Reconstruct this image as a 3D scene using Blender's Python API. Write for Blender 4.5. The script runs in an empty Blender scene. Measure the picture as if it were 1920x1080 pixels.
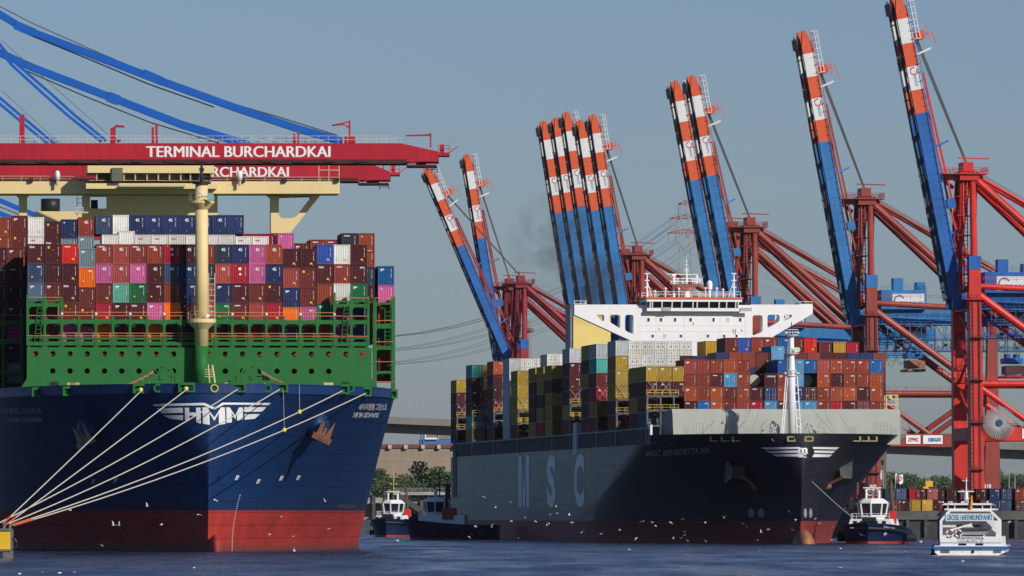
import bpy, bmesh, math, random
from mathutils import Vector, Matrix
from mathutils.bvhtree import BVHTree
from mathutils.geometry import tessellate_polygon
R = math.radians
random.seed(7)
SC = bpy.context.scene
COL = SC.collection

# ------------------------------------------------------------ camera, sky, sun, exposure
FP, HX, HY, CZ = 15000.0, 960.0, 967.0, 5.2     # focal length (in 1920-px pixels), optical centre, horizon row, eye height
cam = bpy.data.cameras.new('camera'); camo = bpy.data.objects.new('camera', cam); COL.objects.link(camo)
cam.sensor_width = 36; cam.lens = 36*FP/1920; cam.shift_y = (HY-540)/1920
cam.clip_start = 5; cam.clip_end = 60000
camo.location = (0, 0, CZ); camo.rotation_euler = (R(90), 0, 0)
SC.camera = camo

SUN_EL, SUN_AZ = 28.0, 42.0      # elevation; angle to the right of straight behind the camera
world = bpy.data.worlds.new('World'); SC.world = world; world.use_nodes = True
wn = world.node_tree; bg = wn.nodes['Background']
sky = wn.nodes.new('ShaderNodeTexSky'); sky.sky_type = 'NISHITA'; sky.sun_disc = False
sky.sun_elevation = R(SUN_EL); sky.sun_rotation = R(180-SUN_AZ)
sky.altitude = 0; sky.air_density = 1.0; sky.dust_density = 0.5; sky.ozone_density = 3.0
gm = wn.nodes.new('ShaderNodeMix'); gm.data_type = 'RGBA'; gm.blend_type = 'MULTIPLY'
gm.inputs[0].default_value = 1; gm.inputs[7].default_value = (0.59, 0.675, 0.93, 1)
wn.links.new(sky.outputs[0], gm.inputs[6]); wn.links.new(gm.outputs[2], bg.inputs[0])
bg.inputs[1].default_value = 0.075
sl = bpy.data.lights.new('sun', 'SUN'); slo = bpy.data.objects.new('sun', sl); COL.objects.link(slo)
sl.energy = 4.1; sl.angle = R(0.5); sl.color = (1.0, 0.94, 0.86)
sd = Vector((math.sin(R(SUN_AZ))*math.cos(R(SUN_EL)), -math.cos(R(SUN_AZ))*math.cos(R(SUN_EL)), math.sin(R(SUN_EL))))
slo.rotation_euler = (-sd).to_track_quat('-Z', 'Y').to_euler(); slo.location = (300, -200, 400)
vs = SC.view_settings; vs.view_transform = 'Standard'; vs.look = 'None'; vs.exposure = 0; vs.gamma = 1
vs.use_curve_mapping = False
SC.cycles.max_bounces = 6; SC.cycles.diffuse_bounces = 2; SC.cycles.glossy_bounces = 2
SC.cycles.volume_bounces = 0; SC.cycles.transparent_max_bounces = 6

# ------------------------------------------------------------ helpers
def P(px, py, Z):
    return Vector(((px-HX)/FP*Z, Z, CZ+(HY-py)/FP*Z))

def srgb(r, g, b):
    f = lambda c: (c/255/12.92) if c/255 <= .04045 else ((c/255+.055)/1.055)**2.4
    return (f(r), f(g), f(b))

_mats = {}
def mat(name, col, rough=.55, metal=0, var=.12, scale=.6, streak=0, rust=None, bump=0, spec=.4, rnd=.0, coat=0):
    if name in _mats: return _mats[name]
    m = bpy.data.materials.new(name); m.use_nodes = True; _mats[name] = m
    n, l = m.node_tree.nodes, m.node_tree.links
    b = n['Principled BSDF']; b.inputs['Roughness'].default_value = rough; b.inputs['Metallic'].default_value = metal
    b.inputs['Specular IOR Level'].default_value = spec
    if coat: b.inputs['Coat Weight'].default_value = coat
    tc = n.new('ShaderNodeTexCoord')
    nz = n.new('ShaderNodeTexNoise'); nz.inputs['Scale'].default_value = scale; nz.inputs['Detail'].default_value = 6
    l.new(tc.outputs['Object'], nz.inputs['Vector'])
    mr = n.new('ShaderNodeMapRange'); mr.inputs[1].default_value = .3; mr.inputs[2].default_value = .7
    mr.inputs[3].default_value = 1-var; mr.inputs[4].default_value = 1+var
    l.new(nz.outputs['Fac'], mr.inputs[0])
    val = mr.outputs[0]
    if rnd:
        oi = n.new('ShaderNodeObjectInfo'); m2 = n.new('ShaderNodeMapRange')
        m2.inputs[3].default_value = 1-rnd; m2.inputs[4].default_value = 1+rnd
        l.new(oi.outputs['Random'], m2.inputs[0])
        mm = n.new('ShaderNodeMath'); mm.operation = 'MULTIPLY'; l.new(val, mm.inputs[0]); l.new(m2.outputs[0], mm.inputs[1]); val = mm.outputs[0]
    vm = n.new('ShaderNodeVectorMath'); vm.operation = 'SCALE'; vm.inputs[0].default_value = col
    l.new(val, vm.inputs['Scale']); out = vm.outputs[0]
    if streak:
        mp = n.new('ShaderNodeMapping'); mp.inputs['Scale'].default_value = (1.6, 1.6, .12)
        l.new(tc.outputs['Object'], mp.inputs[0])
        n2 = n.new('ShaderNodeTexNoise'); n2.inputs['Scale'].default_value = 1.1; n2.inputs['Detail'].default_value = 8; n2.inputs['Roughness'].default_value = .7
        l.new(mp.outputs[0], n2.inputs['Vector'])
        r2 = n.new('ShaderNodeMapRange'); r2.inputs[1].default_value = .52; r2.inputs[2].default_value = .75; r2.inputs[3].default_value = 0; r2.inputs[4].default_value = streak
        l.new(n2.outputs['Fac'], r2.inputs[0])
        mx = n.new('ShaderNodeMix'); mx.data_type = 'RGBA'
        l.new(r2.outputs[0], mx.inputs[0]); l.new(out, mx.inputs[6]); mx.inputs[7].default_value = (*(rust or (.12, .05, .025)), 1)
        out = mx.outputs[2]
    l.new(out, b.inputs['Base Color'])
    if bump:
        bp = n.new('ShaderNodeBump'); bp.inputs['Strength'].default_value = bump; bp.inputs['Distance'].default_value = .05
        l.new(nz.outputs['Fac'], bp.inputs['Height']); l.new(bp.outputs[0], b.inputs['Normal'])
    return m

def plates(m, w=9.0, h=2.4, dark=.62, blot=.25, grime=None, gcol=(.03, .03, .025)):
    """plate seams, blotches and a grimy band on a hull paint"""
    n, l = m.node_tree.nodes, m.node_tree.links; b = n['Principled BSDF']; src = b.inputs['Base Color'].links[0].from_socket
    tc = n.new('ShaderNodeTexCoord'); sx = n.new('ShaderNodeSeparateXYZ'); l.new(tc.outputs['Object'], sx.inputs[0])
    ab = n.new('ShaderNodeMath'); ab.operation = 'ABSOLUTE'; l.new(sx.outputs[0], ab.inputs[0]); ad = n.new('ShaderNodeMath'); l.new(ab.outputs[0], ad.inputs[0]); l.new(sx.outputs[1], ad.inputs[1])
    cx = n.new('ShaderNodeCombineXYZ'); l.new(ad.outputs[0], cx.inputs[0]); l.new(sx.outputs[2], cx.inputs[1])
    bk = n.new('ShaderNodeTexBrick'); bk.inputs['Scale'].default_value = 1; bk.inputs['Brick Width'].default_value = w; bk.inputs['Row Height'].default_value = h; bk.inputs['Mortar Size'].default_value = .08
    bk.inputs['Color1'].default_value = (1, 1, 1, 1); bk.inputs['Color2'].default_value = (.93, .93, .93, 1); bk.inputs['Mortar'].default_value = (dark, dark, dark, 1); l.new(cx.outputs[0], bk.inputs[0])
    nz = n.new('ShaderNodeTexNoise'); nz.inputs['Scale'].default_value = .09; nz.inputs['Detail'].default_value = 9; nz.inputs['Roughness'].default_value = .65; l.new(tc.outputs['Object'], nz.inputs[0])
    mr = n.new('ShaderNodeMapRange'); mr.inputs[1].default_value = .35; mr.inputs[2].default_value = .65; mr.inputs[3].default_value = 1-blot; mr.inputs[4].default_value = 1+blot; l.new(nz.outputs['Fac'], mr.inputs[0])
    m1 = n.new('ShaderNodeMix'); m1.data_type = 'RGBA'; m1.blend_type = 'MULTIPLY'; m1.inputs[0].default_value = 1; l.new(src, m1.inputs[6]); l.new(bk.outputs['Color'], m1.inputs[7])
    v = n.new('ShaderNodeVectorMath'); v.operation = 'SCALE'; l.new(m1.outputs[2], v.inputs[0]); l.new(mr.outputs[0], v.inputs['Scale']); out = v.outputs[0]
    mp = n.new('ShaderNodeMapping'); mp.inputs['Scale'].default_value = (.9, .9, .05); l.new(tc.outputs['Object'], mp.inputs[0])
    n2 = n.new('ShaderNodeTexNoise'); n2.inputs['Scale'].default_value = 1.3; n2.inputs['Detail'].default_value = 7; n2.inputs['Roughness'].default_value = .75; l.new(mp.outputs[0], n2.inputs[0])
    r3 = n.new('ShaderNodeMapRange'); r3.inputs[1].default_value = .35; r3.inputs[2].default_value = .7; r3.inputs[3].default_value = 1.12; r3.inputs[4].default_value = .80; l.new(n2.outputs['Fac'], r3.inputs[0])
    v2 = n.new('ShaderNodeVectorMath'); v2.operation = 'SCALE'; l.new(out, v2.inputs[0]); l.new(r3.outputs[0], v2.inputs['Scale']); out = v2.outputs[0]
    if grime:
        r2 = n.new('ShaderNodeMapRange'); r2.inputs[1].default_value = grime[0]; r2.inputs[2].default_value = grime[1]; r2.inputs[3].default_value = grime[2]; r2.inputs[4].default_value = 0; l.new(sx.outputs[2], r2.inputs[0])
        mu = n.new('ShaderNodeMath'); mu.operation = 'MULTIPLY'; mu.use_clamp = True; l.new(r2.outputs[0], mu.inputs[0]); m3 = n.new('ShaderNodeMath'); m3.operation = 'MULTIPLY'; m3.inputs[1].default_value = 1.8; l.new(n2.outputs['Fac'], m3.inputs[0]); l.new(m3.outputs[0], mu.inputs[1])
        mx = n.new('ShaderNodeMix'); mx.data_type = 'RGBA'; l.new(mu.outputs[0], mx.inputs[0]); l.new(out, mx.inputs[6]); mx.inputs[7].default_value = (*gcol, 1); out = mx.outputs[2]
    l.new(out, b.inputs['Base Color'])
    bp = n.new('ShaderNodeBump'); bp.inputs['Strength'].default_value = .35; bp.inputs['Distance'].default_value = .05; l.new(bk.outputs['Color'], bp.inputs['Height']); l.new(bp.outputs[0], b.inputs['Normal'])
    return m

class MB:
    def __init__(s): s.v = []; s.f = []; s.m = []; s.k = 0
    def add(s, vs, fs):
        o = len(s.v); s.v += [tuple(v) for v in vs]; s.f += [tuple(i+o for i in f) for f in fs]; s.m += [s.k]*len(fs); return s
    def box(s, x0, x1, y0, y1, z0, z1):
        return s.add([(x0,y0,z0),(x1,y0,z0),(x1,y1,z0),(x0,y1,z0),(x0,y0,z1),(x1,y0,z1),(x1,y1,z1),(x0,y1,z1)],
                     [(0,3,2,1),(4,5,6,7),(0,1,5,4),(1,2,6,5),(2,3,7,6),(3,0,4,7)])
    def beam(s, p, q, w, h=None, w2=None, h2=None, up=(0,0,1)):
        h = h or w; w2 = w2 or w; h2 = h2 or h
        p, q = Vector(p), Vector(q); d = (q-p).normalized(); u = Vector(up)
        if abs(d.dot(u)) > .98: u = Vector((0,1,0))
        a = d.cross(u).normalized(); b = a.cross(d)
        vs = [p-a*w/2-b*h/2, p+a*w/2-b*h/2, p+a*w/2+b*h/2, p-a*w/2+b*h/2, q-a*w2/2-b*h2/2, q+a*w2/2-b*h2/2, q+a*w2/2+b*h2/2, q-a*w2/2+b*h2/2]
        return s.add(vs, [(0,1,2,3),(7,6,5,4),(0,4,5,1),(1,5,6,2),(2,6,7,3),(3,7,4,0)])
    def tube(s, p, q, r, r2=None, n=8):
        r2 = r if r2 is None else r2
        p, q = Vector(p), Vector(q); d = (q-p).normalized(); u = Vector((0,0,1)) if abs(d.z) < .95 else Vector((0,1,0))
        a = d.cross(u).normalized(); b = a.cross(d)
        vs = [p+(a*math.cos(t)+b*math.sin(t))*r for t in [2*math.pi*i/n for i in range(n)]] + [q+(a*math.cos(t)+b*math.sin(t))*r2 for t in [2*math.pi*i/n for i in range(n)]]
        fs = [(i, n+i, n+(i+1)%n, (i+1)%n) for i in range(n)] + [tuple(range(n)), tuple(reversed(range(n, 2*n)))]
        return s.add(vs, fs)
    def path(s, pts, r, n=5):
        for a, b in zip(pts, pts[1:]): s.tube(a, b, r, n=n)
        return s
    def prism(s, loops, y0, y1):
        """loops: outer + holes of (x,z); solid between y0 (front) and y1"""
        flat = [p for lp in loops for p in lp]; N = len(flat)
        tri = tessellate_polygon([[Vector((x, z, 0)) for x, z in lp] for lp in loops])
        vs = [(x, y0, z) for x, z in flat] + [(x, y1, z) for x, z in flat]
        fs = []
        for t in tri:
            a, b, c = [Vector((flat[i][0], flat[i][1])) for i in t]
            cr = (b.x-a.x)*(c.y-a.y)-(b.y-a.y)*(c.x-a.x)
            if abs(cr) < 1e-9: continue
            t = tuple(t) if cr > 0 else tuple(reversed(t))
            fs.append(t); fs.append(tuple(i+N for i in reversed(t)))
        o = 0
        for j, lp in enumerate(loops):
            n = len(lp); ar = sum(lp[i][0]*lp[(i+1)%n][1]-lp[(i+1)%n][0]*lp[i][1] for i in range(n))
            ccw = (ar > 0) == (j == 0)
            for i in range(n):
                a, b = o+i, o+(i+1)%n
                fs.append((b, a, a+N, b+N) if ccw else (a, b, b+N, a+N))
            o += n
        return s.add(vs, fs)
    def lathe(s, prof, n=16, c=(0,0,0), sx=1, sy=1):
        vs = [(c[0]+r*math.cos(2*math.pi*i/n)*sx, c[1]+r*math.sin(2*math.pi*i/n)*sy, c[2]+z) for r, z in prof for i in range(n)]
        fs = [(j*n+i, j*n+(i+1)%n, (j+1)*n+(i+1)%n, (j+1)*n+i) for j in range(len(prof)-1) for i in range(n)]
        fs += [tuple(reversed(range(n))), tuple(range((len(prof)-1)*n, len(prof)*n))]
        return s.add(vs, fs)
    def ball(s, c, rx, ry=None, rz=None, n=12, m=8):
        ry = ry or rx; rz = rz or rx
        pr = [(max(.001, math.sin(math.pi*j/m)), -math.cos(math.pi*j/m)) for j in range(m+1)]
        vs = [(c[0]+r*math.cos(2*math.pi*i/n)*rx, c[1]+r*math.sin(2*math.pi*i/n)*ry, c[2]+z*rz) for r, z in pr for i in range(n)]
        return s.add(vs, [(j*n+i, j*n+(i+1)%n, (j+1)*n+(i+1)%n, (j+1)*n+i) for j in range(m) for i in range(n)])
    def rail(s, pts, h=1.1, sp=2.0, r=.04):
        """hand rail along pts: posts and two bars"""
        for a, b in zip(pts, pts[1:]):
            a, b = Vector(a), Vector(b); L = (b-a).length; n = max(1, int(L/sp))
            for i in range(n+1):
                p = a.lerp(b, i/n); s.beam(p, p+Vector((0,0,h)), r*1.6)
            for k in (1, .5): s.beam(a+Vector((0,0,h*k)), b+Vector((0,0,h*k)), r*1.6)
        return s
    def ladder(s, p, q, w=.6, sp=.8, r=.05, side=(1,0,0)):
        p, q, d = Vector(p), Vector(q), Vector(side)*w/2
        s.beam(p-d, q-d, r*2); s.beam(p+d, q+d, r*2)
        n = int((q-p).length/sp)
        for i in range(1, n): c = p.lerp(q, i/n); s.beam(c-d, c+d, r*1.5)
        return s
    def mesh(s, name, mats, smooth=False):
        me = bpy.data.meshes.new(name); me.from_pydata(s.v, [], s.f)
        for mt in (mats if isinstance(mats, (list, tuple)) else [mats]): me.materials.append(mt)
        me.polygons.foreach_set('material_index', s.m)
        if smooth: me.polygons.foreach_set('use_smooth', [True]*len(me.polygons))
        me.update(); return me
    def build(s, name, mats, parent=None, smooth=False, mw=None):
        return link(name, s.mesh(name, mats, smooth), parent, mw)

def link(name, me, parent=None, mw=None):
    o = bpy.data.objects.new(name, me); COL.objects.link(o)
    if parent: o.parent = parent
    if mw is not None: o.matrix_basis = mw
    return o
def link_mat(name, me, m, parent=None, mw=None):
    o = link(name, me, parent, mw)
    o.material_slots[0].link = 'OBJECT'; o.material_slots[0].material = m
    return o
def tag(o, label, cat, group=None):
    o['label'] = label; o['category'] = cat
    if group: o['group'] = group
    return o
def thing(name, label, cat, mw=None, group=None):
    o = bpy.data.objects.new(name, None); COL.objects.link(o)
    if mw is not None: o.matrix_basis = mw
    return tag(o, label, cat, group)
def kind(o, k): o['kind'] = k; return o
_n = ['first','second','third','fourth','fifth','sixth','seventh','eighth','ninth','tenth','eleventh','twelfth','thirteenth','fourteenth','fifteenth','sixteenth','seventeenth','eighteenth','nineteenth','twentieth','twenty-first','twenty-second','twenty-third','twenty-fourth']

def text2d(s, bold=.0):
    """glyph mesh data scaled into 0..1 x 0..1"""
    c = bpy.data.curves.new('t', 'FONT'); c.body = s; c.offset = bold; c.resolution_u = 3
    o = bpy.data.objects.new('t', c); COL.objects.link(o)
    dg = bpy.context.evaluated_depsgraph_get(); me = bpy.data.meshes.new_from_object(o.evaluated_get(dg))
    xs = [v.co.x for v in me.vertices]; ys = [v.co.y for v in me.vertices]
    x0, x1, y0, y1 = min(xs), max(xs), min(ys), max(ys)
    vs = [((v.co.x-x0)/(x1-x0), (v.co.y-y0)/(y1-y0)) for v in me.vertices]; fs = [tuple(p.vertices) for p in me.polygons]
    bpy.data.objects.remove(o); bpy.data.curves.remove(c); bpy.data.meshes.remove(me)
    return vs, fs
def flat_text(name, s, x0, x1, z0, z1, y, m, parent=None, bold=.0, mw=None, mb=None, shear=0):
    vs, fs = text2d(s, 0); b = mb or MB(); d = bold*(z1-z0)*1.6      # bolder strokes: the glyphs laid three times, a little apart
    for k, dx in enumerate((0, -d, d) if bold else (0,)): b.add([(x0+(x1-x0)*u+dx, y-.004*k, z0+(z1-z0)*v) for u, v in vs], fs)
    return b if mb else b.build(name, m, parent, mw=mw)

class Frame:
    """a ship's or a crane's own frame: origin, heading; local +Y runs away from the camera"""
    def __init__(s, ox, oy, slope, oz=0):
        s.M = Matrix.Translation((ox, oy, oz)) @ Matrix.Rotation(math.atan(-slope), 4, 'Z'); s.I = s.M.inverted()
    def pl(s, px, py, yl):
        """the point of the local plane y = yl that shows at px,py: its local (x, z)"""
        o = s.I @ Vector((0, 0, CZ)); d = (s.I @ P(px, py, 1000)) - o
        t = (yl-o.y)/d.y; q = o+d*t
        return q.x, q.z
    def yside(s, px, xl, py=HY):
        o = s.I @ Vector((0, 0, CZ)); d = (s.I @ P(px, py, 1000)) - o
        t = (xl-o.x)/d.x; q = o+d*t
        return q.y, q.z
    def cast(s, px, py, bvh):
        o = s.I @ Vector((0, 0, CZ)); d = ((s.I @ P(px, py, 1000)) - o).normalized()
        return bvh.ray_cast(o, d)[0]

def hull_mesh(B, L, zs, prof, t_n=28):
    """grid hull: prof(z) -> (stem y, entrance length, exponent a, exponent b, breadth factor); returns rows of half-breadth points"""
    rows = []
    for z in zs:
        y0, E, a, b, k = prof(z); row = []
        for i in range(t_n+1):
            u = (i/t_n)**2.2
            row.append((B*k*(1-(1-u)**a)**b if u < 1 else B*k, y0+E*u, z))
        for yy in (.45, .6, .75, .88, 1.0):
            y = max(row[-1][1]+1, L*yy); row.append((B*k, y, z))
        rows.append(row)
    return rows
def hull_obj(name, rows, m, parent, close_top=False):
    b = MB(); n = len(rows[0])
    for sgn in (1, -1):
        vs = [(sgn*x, y, z) for row in rows for x, y, z in row]
        fs = []
        for j in range(len(rows)-1):
            for i in range(n-1):
                q = (j*n+i, j*n+i+1, (j+1)*n+i+1, (j+1)*n+i)
                fs.append(q if sgn > 0 else tuple(reversed(q)))
        b.add(vs, fs)
    for a, c in zip(rows, rows[1:]):           # transom
        b.add([(-a[-1][0], a[-1][1], a[-1][2]), (a[-1][0], a[-1][1], a[-1][2]), (c[-1][0], c[-1][1], c[-1][2]), (-c[-1][0], c[-1][1], c[-1][2])], [(3, 2, 1, 0)])
    o = b.build(name, m, parent, smooth=True)
    bm = bmesh.new(); bm.from_mesh(o.data); bmesh.ops.remove_doubles(bm, verts=bm.verts, dist=.001); bm.to_mesh(o.data); bm.free()
    return o
def bvh_of(*objs):
    vs, fs = [], []
    for o in objs:
        k = len(vs); vs += [v.co.copy() for v in o.data.vertices]; fs += [tuple(i+k for i in p.vertices) for p in o.data.polygons]
    return BVHTree.FromPolygons(vs, fs)
def decal(name, vs, fs, quad, axis, fr, bvh, m, parent, yref=0, cuts=24, vcuts=4, off=.05, shear=0):
    """lay a flat 0..1 drawing on the hull: quad = its corners bl, br, tr, tl as pixels of the photograph"""
    C = [fr.cast(px, py, bvh) for px, py in quad]
    if any(c is None for c in C): print('decal miss', name, C); return None
    bm = bmesh.new(); vv = [bm.verts.new((u+shear*v, v, 0)) for u, v in vs]
    for f in fs:
        try: bm.faces.new([vv[i] for i in f])
        except ValueError: pass
    for i in range(1, cuts): bmesh.ops.bisect_plane(bm, geom=bm.verts[:]+bm.edges[:]+bm.faces[:], plane_co=(i/cuts, 0, 0), plane_no=(1, 0, 0), dist=1e-5)
    for i in range(1, vcuts): bmesh.ops.bisect_plane(bm, geom=bm.verts[:]+bm.edges[:]+bm.faces[:], plane_co=(0, i/vcuts, 0), plane_no=(0, 1, 0), dist=1e-5)
    bad = []
    for v in bm.verts:
        u, w = v.co.x, v.co.y
        p = C[0]*(1-u)*(1-w)+C[1]*u*(1-w)+C[2]*u*w+C[3]*(1-u)*w
        if axis == 'Y': o = Vector((p.x, -60, p.z)); d = Vector((0, 1, 0))
        else: o = Vector((-90, p.y, p.z)); d = Vector((1, 0, 0))
        h, nn, _, _ = bvh.ray_cast(o, d)
        if h is None: bad.append(v); continue
        v.co = h-d*off
    bmesh.ops.delete(bm, geom=bad, context='VERTS')
    me = bpy.data.meshes.new(name); bm.to_mesh(me); bm.free(); me.materials.append(m)
    return link(name, me, parent)
def circle(cx, cz, r, n=12, r2=None): return [(cx+r*math.cos(2*math.pi*i/n), cz+(r2 or r)*math.sin(2*math.pi*i/n)) for i in range(n)]
def rrect(x0, x1, z0, z1, r=.4):
    o = []
    for cx, cz, a in ((x1-r, z1-r, 0), (x0+r, z1-r, 90), (x0+r, z0+r, 180), (x1-r, z0+r, 270)):
        o += [(cx+r*math.cos(R(a+t)), cz+r*math.sin(R(a+t))) for t in (0, 30, 60, 90)]
    return o
def roundpoly(pts, r=.6, n=3):
    """polygon with its corners rounded off"""
    o = []
    for i, p in enumerate(pts):
        p = Vector(p); a = (Vector(pts[i-1])-p); b = (Vector(pts[(i+1) % len(pts)])-p)
        k = min(r, a.length*.45, b.length*.45); a.normalize(); b.normalize(); s, e = p+a*k, p+b*k
        for t in range(n+1):
            t /= n; q = s*(1-t)**2+p*2*t*(1-t)+e*t*t; o.append((q.x, q.y))
    return o
# ------------------------------------------------------------ sky is the world; water and land
def water_mat():
    m = bpy.data.materials.new('river_water'); m.use_nodes = True; n, l = m.node_tree.nodes, m.node_tree.links
    b = n['Principled BSDF']; b.inputs['Base Color'].default_value = (.014, .026, .055, 1); b.inputs['Roughness'].default_value = .22
    b.inputs['IOR'].default_value = 1.333
    tc = n.new('ShaderNodeTexCoord'); hs = []
    for sx, sy, sc, det in ((1, .13, .16, 5), (1, .3, .7, 4), (1, .6, 2.4, 3)):
        mp = n.new('ShaderNodeMapping'); mp.inputs['Scale'].default_value = (sx, sy, 1); mp.inputs['Rotation'].default_value = (0, 0, .25)
        l.new(tc.outputs['Object'], mp.inputs[0]); nz = n.new('ShaderNodeTexNoise'); nz.inputs['Scale'].default_value = sc; nz.inputs['Detail'].default_value = det
        nz.inputs['Distortion'].default_value = .6; l.new(mp.outputs[0], nz.inputs[0]); hs.append(nz.outputs['Fac'])
    nrm = None
    for h, st, di in zip(hs, (1, 1, 1), (2.6, .55, .14)):
        bp = n.new('ShaderNodeBump'); bp.inputs['Strength'].default_value = st; bp.inputs['Distance'].default_value = di
        l.new(h, bp.inputs['Height'])
        if nrm: l.new(nrm, bp.inputs['Normal'])
        nrm = bp.outputs[0]
    l.new(nrm, b.inputs['Normal'])
    # cat's-paws: long patches of rougher and smoother water; wave glint put into specular and colour streaks
    def patch(rx, ry, det, lo, hi, a, c):
        mp = n.new('ShaderNodeMapping'); mp.inputs['Scale'].default_value = (rx, ry, 1); l.new(tc.outputs['Object'], mp.inputs[0])
        nz = n.new('ShaderNodeTexNoise'); nz.inputs['Scale'].default_value = 1; nz.inputs['Detail'].default_value = det; nz.inputs['Roughness'].default_value = .65; l.new(mp.outputs[0], nz.inputs[0])
        mr = n.new('ShaderNodeMapRange'); mr.inputs[1].default_value = lo; mr.inputs[2].default_value = hi; mr.inputs[3].default_value = a; mr.inputs[4].default_value = c; l.new(nz.outputs['Fac'], mr.inputs[0]); return mr.outputs[0]
    l.new(patch(.35, .022, 5, .35, .65, .12, .95), b.inputs['Specular IOR Level'])
    l.new(patch(.08, .010, 4, .35, .65, .12, .42), b.inputs['Roughness'])
    vm = n.new('ShaderNodeVectorMath'); vm.operation = 'SCALE'; vm.inputs[0].default_value = (.020, .034, .072); l.new(patch(.5, .035, 6, .3, .7, .35, 1.6), vm.inputs['Scale']); l.new(vm.outputs[0], b.inputs['Base Color'])
    return m
kind(MB().add([(-900, -60, 0), (1400, -60, 0), (1400, 4900, 0), (-900, 4900, 0)], [(0, 1, 2, 3)]).build('water', water_mat()), 'structure')

# ------------------------------------------------------------ paints
CC = {'maroon': (82,34,40), 'brown red': (110,48,44), 'brick red': (142,62,50), 'rust orange': (170,80,50), 'rust': (142,66,44), 'salmon red': (168,76,70), 'crimson': (165,32,52),
      'bright red': (215,42,40), 'orange': (238,112,32), 'pink': (198,96,150), 'magenta': (190,62,130), 'navy': (40,54,98), 'slate blue': (62,76,104),
      'dark slate': (50,60,76), 'light slate': (86,106,128), 'grey': (120,138,145), 'mint green': (92,160,140), 'green': (34,104,62), 'white': (222,220,212), 'mid blue': (52,86,170), 'blue': (34,96,160),
      'light blue': (84,150,190), 'yellow': (205,160,52), 'olive yellow': (170,140,50), 'teal': (80,170,155), 'dark brown': (70,34,36), 'shade-grey white': (190,196,194), 'charcoal': (48,50,62)}  # grey-tinged white and duller yellow have the stacks' side shade in their colour
def cmat(c): return mat('container_'+c.replace(' ', '_'), tuple(x*.92 for x in srgb(*CC[c])), rough=.62, var=.17, scale=.45, streak=.42 if c not in ('white','shade-grey white') else .14, rust=(.09, .045, .03), rnd=.16, spec=.25)
M_white = mat('white_print', (.78, .78, .76), var=.03); M_yellowp = mat('yellow_sticker', (.75, .45, .05), var=.05)
M_steel = mat('galvanised_steel', (.30, .31, .32), var=.1); M_black = mat('black_paint', (.012, .013, .016), rough=.5)
M_rope = mat('mooring_rope', (.62, .58, .48), rough=.9, var=.08, scale=4); M_glass = mat('dark_window_glass', (.012, .016, .02), rough=.12, spec=.6, var=.02)
M_rustm = mat('rusty_iron', (.20, .085, .045), rough=.85, var=.35, scale=2.5); M_red45 = mat('red_print', (.5, .03, .04), var=.05)

def corr_wall(b, n, p0, du, dn, z0, z1, dep):
    """corrugated sheet: n ribs along du from p0, pressed inward along dn"""
    p0, du, dn = Vector(p0), Vector(du), Vector(dn); pts = []
    for i in range(n):
        for t, k in ((0, 0), (.30, 0), (.45, 1), (.85, 1)): pts.append(p0+du*((i+t)/n)+dn*dep*k)
    pts.append(p0+du)
    vs = [(p.x, p.y, z0) for p in pts]+[(p.x, p.y, z1) for p in pts]; N = len(pts)
    b.add(vs, [(i, i+1, N+i+1, N+i) for i in range(N-1)])
_cm = {}
W2 = 1.219
def cont_meshes(h):
    if h in _cm: return _cm[h]
    L = 12.19; f = MB()
    for sx in (-1, 1):
        for y0 in (0, L-.16): f.box(min(sx*W2, sx*(W2-.15)), max(sx*W2, sx*(W2-.15)), y0, y0+.16, 0, h)
        for z0, z1 in ((0.002, .16), (h-.10, h-.002)): f.box(min(sx*(W2-.003), sx*(W2-.09)), max(sx*(W2-.003), sx*(W2-.09)), .16, L-.16, z0, z1)
    for y0 in (.003, L-.12):
        f.box(-W2+.15, W2-.15, y0, y0+.117, .01, .15); f.box(-W2+.15, W2-.15, y0, y0+.117, h-.13, h-.01)
    f.box(-W2+.09, W2-.09, .12, L-.12, h-.07, h-.03); f.box(-W2+.09, W2-.09, .12, L-.12, .05, .09)
    f.box(-W2+.15, W2-.15, L-.08, L-.05, .15, h-.13)
    e = MB(); corr_wall(e, 8, (-W2+.15, .035, 0), (2*W2-.3, 0, 0), (0, 1, 0), .15, h-.13, .07)
    s = MB()
    corr_wall(s, 34, (-W2+.02, L-.16, 0), (0, -(L-.32), 0), (1, 0, 0), .16, h-.10, .05)
    s2 = MB(); corr_wall(s2, 34, (W2-.02, .16, 0), (0, L-.32, 0), (-1, 0, 0), .16, h-.10, .05)
    d = MB(); d.box(-W2+.16, -.01, .03, .07, .16, h-.14)
    for z in (.5, 1.2, 1.9): d.box(-W2+.10, -W2+.30, .012, .05, z, z+.1)
    k = MB()
    for x in (-.32, -.82):
        k.tube((x, .005, .1), (x, .005, h-.08), .028, n=6)
        for z in (.35, h-.5): k.box(x-.07, x+.07, -.01, .03, z, z+.09)
        k.box(x-.25, x+.02, -.005, .02, 1.05, 1.11)
    ns = lambda mb, nm: mb.mesh(nm, None)
    ms = {}
    for nm, mb in (('shipping_container', f), ('end_panel', e), ('side_panel', s), ('side_panel_b', s2), ('door_leaf', d), ('lock_rod', k)): ms[nm] = ns(mb, nm)
    _cm[h] = ms; return ms
_mk = {}
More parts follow.
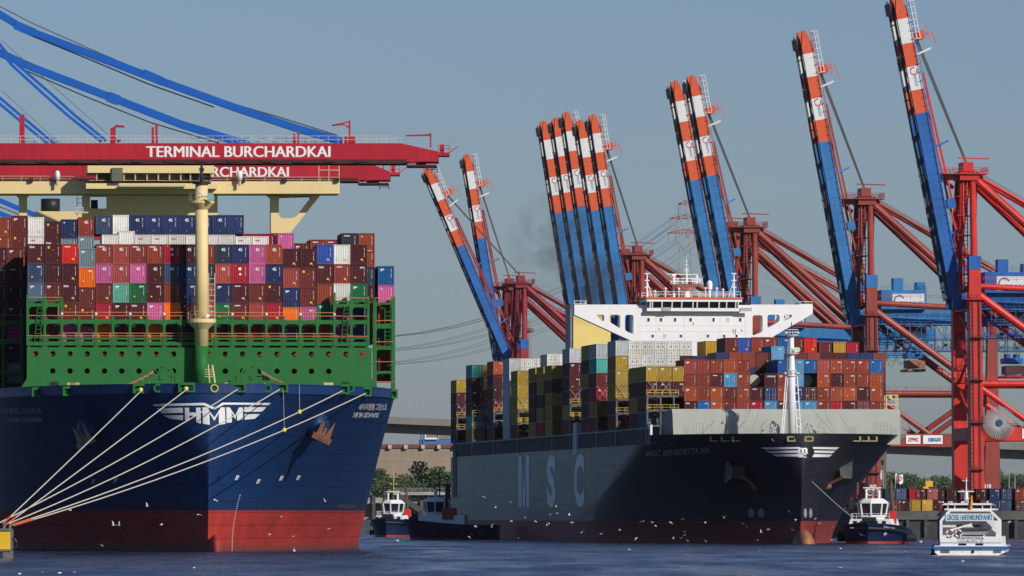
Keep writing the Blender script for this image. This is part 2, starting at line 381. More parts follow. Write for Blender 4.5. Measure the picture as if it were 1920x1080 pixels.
def mark_mesh(kindm, h):
    key = (kindm, h)
    if key in _mk: return _mk[key]
    b = MB(); rng = random.Random(str(key)); y = .022; vr = int(kindm[-1]) if kindm and kindm[-1] in '6789' else 6; kindm = kindm.rstrip('6789')
    def q(x0, x1, z0, z1, k): b.k = k; b.add([(x0, y, z0), (x1, y, z0), (x1, y, z1), (x0, y, z1)], [(0, 1, 2, 3)])
    for i in range(11):                                              # vertical row of code characters
        z = h-.55-i*.125
        if i == 4: continue
        q(.76, .83, z, z+.075, 0)
    if '45' in kindm:
        b.k = 0; flat_text('', '45', -.28, .28, h-1.02, h-.55, y, None, mb=b, bold=.03)
    if 'tex' in kindm: b.k = 0; flat_text('', 'tex', -.95, -.2, h-.62, h-.3, y, None, mb=b, bold=.03)
    if 'bar' in kindm:
        for i in range(5): q(-.8+i*.17, -.67+i*.17, h-.50, h-.34, 0)
    if 'cronos' in kindm: b.k = 0; flat_text('', 'CRONOS', -.75, .75, h-.75, h-.45, y, None, mb=b, bold=.03)
    if 'sq' in kindm: q(-.25, .18, h-.95, h-.55, 0); q(-.15, .15, h-1.7, h-1.4, 0); q(-.75, -.65, h-.35, h-.25, 0)
    if 'yel' in kindm: q(.25, .6, .55, .8, 1)
    if 'top' in kindm: q(-.8, -.5, h-.7, h-.35, 1); q(-.05, .05, h-1.0, h-.9, 1)
    if 'red' in kindm:
        b.k = 2; flat_text('', 'ONE', -.8, -.1, h-.75, h-.5, y, None, mb=b, bold=.03)
    if kindm in ('', 'plain'):
        if vr == 6: q(.1, .18, h-.6, h-.52, 0)
        if vr == 7: q(-.85, -.3, h-.62, h-.44, 0); q(-.85, -.55, h-.78, h-.70, 0)
        if vr == 8: q(.15, .8, h-.5, h-.42, 0); q(.15, .6, h-.62, h-.55, 0); q(-.7, -.45, .8, 1.0, 1)
        if vr == 9: q(-.8, -.62, h-.6, h-.42, 0); q(.3, .38, .6, .68, 1)
    if 'reefer' in kindm:
        b.k = 3; q(-.95, .95, h-.62, h-.56, 3); q(-.95, .95, .95, 1.0, 3); q(-.62, -.3, h-1.35, h-1.0, 3); q(.3, .62, h-1.3, h-1.02, 3); q(-.5, -.38, .35, .6, 3); q(.15, .35, .45, .62, 1); q(-.05, .0, .3, h-.7, 3)
    q(rng.choice((-.1, .1, .5)), rng.choice((.2, .6)), .42, .5, 1) if '45' in kindm and False else None
    b.k = 1; q(-.05, .05, .45, .55, 1) if '45' in kindm else q(.6, .7, .4, .5, 1)
    me = b.mesh('marking', [M_white, M_yellowp, M_red45, mat('reefer_fittings', (.16, .15, .14))]); _mk[key] = me; return me
NCONT = [0]
def container(fr, x, y, z, h, col, label, group, door=False, mark='', side=False, body_only=False):
    ms = cont_meshes(h); m = cmat(col); NCONT[0] += 1
    mw = fr.M @ Matrix.Translation((x+random.uniform(-.015, .015), y+random.uniform(-.04, .04), z))
    o = link_mat('shipping_container', ms['shipping_container'], m, None, mw); tag(o, label, 'container', group)
    link_mat('side_panel', ms['side_panel'], m, o); link_mat('side_panel', ms['side_panel_b'], m, o)
    if door:
        for sx in (1, -1):
            d = link_mat('door', ms['door_leaf'], m, o, Matrix.Scale(sx, 4, (1, 0, 0)))
            link_mat('lock_rod', ms['lock_rod'], M_steel if col != 'white' else mat('container_pale', (.30, .29, .27)), d)
    else:
        link_mat('end_panel', ms['end_panel'], m, o)
    link('marking', mark_mesh(('reefer' if col == 'white' and door else mark or '')+random.choice('6789'), h), o)
    return o
def filler(fr, boxes, name='shipping_containers_behind', seed=1):
    """the containers stowed behind the ones in view: one mass"""
    rng = random.Random(seed); b = MB(); cols = ['maroon', 'brown red', 'brick red', 'navy', 'dark brown', 'rust']
    for x, y, z, h in boxes:
        b.k = rng.randrange(len(cols)); b.box(x-W2, x+W2, y, y+12.19, z+.02, z+h-.02)
    o = b.build(name, [cmat(c) for c in cols], mw=fr.M)
    return kind(o, 'stuff')
# ============================================================ the blue ship (left)
H = Frame((392-960)/FP*1148, 1148, (-203-960)/FP)
hmm = thing('container_ship', 'huge blue and red container ship with green deck structures, moored bow-on by white ropes', 'ship', H.M)
M_hblue = mat('hull_blue', srgb(20, 52, 96), rough=.5, var=.10, scale=.12, streak=.12, rust=(.03, .035, .05), bump=.15, spec=.25)
M_hred = mat('hull_red_antifouling', srgb(172, 50, 40), rough=.7, var=.14, scale=.35, streak=.35, rust=(.12, .06, .05), bump=.15)
plates(M_hblue, blot=.12, grime=(5.9, 8.5, .35)); plates(M_hred, h=1.9, blot=.16, grime=(0, 1.6, .9), gcol=(.05, .035, .025))
M_green = mat('deck_green', srgb(36, 104, 48), rough=.6, var=.10, scale=.5, streak=.35, rust=(.05, .055, .03), spec=.25)
M_cream = mat('cream_paint', srgb(222, 198, 142), rough=.55, var=.05, scale=.3, streak=.10, rust=(.3, .2, .1))
M_orail = mat('orange_rail', srgb(205, 120, 60)); M_cream_d = mat('cream_fittings', srgb(190, 175, 140), var=.1)
HB, HD = 30.5, 24.2
def hprof(z):
    t = max(0, min(1, z/HD)); s = t**1.15
    return (4.5*(1-t)**2 if z > 2 else 4.0, 165+(60-165)*s, 2.0, 1.0+(.5-1.0)*t**1.3, 1.0)
zs = [-3, 0, 1.5, 3, 4.5, 5.97]
lower = hull_obj('lower_hull', hull_mesh(HB, 395, zs, hprof, 40), M_hred, hmm)
zs = [5.97, 7.5, 9, 11, 13, 15, 17, 19, 21, 22.8]
upper = hull_obj('upper_hull', hull_mesh(HB, 395, zs, hprof, 40), M_hblue, hmm)
zs = [22.8, 23.4, HD]
def hprof2(z):
    p = hprof(22.8); return (p[0]-.12, p[1], p[2], p[3], 1.004)
bul = hull_obj('bulwark', hull_mesh(HB, 395, [22.8, 23.5, HD], hprof2, 40), M_hblue, hmm)
hb = bvh_of(lower, upper, bul)
deck = MB(); rows = hull_mesh(HB, 395, [22.9], hprof, 40)[0]
n = len(rows); deck.add([(x, y, 22.9) for x, y, z in rows]+[(-x, y, 22.9) for x, y, z in rows], [(i, i+1, n+i+1, n+i) for i in range(n-1)])
deck.build('deck', M_green, hmm)
MB().ball((1.0, 2.4, -.4), 1.15, 5.4, 2.9, 20, 14).build('bulbous_bow', M_hred, hmm, smooth=True)

# hull markings
W = M_white
q = lambda x0, x1, y0, y1, s=0: [(x0, y1), (x1, y1), (x1+s, y0), (x0+s, y0)]
def hpoly(name, polys, quad, fr=H, bvh=hb, m=W, par=hmm, axis='Y', cuts=30, vcuts=3, off=.06):
    b = MB()
    for lp in polys: b.add([(x, y, 0) for x, y in lp], [tuple(range(len(lp)))])
    return decal(name, [(v[0], v[1]) for v in b.v], b.f, quad, axis, fr, bvh, m, par, cuts=cuts, vcuts=vcuts, off=off)
# winged emblem: 286..507 x 755..797
LX = lambda x: (x-286)/221; LY = lambda y: (797.5-y)/42.5
def pl(*pts): return [(LX(x), LY(y)) for x, y in pts]
wings = [pl((286,758),(381,756),(398,764.5),(415,755.5),(507.5,755.5),(503.5,759.5),(417,759.5),(398,769),(379,760.5),(290,762)),
         pl((293,766),(341,765),(341,774.5),(304,775.5)), pl((306,779),(341,779),(341,788.5),(317,785.5)),
         pl((456,764),(499,763.5),(490,772),(456,773)), pl((456,777),(486,776.5),(476,785.5),(456,787.5)),
         pl((344.5,765),(352.5,765),(352.5,790),(344.5,788.5)), pl((352.5,774),(365,774),(365,781),(352.5,780)), pl((365,765),(373.5,765),(373.5,795),(365,793)),
         pl((377,764.5),(385.5,764.5),(389.5,773),(389.5,797.5),(377,795.5)), pl((385.5,764.5),(398.5,784),(398.5,790),(389.5,775)), pl((411.5,764.5),(398.5,784),(398.5,790),(407,775)),pl((411.5,764.5),(419,764.5),(419,795.5),(407,797.5),(407,775)),
         pl((421.5,764.5),(428,764.5),(431.5,772),(431.5,792.5),(421.5,794)), pl((428,764.5),(438,780),(438,787),(431.5,774)), pl((446,764.5),(438,780),(438,787),(441.5,775)), pl((446,764.5),(453,764.5),(453,787),(441.5,789.5),(441.5,775))]
hpoly('wing_emblem', wings, q(286, 507.5, 755, 797.5), cuts=60, vcuts=4)
for s, quad, sh, bo in (('HMM GDANSK', [(661, 783), (709, 783.5), (712, 774.5), (664, 773)], .0, .03), ('에이치엠엠 그단스크', [(671, 769), (724, 770), (726, 757), (674, 757)], 0, .02),
                ('HMM GDANSK', [(15, 793), (81, 791), (79, 782), (13, 783)], 0, .03), ('에이치엠엠 그단스크', [(-14, 778), (79, 776), (76, 764.5), (-16, 766)], 0, .02)):
    vs, fs = text2d(s, bo)
    decal('ship_name', vs, fs, quad, 'Y', H, hb, W if quad[0][0] > 400 else mat('grey_lettering', (.33, .33, .33)), hmm, cuts=16, vcuts=1, off=.06)  # name on the shaded bow greyed: shade put into the lettering colour
# small thruster / bulb marks and draught marks
for px, py in ((440, 896), (480, 903), (523, 897), (555, 896), (170, 903), (212, 901)):
    hpoly('hull_marking', [[(0,0),(.3,0),(.75,.9),(.45,1)], [(.5,0),(.6,0),(1,.9),(.85,1)]], q(px, px+9, py-5, py+4), cuts=2, vcuts=1)
dm = [[(.5-.5*(k/26)**2-.03, k/26), (.5-.5*(k/26)**2+.03, k/26), (.5-.5*(k/26)**2+.03, k/26+.012), (.5-.5*(k/26)**2-.03, k/26+.012)] for k in range(26)]
hpoly('draught_mark', [[(1-x, y) for x, y in reversed(lp)] for lp in [[(a+.4, b_) for a, b_ in lp] for lp in dm]], q(432, 464, 925, 1032), cuts=2, vcuts=2)
hpoly('scraped_patch', [[(0,.3),(.3,0),(.8,.1),(1,.6),(.9,1),(.35,.9),(.1,.8)]], q(628, 673, 945, 953), cuts=6, vcuts=1, m=mat('scraped_rust', (.07, .055, .02), var=.5, scale=1.5))
# anchors
def anchor(parent, c, s, m, lean=0):
    A = bpy.data.objects.new('anchor', None); COL.objects.link(A); A.parent = parent
    A.matrix_basis = Matrix.Translation(c) @ Matrix.Rotation(lean, 4, 'Y') @ Matrix.Rotation(R(12), 4, 'X') @ Matrix.Scale(s, 4)
    b = MB(); b.beam((0, -.15, -.3), (0, .6, 1.0), .4, .4); b.build('shank', m, A)
    for sx in (-1, 1):
        f = MB(); f.beam((sx*.75, -.5, -.5), (sx*.95, -.3, 2.7), 1.15, .5, .12, .1); f.build('fluke', m, A)
    c_ = MB(); c_.beam((-1.7, -.45, -.7), (1.7, -.45, -.7), .75, .95); c_.box(-.5, .5, -.9, .1, -.75, -.1); c_.build('crown', m, A)
for px, py, sg, m in ((593, 798, 1, M_rustm), (168, 806, -1, mat('weathered_anchor', (.16, .15, .12), var=.3, scale=2))):
    c = H.cast(px, py, hb)
    b = MB(); b.ball((c.x, c.y-.3, c.z), 1.9, 2.3, 2.2, 18, 12); b.build('anchor_recess', M_hblue, hmm, smooth=True)
    anchor(hmm, (c.x+sg*.9, c.y-2.8, c.z-1.3), .85, m, R(25*sg))

# bulwark top fairleads
FL = {}
for i, (px, py, w) in enumerate(((-8, 744, 3), (72, 736, 3), (130, 734, 3), (265, 729, 4.2), (350, 727, 4.2), (445, 727, 4.2), (524, 727, 4.2), (641, 730, 3.6), (684, 735, 3.2), (735, 739, 2.6))):
    p = H.cast(px, py+2, hb)
    if p is None: print('fairlead miss', px); continue
    FL[px] = p; b = MB(); hw = w*.22
    b.box(-hw-.28, -hw, -.3, .9, -.5, .9); b.box(hw, hw+.28, -.3, .9, -.5, .9); b.box(-hw, hw, -.35, .9, .55, .9); b.box(-hw, hw, -.3, .9, -.5, -.25)
    b.box(-hw+.02, hw-.02, .2, .5, -.33, .53)
    b.build('fairlead', M_green, hmm, mw=Matrix.Translation((p.x, p.y, p.z)))
for px in (402, 657, 296, 501):
    p = H.cast(px, 728, hb); MB().prism([circle(0, 0, .62), circle(0, 0, .4)], -.2, .2).build('hawse_ring', M_green if px != 402 else mat('yellow_green', (.35, .4, .05)), hmm, mw=Matrix.Translation(p))

# breakwater plate with its lightening holes
by = 40.0
g = lambda px, py: H.pl(px, py, by)
cells = []
zA, zB, zC, zD = g(0, 651)[1], g(0, 678)[1], g(0, 710)[1], g(0, 733)[1]
xe = [g(50.4, 690)[0]]+[g(50.4+32.35*i, 690)[0] for i in range(1, 20)]+[g(697, 690)[0]]
pb = MB()
for i in range(20):
    x0, x1 = xe[i], xe[i+1]; cx = (x0+x1)/2
    for j, (z1, z0) in enumerate(((zA, zB), (zB, zC))):
        hole = i not in (9, 10) and (j == 0 or i not in (0, 18, 19))
        if j == 0 and i == 10: hole = True
        pb.prism([[(x0, z0), (x1, z0), (x1, z1), (x0, z1)]]+([circle(cx, (z1+z0)/2+(.1 if j == 0 else -.1), .42, 12)] if hole else []), by, by+.3)
pb.prism([[(xe[0]-1.2, zD), (xe[-1]+1.3, zD), (xe[-1]+.15, zC), (xe[0], zC)]], by, by+.3)
pb.build('breakwater', M_green, hmm)
for px in (102, 648):
    x, z = g(px, 723); MB().prism([rrect(x-.65, x+.65, z-.6, z+.6, .25)], by-.08, by-.02).build('hatch', M_black, hmm)
# lashing bridge in front of the first bay
def lash(fr, par, xs, yl, z0, ztop, levels, m, rails, post=.38, name='lashing_bridge', arch=True, yw=1.3):
    A = bpy.data.objects.new(name, None); COL.objects.link(A); A.parent = par
    for x, zt in xs:
        MB().box(x-post/2, x+post/2, yl, yl+yw, z0, zt).build('post', m, A)
    X0, X1 = xs[0][0], xs[-1][0]
    for z, h in levels:
        b = MB(); b.box(X0, X1, yl+.05, yl+yw-.05, z, z+h)
        if arch:
            for (xa, _), (xb, _) in zip(xs, xs[1:]):
                for x, s in ((xa, 1), (xb, -1)): b.add([(x, yl+.1, z), (x+s*.55, yl+.1, z), (x, yl+.1, z-.5), (x, yl+.4, z), (x+s*.55, yl+.4, z), (x, yl+.4, z-.5)], [(0,1,2),(3,5,4),(0,3,4,1),(1,4,5,2),(2,5,3,0)])
        b.build('cross_beam', m, A)
    r = MB()
    for z in rails: r.beam((X0, yl-.05, z), (X1, yl-.05, z), .09)
    r.build('handrail', M_orail, A)
    return A
bx = [((i-10)*2.53, 34.9) for i in range(2, 19)]
A = lash(H, hmm, bx, 40.5, 30.5, 34, [(30.5, .55), (31.35, .3), (33.7, .6)], M_green, (34.9, 35.4, 31.9, 32.3))
b = MB()
for x, _ in bx[::2]: b.ball((x, 40.5, 35.15), .22, n=6, m=4)
b.build('lamp', M_white, A)
for k, (xa, xb, ztop) in enumerate(((-10, -8.0, 38.0), (8.0, 10, 38.4))):
    xs = [(xa*2.53, ztop), ((xa+1)*2.53, ztop), (xb*2.53, ztop-.5)]
    B_ = lash(H, hmm, xs, 40.45, 30.5, ztop, [(30.45, .6), (31.5, .3), (33.7, .6), (36.2, .5), (37.0, .2)], M_green, (31.9, 34.9, 37.6), name='access_tower')
    MB().ladder(((xs[0][0]+1.4), 40.3, 31), ((xs[0][0]+1.9), 40.3, 36.5), .8, .6, .05).build('ladder', M_green, B_)
# outboard frames, left (shade) and right of the front bay
xl = lambda px, yl=55: H.pl(px, 600, yl)[0]
lash(H, hmm, [(xl(-14), 35), (xl(6), 35.2), (xl(41), 35.2)], 55, 23.2, 35, [(33.9, .6), (31.0, .5), (26.6, .5), (23.2, .8)], M_green, (35.3, 31.6), name='outboard_frame')
R_ = lash(H, hmm, [(xl(703), 37.6), (xl(737.5), 38.2)], 55, 23.2, 38, [(37.0, .35), (33.4, .7), (30.2, .6), (26.6, .4), (23.2, .5)], M_green, (38.0, 34.6, 31.4, 28.4, 25.4), name='outboard_frame', post=.55)
MB().ladder((xl(727), 55.3, 30.5), (xl(727), 55.3, 36.5), .8, .6, .06).build('ladder', M_green, R_)
MB().box(xl(700), xl(703)+.2, 55.2, 56, 30.2, 38).build('post', M_green, R_)

# anchor windlasses and chains on the forecastle
for px, sg in ((304, -1), (474, 1)):
    x, z = H.pl(px, 706, 30); wl = bpy.data.objects.new('windlass', None); COL.objects.link(wl); wl.parent = hmm; wl.matrix_basis = Matrix.Translation((x, 30, z))
    b = MB(); b.prism([circle(0, 0, 1.85, 24), circle(0, 0, 1.45, 24)], 0, .8)
    b.build('rim', M_green, wl); b = MB()
    for k in range(8): a = R(45*k); b.beam((.3*math.cos(a), .4, .3*math.sin(a)), (1.5*math.cos(a), .4, 1.5*math.sin(a)), .16)
    b.prism([circle(0, 0, .4, 10)], -.1, .9); b.build('spoke', M_green, wl)
    b = MB(); b.box(-2.4, -1.9, -.2, 1.2, -2.2, .1); b.box(1.9, 2.4, -.2, 1.2, -2.2, .1); b.box(-2.4, 2.4, 0, 1, -2.3, -1.6); b.build('frame', M_green, wl)
    c = MB()
    for k in range(13):
        t = k/12; p = Vector((-sg*-1.9 if False else sg*(1.6+4.6*t), -.6, .5-2.2*t**.8)); d = .33
        c.beam(p+Vector((-d*sg, 0, d*.5)), p+Vector((d*sg, 0, -d*.35)), .34 if k % 2 else .16, .16 if k % 2 else .34)
    c.build('anchor_chain', mat('chain_rust_pink', srgb(160, 110, 90), var=.35, scale=3), wl)
b = MB()
for px in (196, 215, 430, 555, 585, 160, 250, 640):
    x, z = H.pl(px, 717, 33); b.rail([(x-1, 33, z-.7), (x+1, 33, z-.7)], 1.7, .8, .05)
b.build('deck_rail', M_green, hmm)
b = MB()
for px in (135, 140, 283, 430, 495, 616): x, z = H.pl(px, 716, 32); b.box(x-.7, x+.7, 32, 32.4, z-.7, z-.1)
b.build('mooring_bollard', mat('bollard_cream', srgb(190, 170, 140)), hmm)
x, z = H.pl(397, 718, 12); b = MB()
b.beam((x-.3, 12, z), (x-.5, 12, z+2.7), .14); b.beam((x+.5, 12, z), (x+.1, 12, z+2.6), .2)
for k in range(4): b.beam((x-1.0, 12, z+.9+k*.35), (x+.2, 12, z+.9+k*.35), .07)
b.build('signal_mast', M_cream, hmm)

# foremast
fm = bpy.data.objects.new('foremast', None); COL.objects.link(fm); fm.parent = hmm
ym = 38.4; mx_, mz0 = H.pl(378, 722, ym); zt = H.pl(378, 345, ym)[1]; zg = H.pl(378, 649, ym)[1]; fm.matrix_basis = Matrix.Translation((mx_, ym, 0))
MB().lathe([(1.12, mz0-1), (1.02, zg)], 24).build('lower_pole', M_green, fm, smooth=True)
MB().lathe([(1.02, zg), (.93, zt)], 24).build('upper_pole', M_cream, fm, smooth=True)
pz = H.pl(378, 598, ym)[1]
b = MB(); b.lathe([(.95, -1.6), (2.1, -.55), (2.1, 0)], 20, (0, 0, pz)); b.build('platform', M_cream, fm)
b = MB(); b.rail([(2*math.cos(R(a)), 2*math.sin(R(a)), pz) for a in range(180, 361, 30)], 1.1, 1, .04); b.build('railing', M_cream_d, fm)
pz2 = H.pl(378, 377, ym)[1]
b = MB(); b.lathe([(.95, -1.3), (1.9, -.3), (1.9, 0)], 20, (0, 0, pz2)); b.build('platform', M_cream, fm)
b = MB(); b.rail([(1.8*math.cos(R(a)), 1.8*math.sin(R(a)), pz2) for a in range(150, 391, 30)], 1.1, 1, .04); b.build('railing', M_cream_d, fm)
b = MB(); b.tube((1.2, -1.5, pz2+.4), (1.25, -2.3, pz2+.4), .35, .6, 12); b.build('fog_horn', mat('horn_green', (.2, .32, .3)), fm)
b = MB(); b.ladder((1.5, -.3, pz+.2), (1.5, -.3, H.pl(378, 512, ym)[1]), .9, .75, .06); b.build('ladder', M_cream_d, fm)
b = MB(); b.lathe([(1.35, 0), (1.35, .25)], 16, (0, 0, zt)); b.build('top_platform', M_black, fm)
b = MB(); b.rail([(1.4*math.cos(R(a)), 1.4*math.sin(R(a)), zt+.2) for a in range(0, 361, 45)], .9, 1, .04)
b.tube((0, 0, zt), (0, 0, zt+2.9), .3, .18); b.box(-.6, .6, -.2, .2, zt+.9, zt+1.3); b.box(-.35, .35, -.3, .3, zt+1.9, zt+2.4); b.build('navigation_light', M_black, fm)
b = MB(); b.box(.6, 1.1, -2, -1.7, pz+.2, pz+.7); b.build('floodlight', M_white, fm); MB().box(-.2, .3, -2.2, -2, pz2+.9, pz2+1.4).build('floodlight', M_white, fm)

# wheelhouse block behind the cargo
yb = 202; wh = bpy.data.objects.new('bridge_block', None); COL.objects.link(wh); wh.parent = hmm
G = lambda px, py, y=yb: H.pl(px, py, y)
PG = lambda pts, y=yb, r=.5: roundpoly([G(*p, y) for p in pts], r)
yl2 = yb+4.6; G2 = lambda px, py: H.pl(px, py, yl2); P2 = lambda *pts: [G2(*p) for p in pts]
MB().prism([[G(-40, 363), G(637, 363), G(637, 340), G(-40, 340)]], yb, yb+9).build('bridge_wing', M_cream, wh)
zz_ = G(0, 363)[1]-.02
def up2(lp): return [(x, min(z, zz_)) for x, z in lp]
MB().prism([up2(P2((36, 416), (51, 416), (51, 370), (56, 362), (31, 362), (36, 370)))], yl2, yl2+4).build('bridge_leg', M_cream, wh)
tri = up2(P2((508, 437), (544, 437), (600, 362), (502, 362), (508, 370)))
MB().prism([tri, roundpoly(P2((523, 409), (553, 409), (583, 371), (580, 366), (523, 366)), .8)], yl2, yl2+4).build('wing_bracket', M_cream, wh)
tow = up2(P2((155, 416), (408, 416), (408, 362), (155, 362)))
MB().prism([tow, roundpoly(P2((169, 391), (201, 391), (201, 365), (169, 365)), .4)], yl2, yl2+5).build('tower', M_cream, wh)
b = MB(); b.prism([[G(160, 356), G(405, 356), G(405, 346), G(160, 346)]], yb-5.0, yb); b.build('bridge_deck', M_cream, wh)
b = MB(); b.prism([[G(222, 353), G(345, 353), G(345, 349), G(222, 349)]], yb-6.6, yb-5.2); b.build('window_cleaning_walkway', M_cream_d, wh)
# wheelhouse: raked glass between mullions
y1 = yb-4.5
zf, zr = G(0, 340)[1], G(0, 310)[1]; xa, xb = G(166, 320)[0], G(396, 320)[0]
zs1, zs2 = G(0, 339.5)[1], G(0, 326)[1]
b = MB(); b.box(xa, xb, y1, yb+6, zf, zs1); b.build('wheelhouse_wall', M_cream, wh)
b = MB(); b.box(xa-.3, xb+.3, y1-1.2, yb+6, zs2, zr); b.build('wheelhouse_roof', M_cream, wh)
edges = [180, 207, 231, 252, 274, 295, 316, 337, 355, 373, 393]
for a, c in zip(edges, edges[1:]):
    x0, x1 = G(a, 330)[0], G(c, 330)[0]
    w = MB(); w.add([(x0+.12, y1+.1, zs1), (x1-.12, y1+.1, zs1), (x1-.12, y1-.6, zs2), (x0+.12, y1-.6, zs2)], [(0, 1, 2, 3)]); w.build('window', M_glass, wh)
    MB().beam((x0, y1, zs1), (x0, y1-.7, zs2), .24, .3).build('mullion', M_cream, wh)
x0, x1 = G(208, 330)[0], G(228, 330)[0]; MB().box(x0, x1, y1-1.6, y1-1.3, zs1-.2, zr-.6).build('awning_frame', mat('olive_panel', (.12, .12, .08)), wh)
b = MB(); b.rail([(G(-30, 340)[0], yb+.2, zf), (G(636, 340)[0], yb+.2, zf)], .9, 3, .04)
b.rail([(G(598, 340)[0], yb+.3, zf), (G(636, 340)[0], yb+.3, zf)], 4.2, 1.2, .08); b.build('railing', M_cream_d, wh)
b = MB(); b.ladder((G(150, 405)[0], yb-.6, G(0, 405)[1]), (G(150, 364)[0], yb-.6, G(0, 364)[1]), 1.0, .7, .07); b.build('ladder', M_cream_d, wh)
b = MB(); b.box(G(140, 0)[0], G(165, 0)[0], yb-1.4, yb, G(0, 400)[1], G(0, 397)[1]); b.build('landing', M_cream_d, wh)
b = MB()
for px in (175, 200, 262, 268, 275, 330, 362, 372, 380, 388): x, z = G(px, 310); b.beam((x-.4, yb, z), (x, yb, z+1.2), .14); b.beam((x+.5, yb, z), (x, yb, z+1.2), .14)
b.rail([(xa, y1, zr), (xb, y1, zr)], 1, 1.5, .05); b.build('roof_fitting', M_cream_d, wh)
for px in (107.5, 449.5):
    x, z = G(px, 334, yb-1); d_ = MB(); d_.lathe([(.45, -.6), (.45, .5), (.3, .85), (.05, 1.0)], 14, (x, yb-1, z+.3)); d_.build('radome', M_white, wh, smooth=True)
    MB().tube((x, yb-1, z-1.3), (x, yb-1, z-.3), .25).build('radome_post', M_cream_d, wh)
for px in (58, 106, 456, 534, 632): x, z = G(px, 338, yb-.5); MB().box(x-.35, x+.35, yb-.6, yb-.05, z-.3, z+.4).build('floodlight', M_black, wh)
# side cheeks in the lee of the block and lower house
MB().box(G2(172, 0)[0], G2(185, 0)[0], yl2+5.2, yl2+6, G2(0, 391)[1], G2(0, 372)[1]).build('equipment', M_black, wh)
# funnel
yf = 290; fx0, fz0 = H.pl(77, 394, yf); fx1, fz1 = H.pl(113, 372, yf)
fu = bpy.data.objects.new('funnel', None); COL.objects.link(fu); fu.parent = hmm
b = MB(); b.box(H.pl(66, 0, yf)[0], H.pl(158, 0, yf)[0], yf-5, yf+12, fz0-6, fz0-.4); b.build('casing', M_cream, fu)
b = MB(); b.lathe([((fx1-fx0)/2, -.3), ((fx1-fx0)/2, fz1-fz0)], 24, ((fx0+fx1)/2, yf+2, fz0)); b.build('exhaust_stack', M_black, fu, smooth=True)
b = MB(); b.rail([(fx1+.3, yf-4.5, fz0-.4), (H.pl(150, 0, yf)[0], yf-4.5, fz0-.4)], 1.6, 1.5, .06); b.build('railing', M_steel, fu)

# ------------------------------------------------------------ its containers
TZ = lambda t: 42.7-2.9*t
front = {0: [('maroon','tex yel'),('slate blue',''),('light slate',''),('brown red','top'),('maroon','')],
 1: [('maroon','top'),('maroon',''),('brown red',''),('brick red','yel'),('brick red','')],
 2: [('bright red','bar yel'),('maroon','yel'),('maroon','tex yel'),('brown red','top'),('pink','')],
 3: [('grey','plain'),('orange','plain'),('brown red',''),('brown red','top'),('pink','')],
 4: [('brick red','bar 45'),('pink','45'),('brown red','yel'),('crimson','yel'),('orange','')],
 5: [('salmon red','45'),('salmon red','45'),('mint green',''),('maroon',''),('brown red','')],
 6: [('brick red','bar 45'),('pink','45'),('green',''),('maroon','tex yel'),('brown red','')],
 7: [('brick red','bar 45'),('maroon','45'),('maroon',''),('pink',''),('orange','')],
 8: [('crimson','sq'),('slate blue','45'),('rust',''),('orange',''),('maroon','')],
 9: [('dark brown','45'),('navy','45'),('navy',''),('maroon',''),('maroon','')],  # dark brown and lower maroons take the mast's shadow into their colour
 10: [('brick red','45'),('dark slate','bar'),('brick red',''),('salmon red',''),('orange','')],
 11: [('dark slate','45'),('salmon red','45'),('navy',''),('green',''),('maroon','')],
 12: [('navy','45'),('crimson','sq'),('maroon','bar yel'),('brown red','bar yel'),('crimson','')],
 13: [('pink','45'),('pink','45'),('brown red','yel'),('salmon red',''),('crimson','')],
 14: [('rust orange','45'),('navy','45'),('maroon','top'),('crimson','yel'),('brick red','')],
 15: [('maroon','yel'),('salmon red','yel'),('navy',''),('orange',''),('slate blue','')],
 16: [('maroon','yel'),('brown red','top'),('brown red','yel'),('pink',''),('brown red','')],
 17: [('mid blue','yel'),('maroon','tex yel'),('rust','yel'),('green',''),('rust','')],
 18: [('white','yel'),('brick red','bar yel'),('white','yel'),('magenta',''),('magenta','')],
 19: [('maroon','yel'),('maroon',''),('green',''),('navy',''),('navy','')]}
rown = ['top row', 'second row', 'third row', 'fourth row', 'fifth row, behind the green lashing bridge']
mk_word = lambda mk: ' marked 45' if '45' in mk else ' marked tex' if 'tex' in mk else ''
NRM = 0
for i, colm in front.items():
    dz = -.62 if i in (3, 15, 16) else 0
    for t, (c, mk) in enumerate(colm):
        container(H, (i-9.5)*2.53, 42.6, TZ(t)+dz, 2.9, c, f"{c} container{mk_word(mk)}, {_n[i]} from left, {rown[t] if t < 4 else 'fifth row'}, blue ship's front bay", 'containers stowed on the blue ship', mark=mk)
# rows of the bays behind, by where each one shows: (left px, top py, colour, mark)
def row(fr, yl, items, h, desc, ship, pitchw=0, door=False, extra=None, under=0):
    fill = []
    for k, (px, py, c, mk) in enumerate(items):
        x, z = fr.pl(px, py, yl)
        container(fr, x+W2+.03, yl, z-h, h, c, f"{c} container{mk_word(mk)}, {_n[k]} from left {desc}", f'containers stowed on the {ship} ship', mark=mk, door=door)
        for u in range(under): fill.append((x+W2+.03, yl+.05, z-h*(2+u)-.02*(u+1), h))
    return fill
fl = []
fl += row(H, 57, [(191, 440, 'white', ''), (222, 433, 'white', 'yel'), (253, 440, 'white', 'red'), (284.5, 440, 'white', 'red'), (316, 440, 'white', 'red'), (347.5, 440, 'white', ''), (379, 440, 'white', ''), (410, 440, 'white', ''), (441.5, 443, 'white', 'red'), (473, 443, 'white', 'red')], 2.9, "in the white row above the blue ship's front bay", 'blue', under=7)
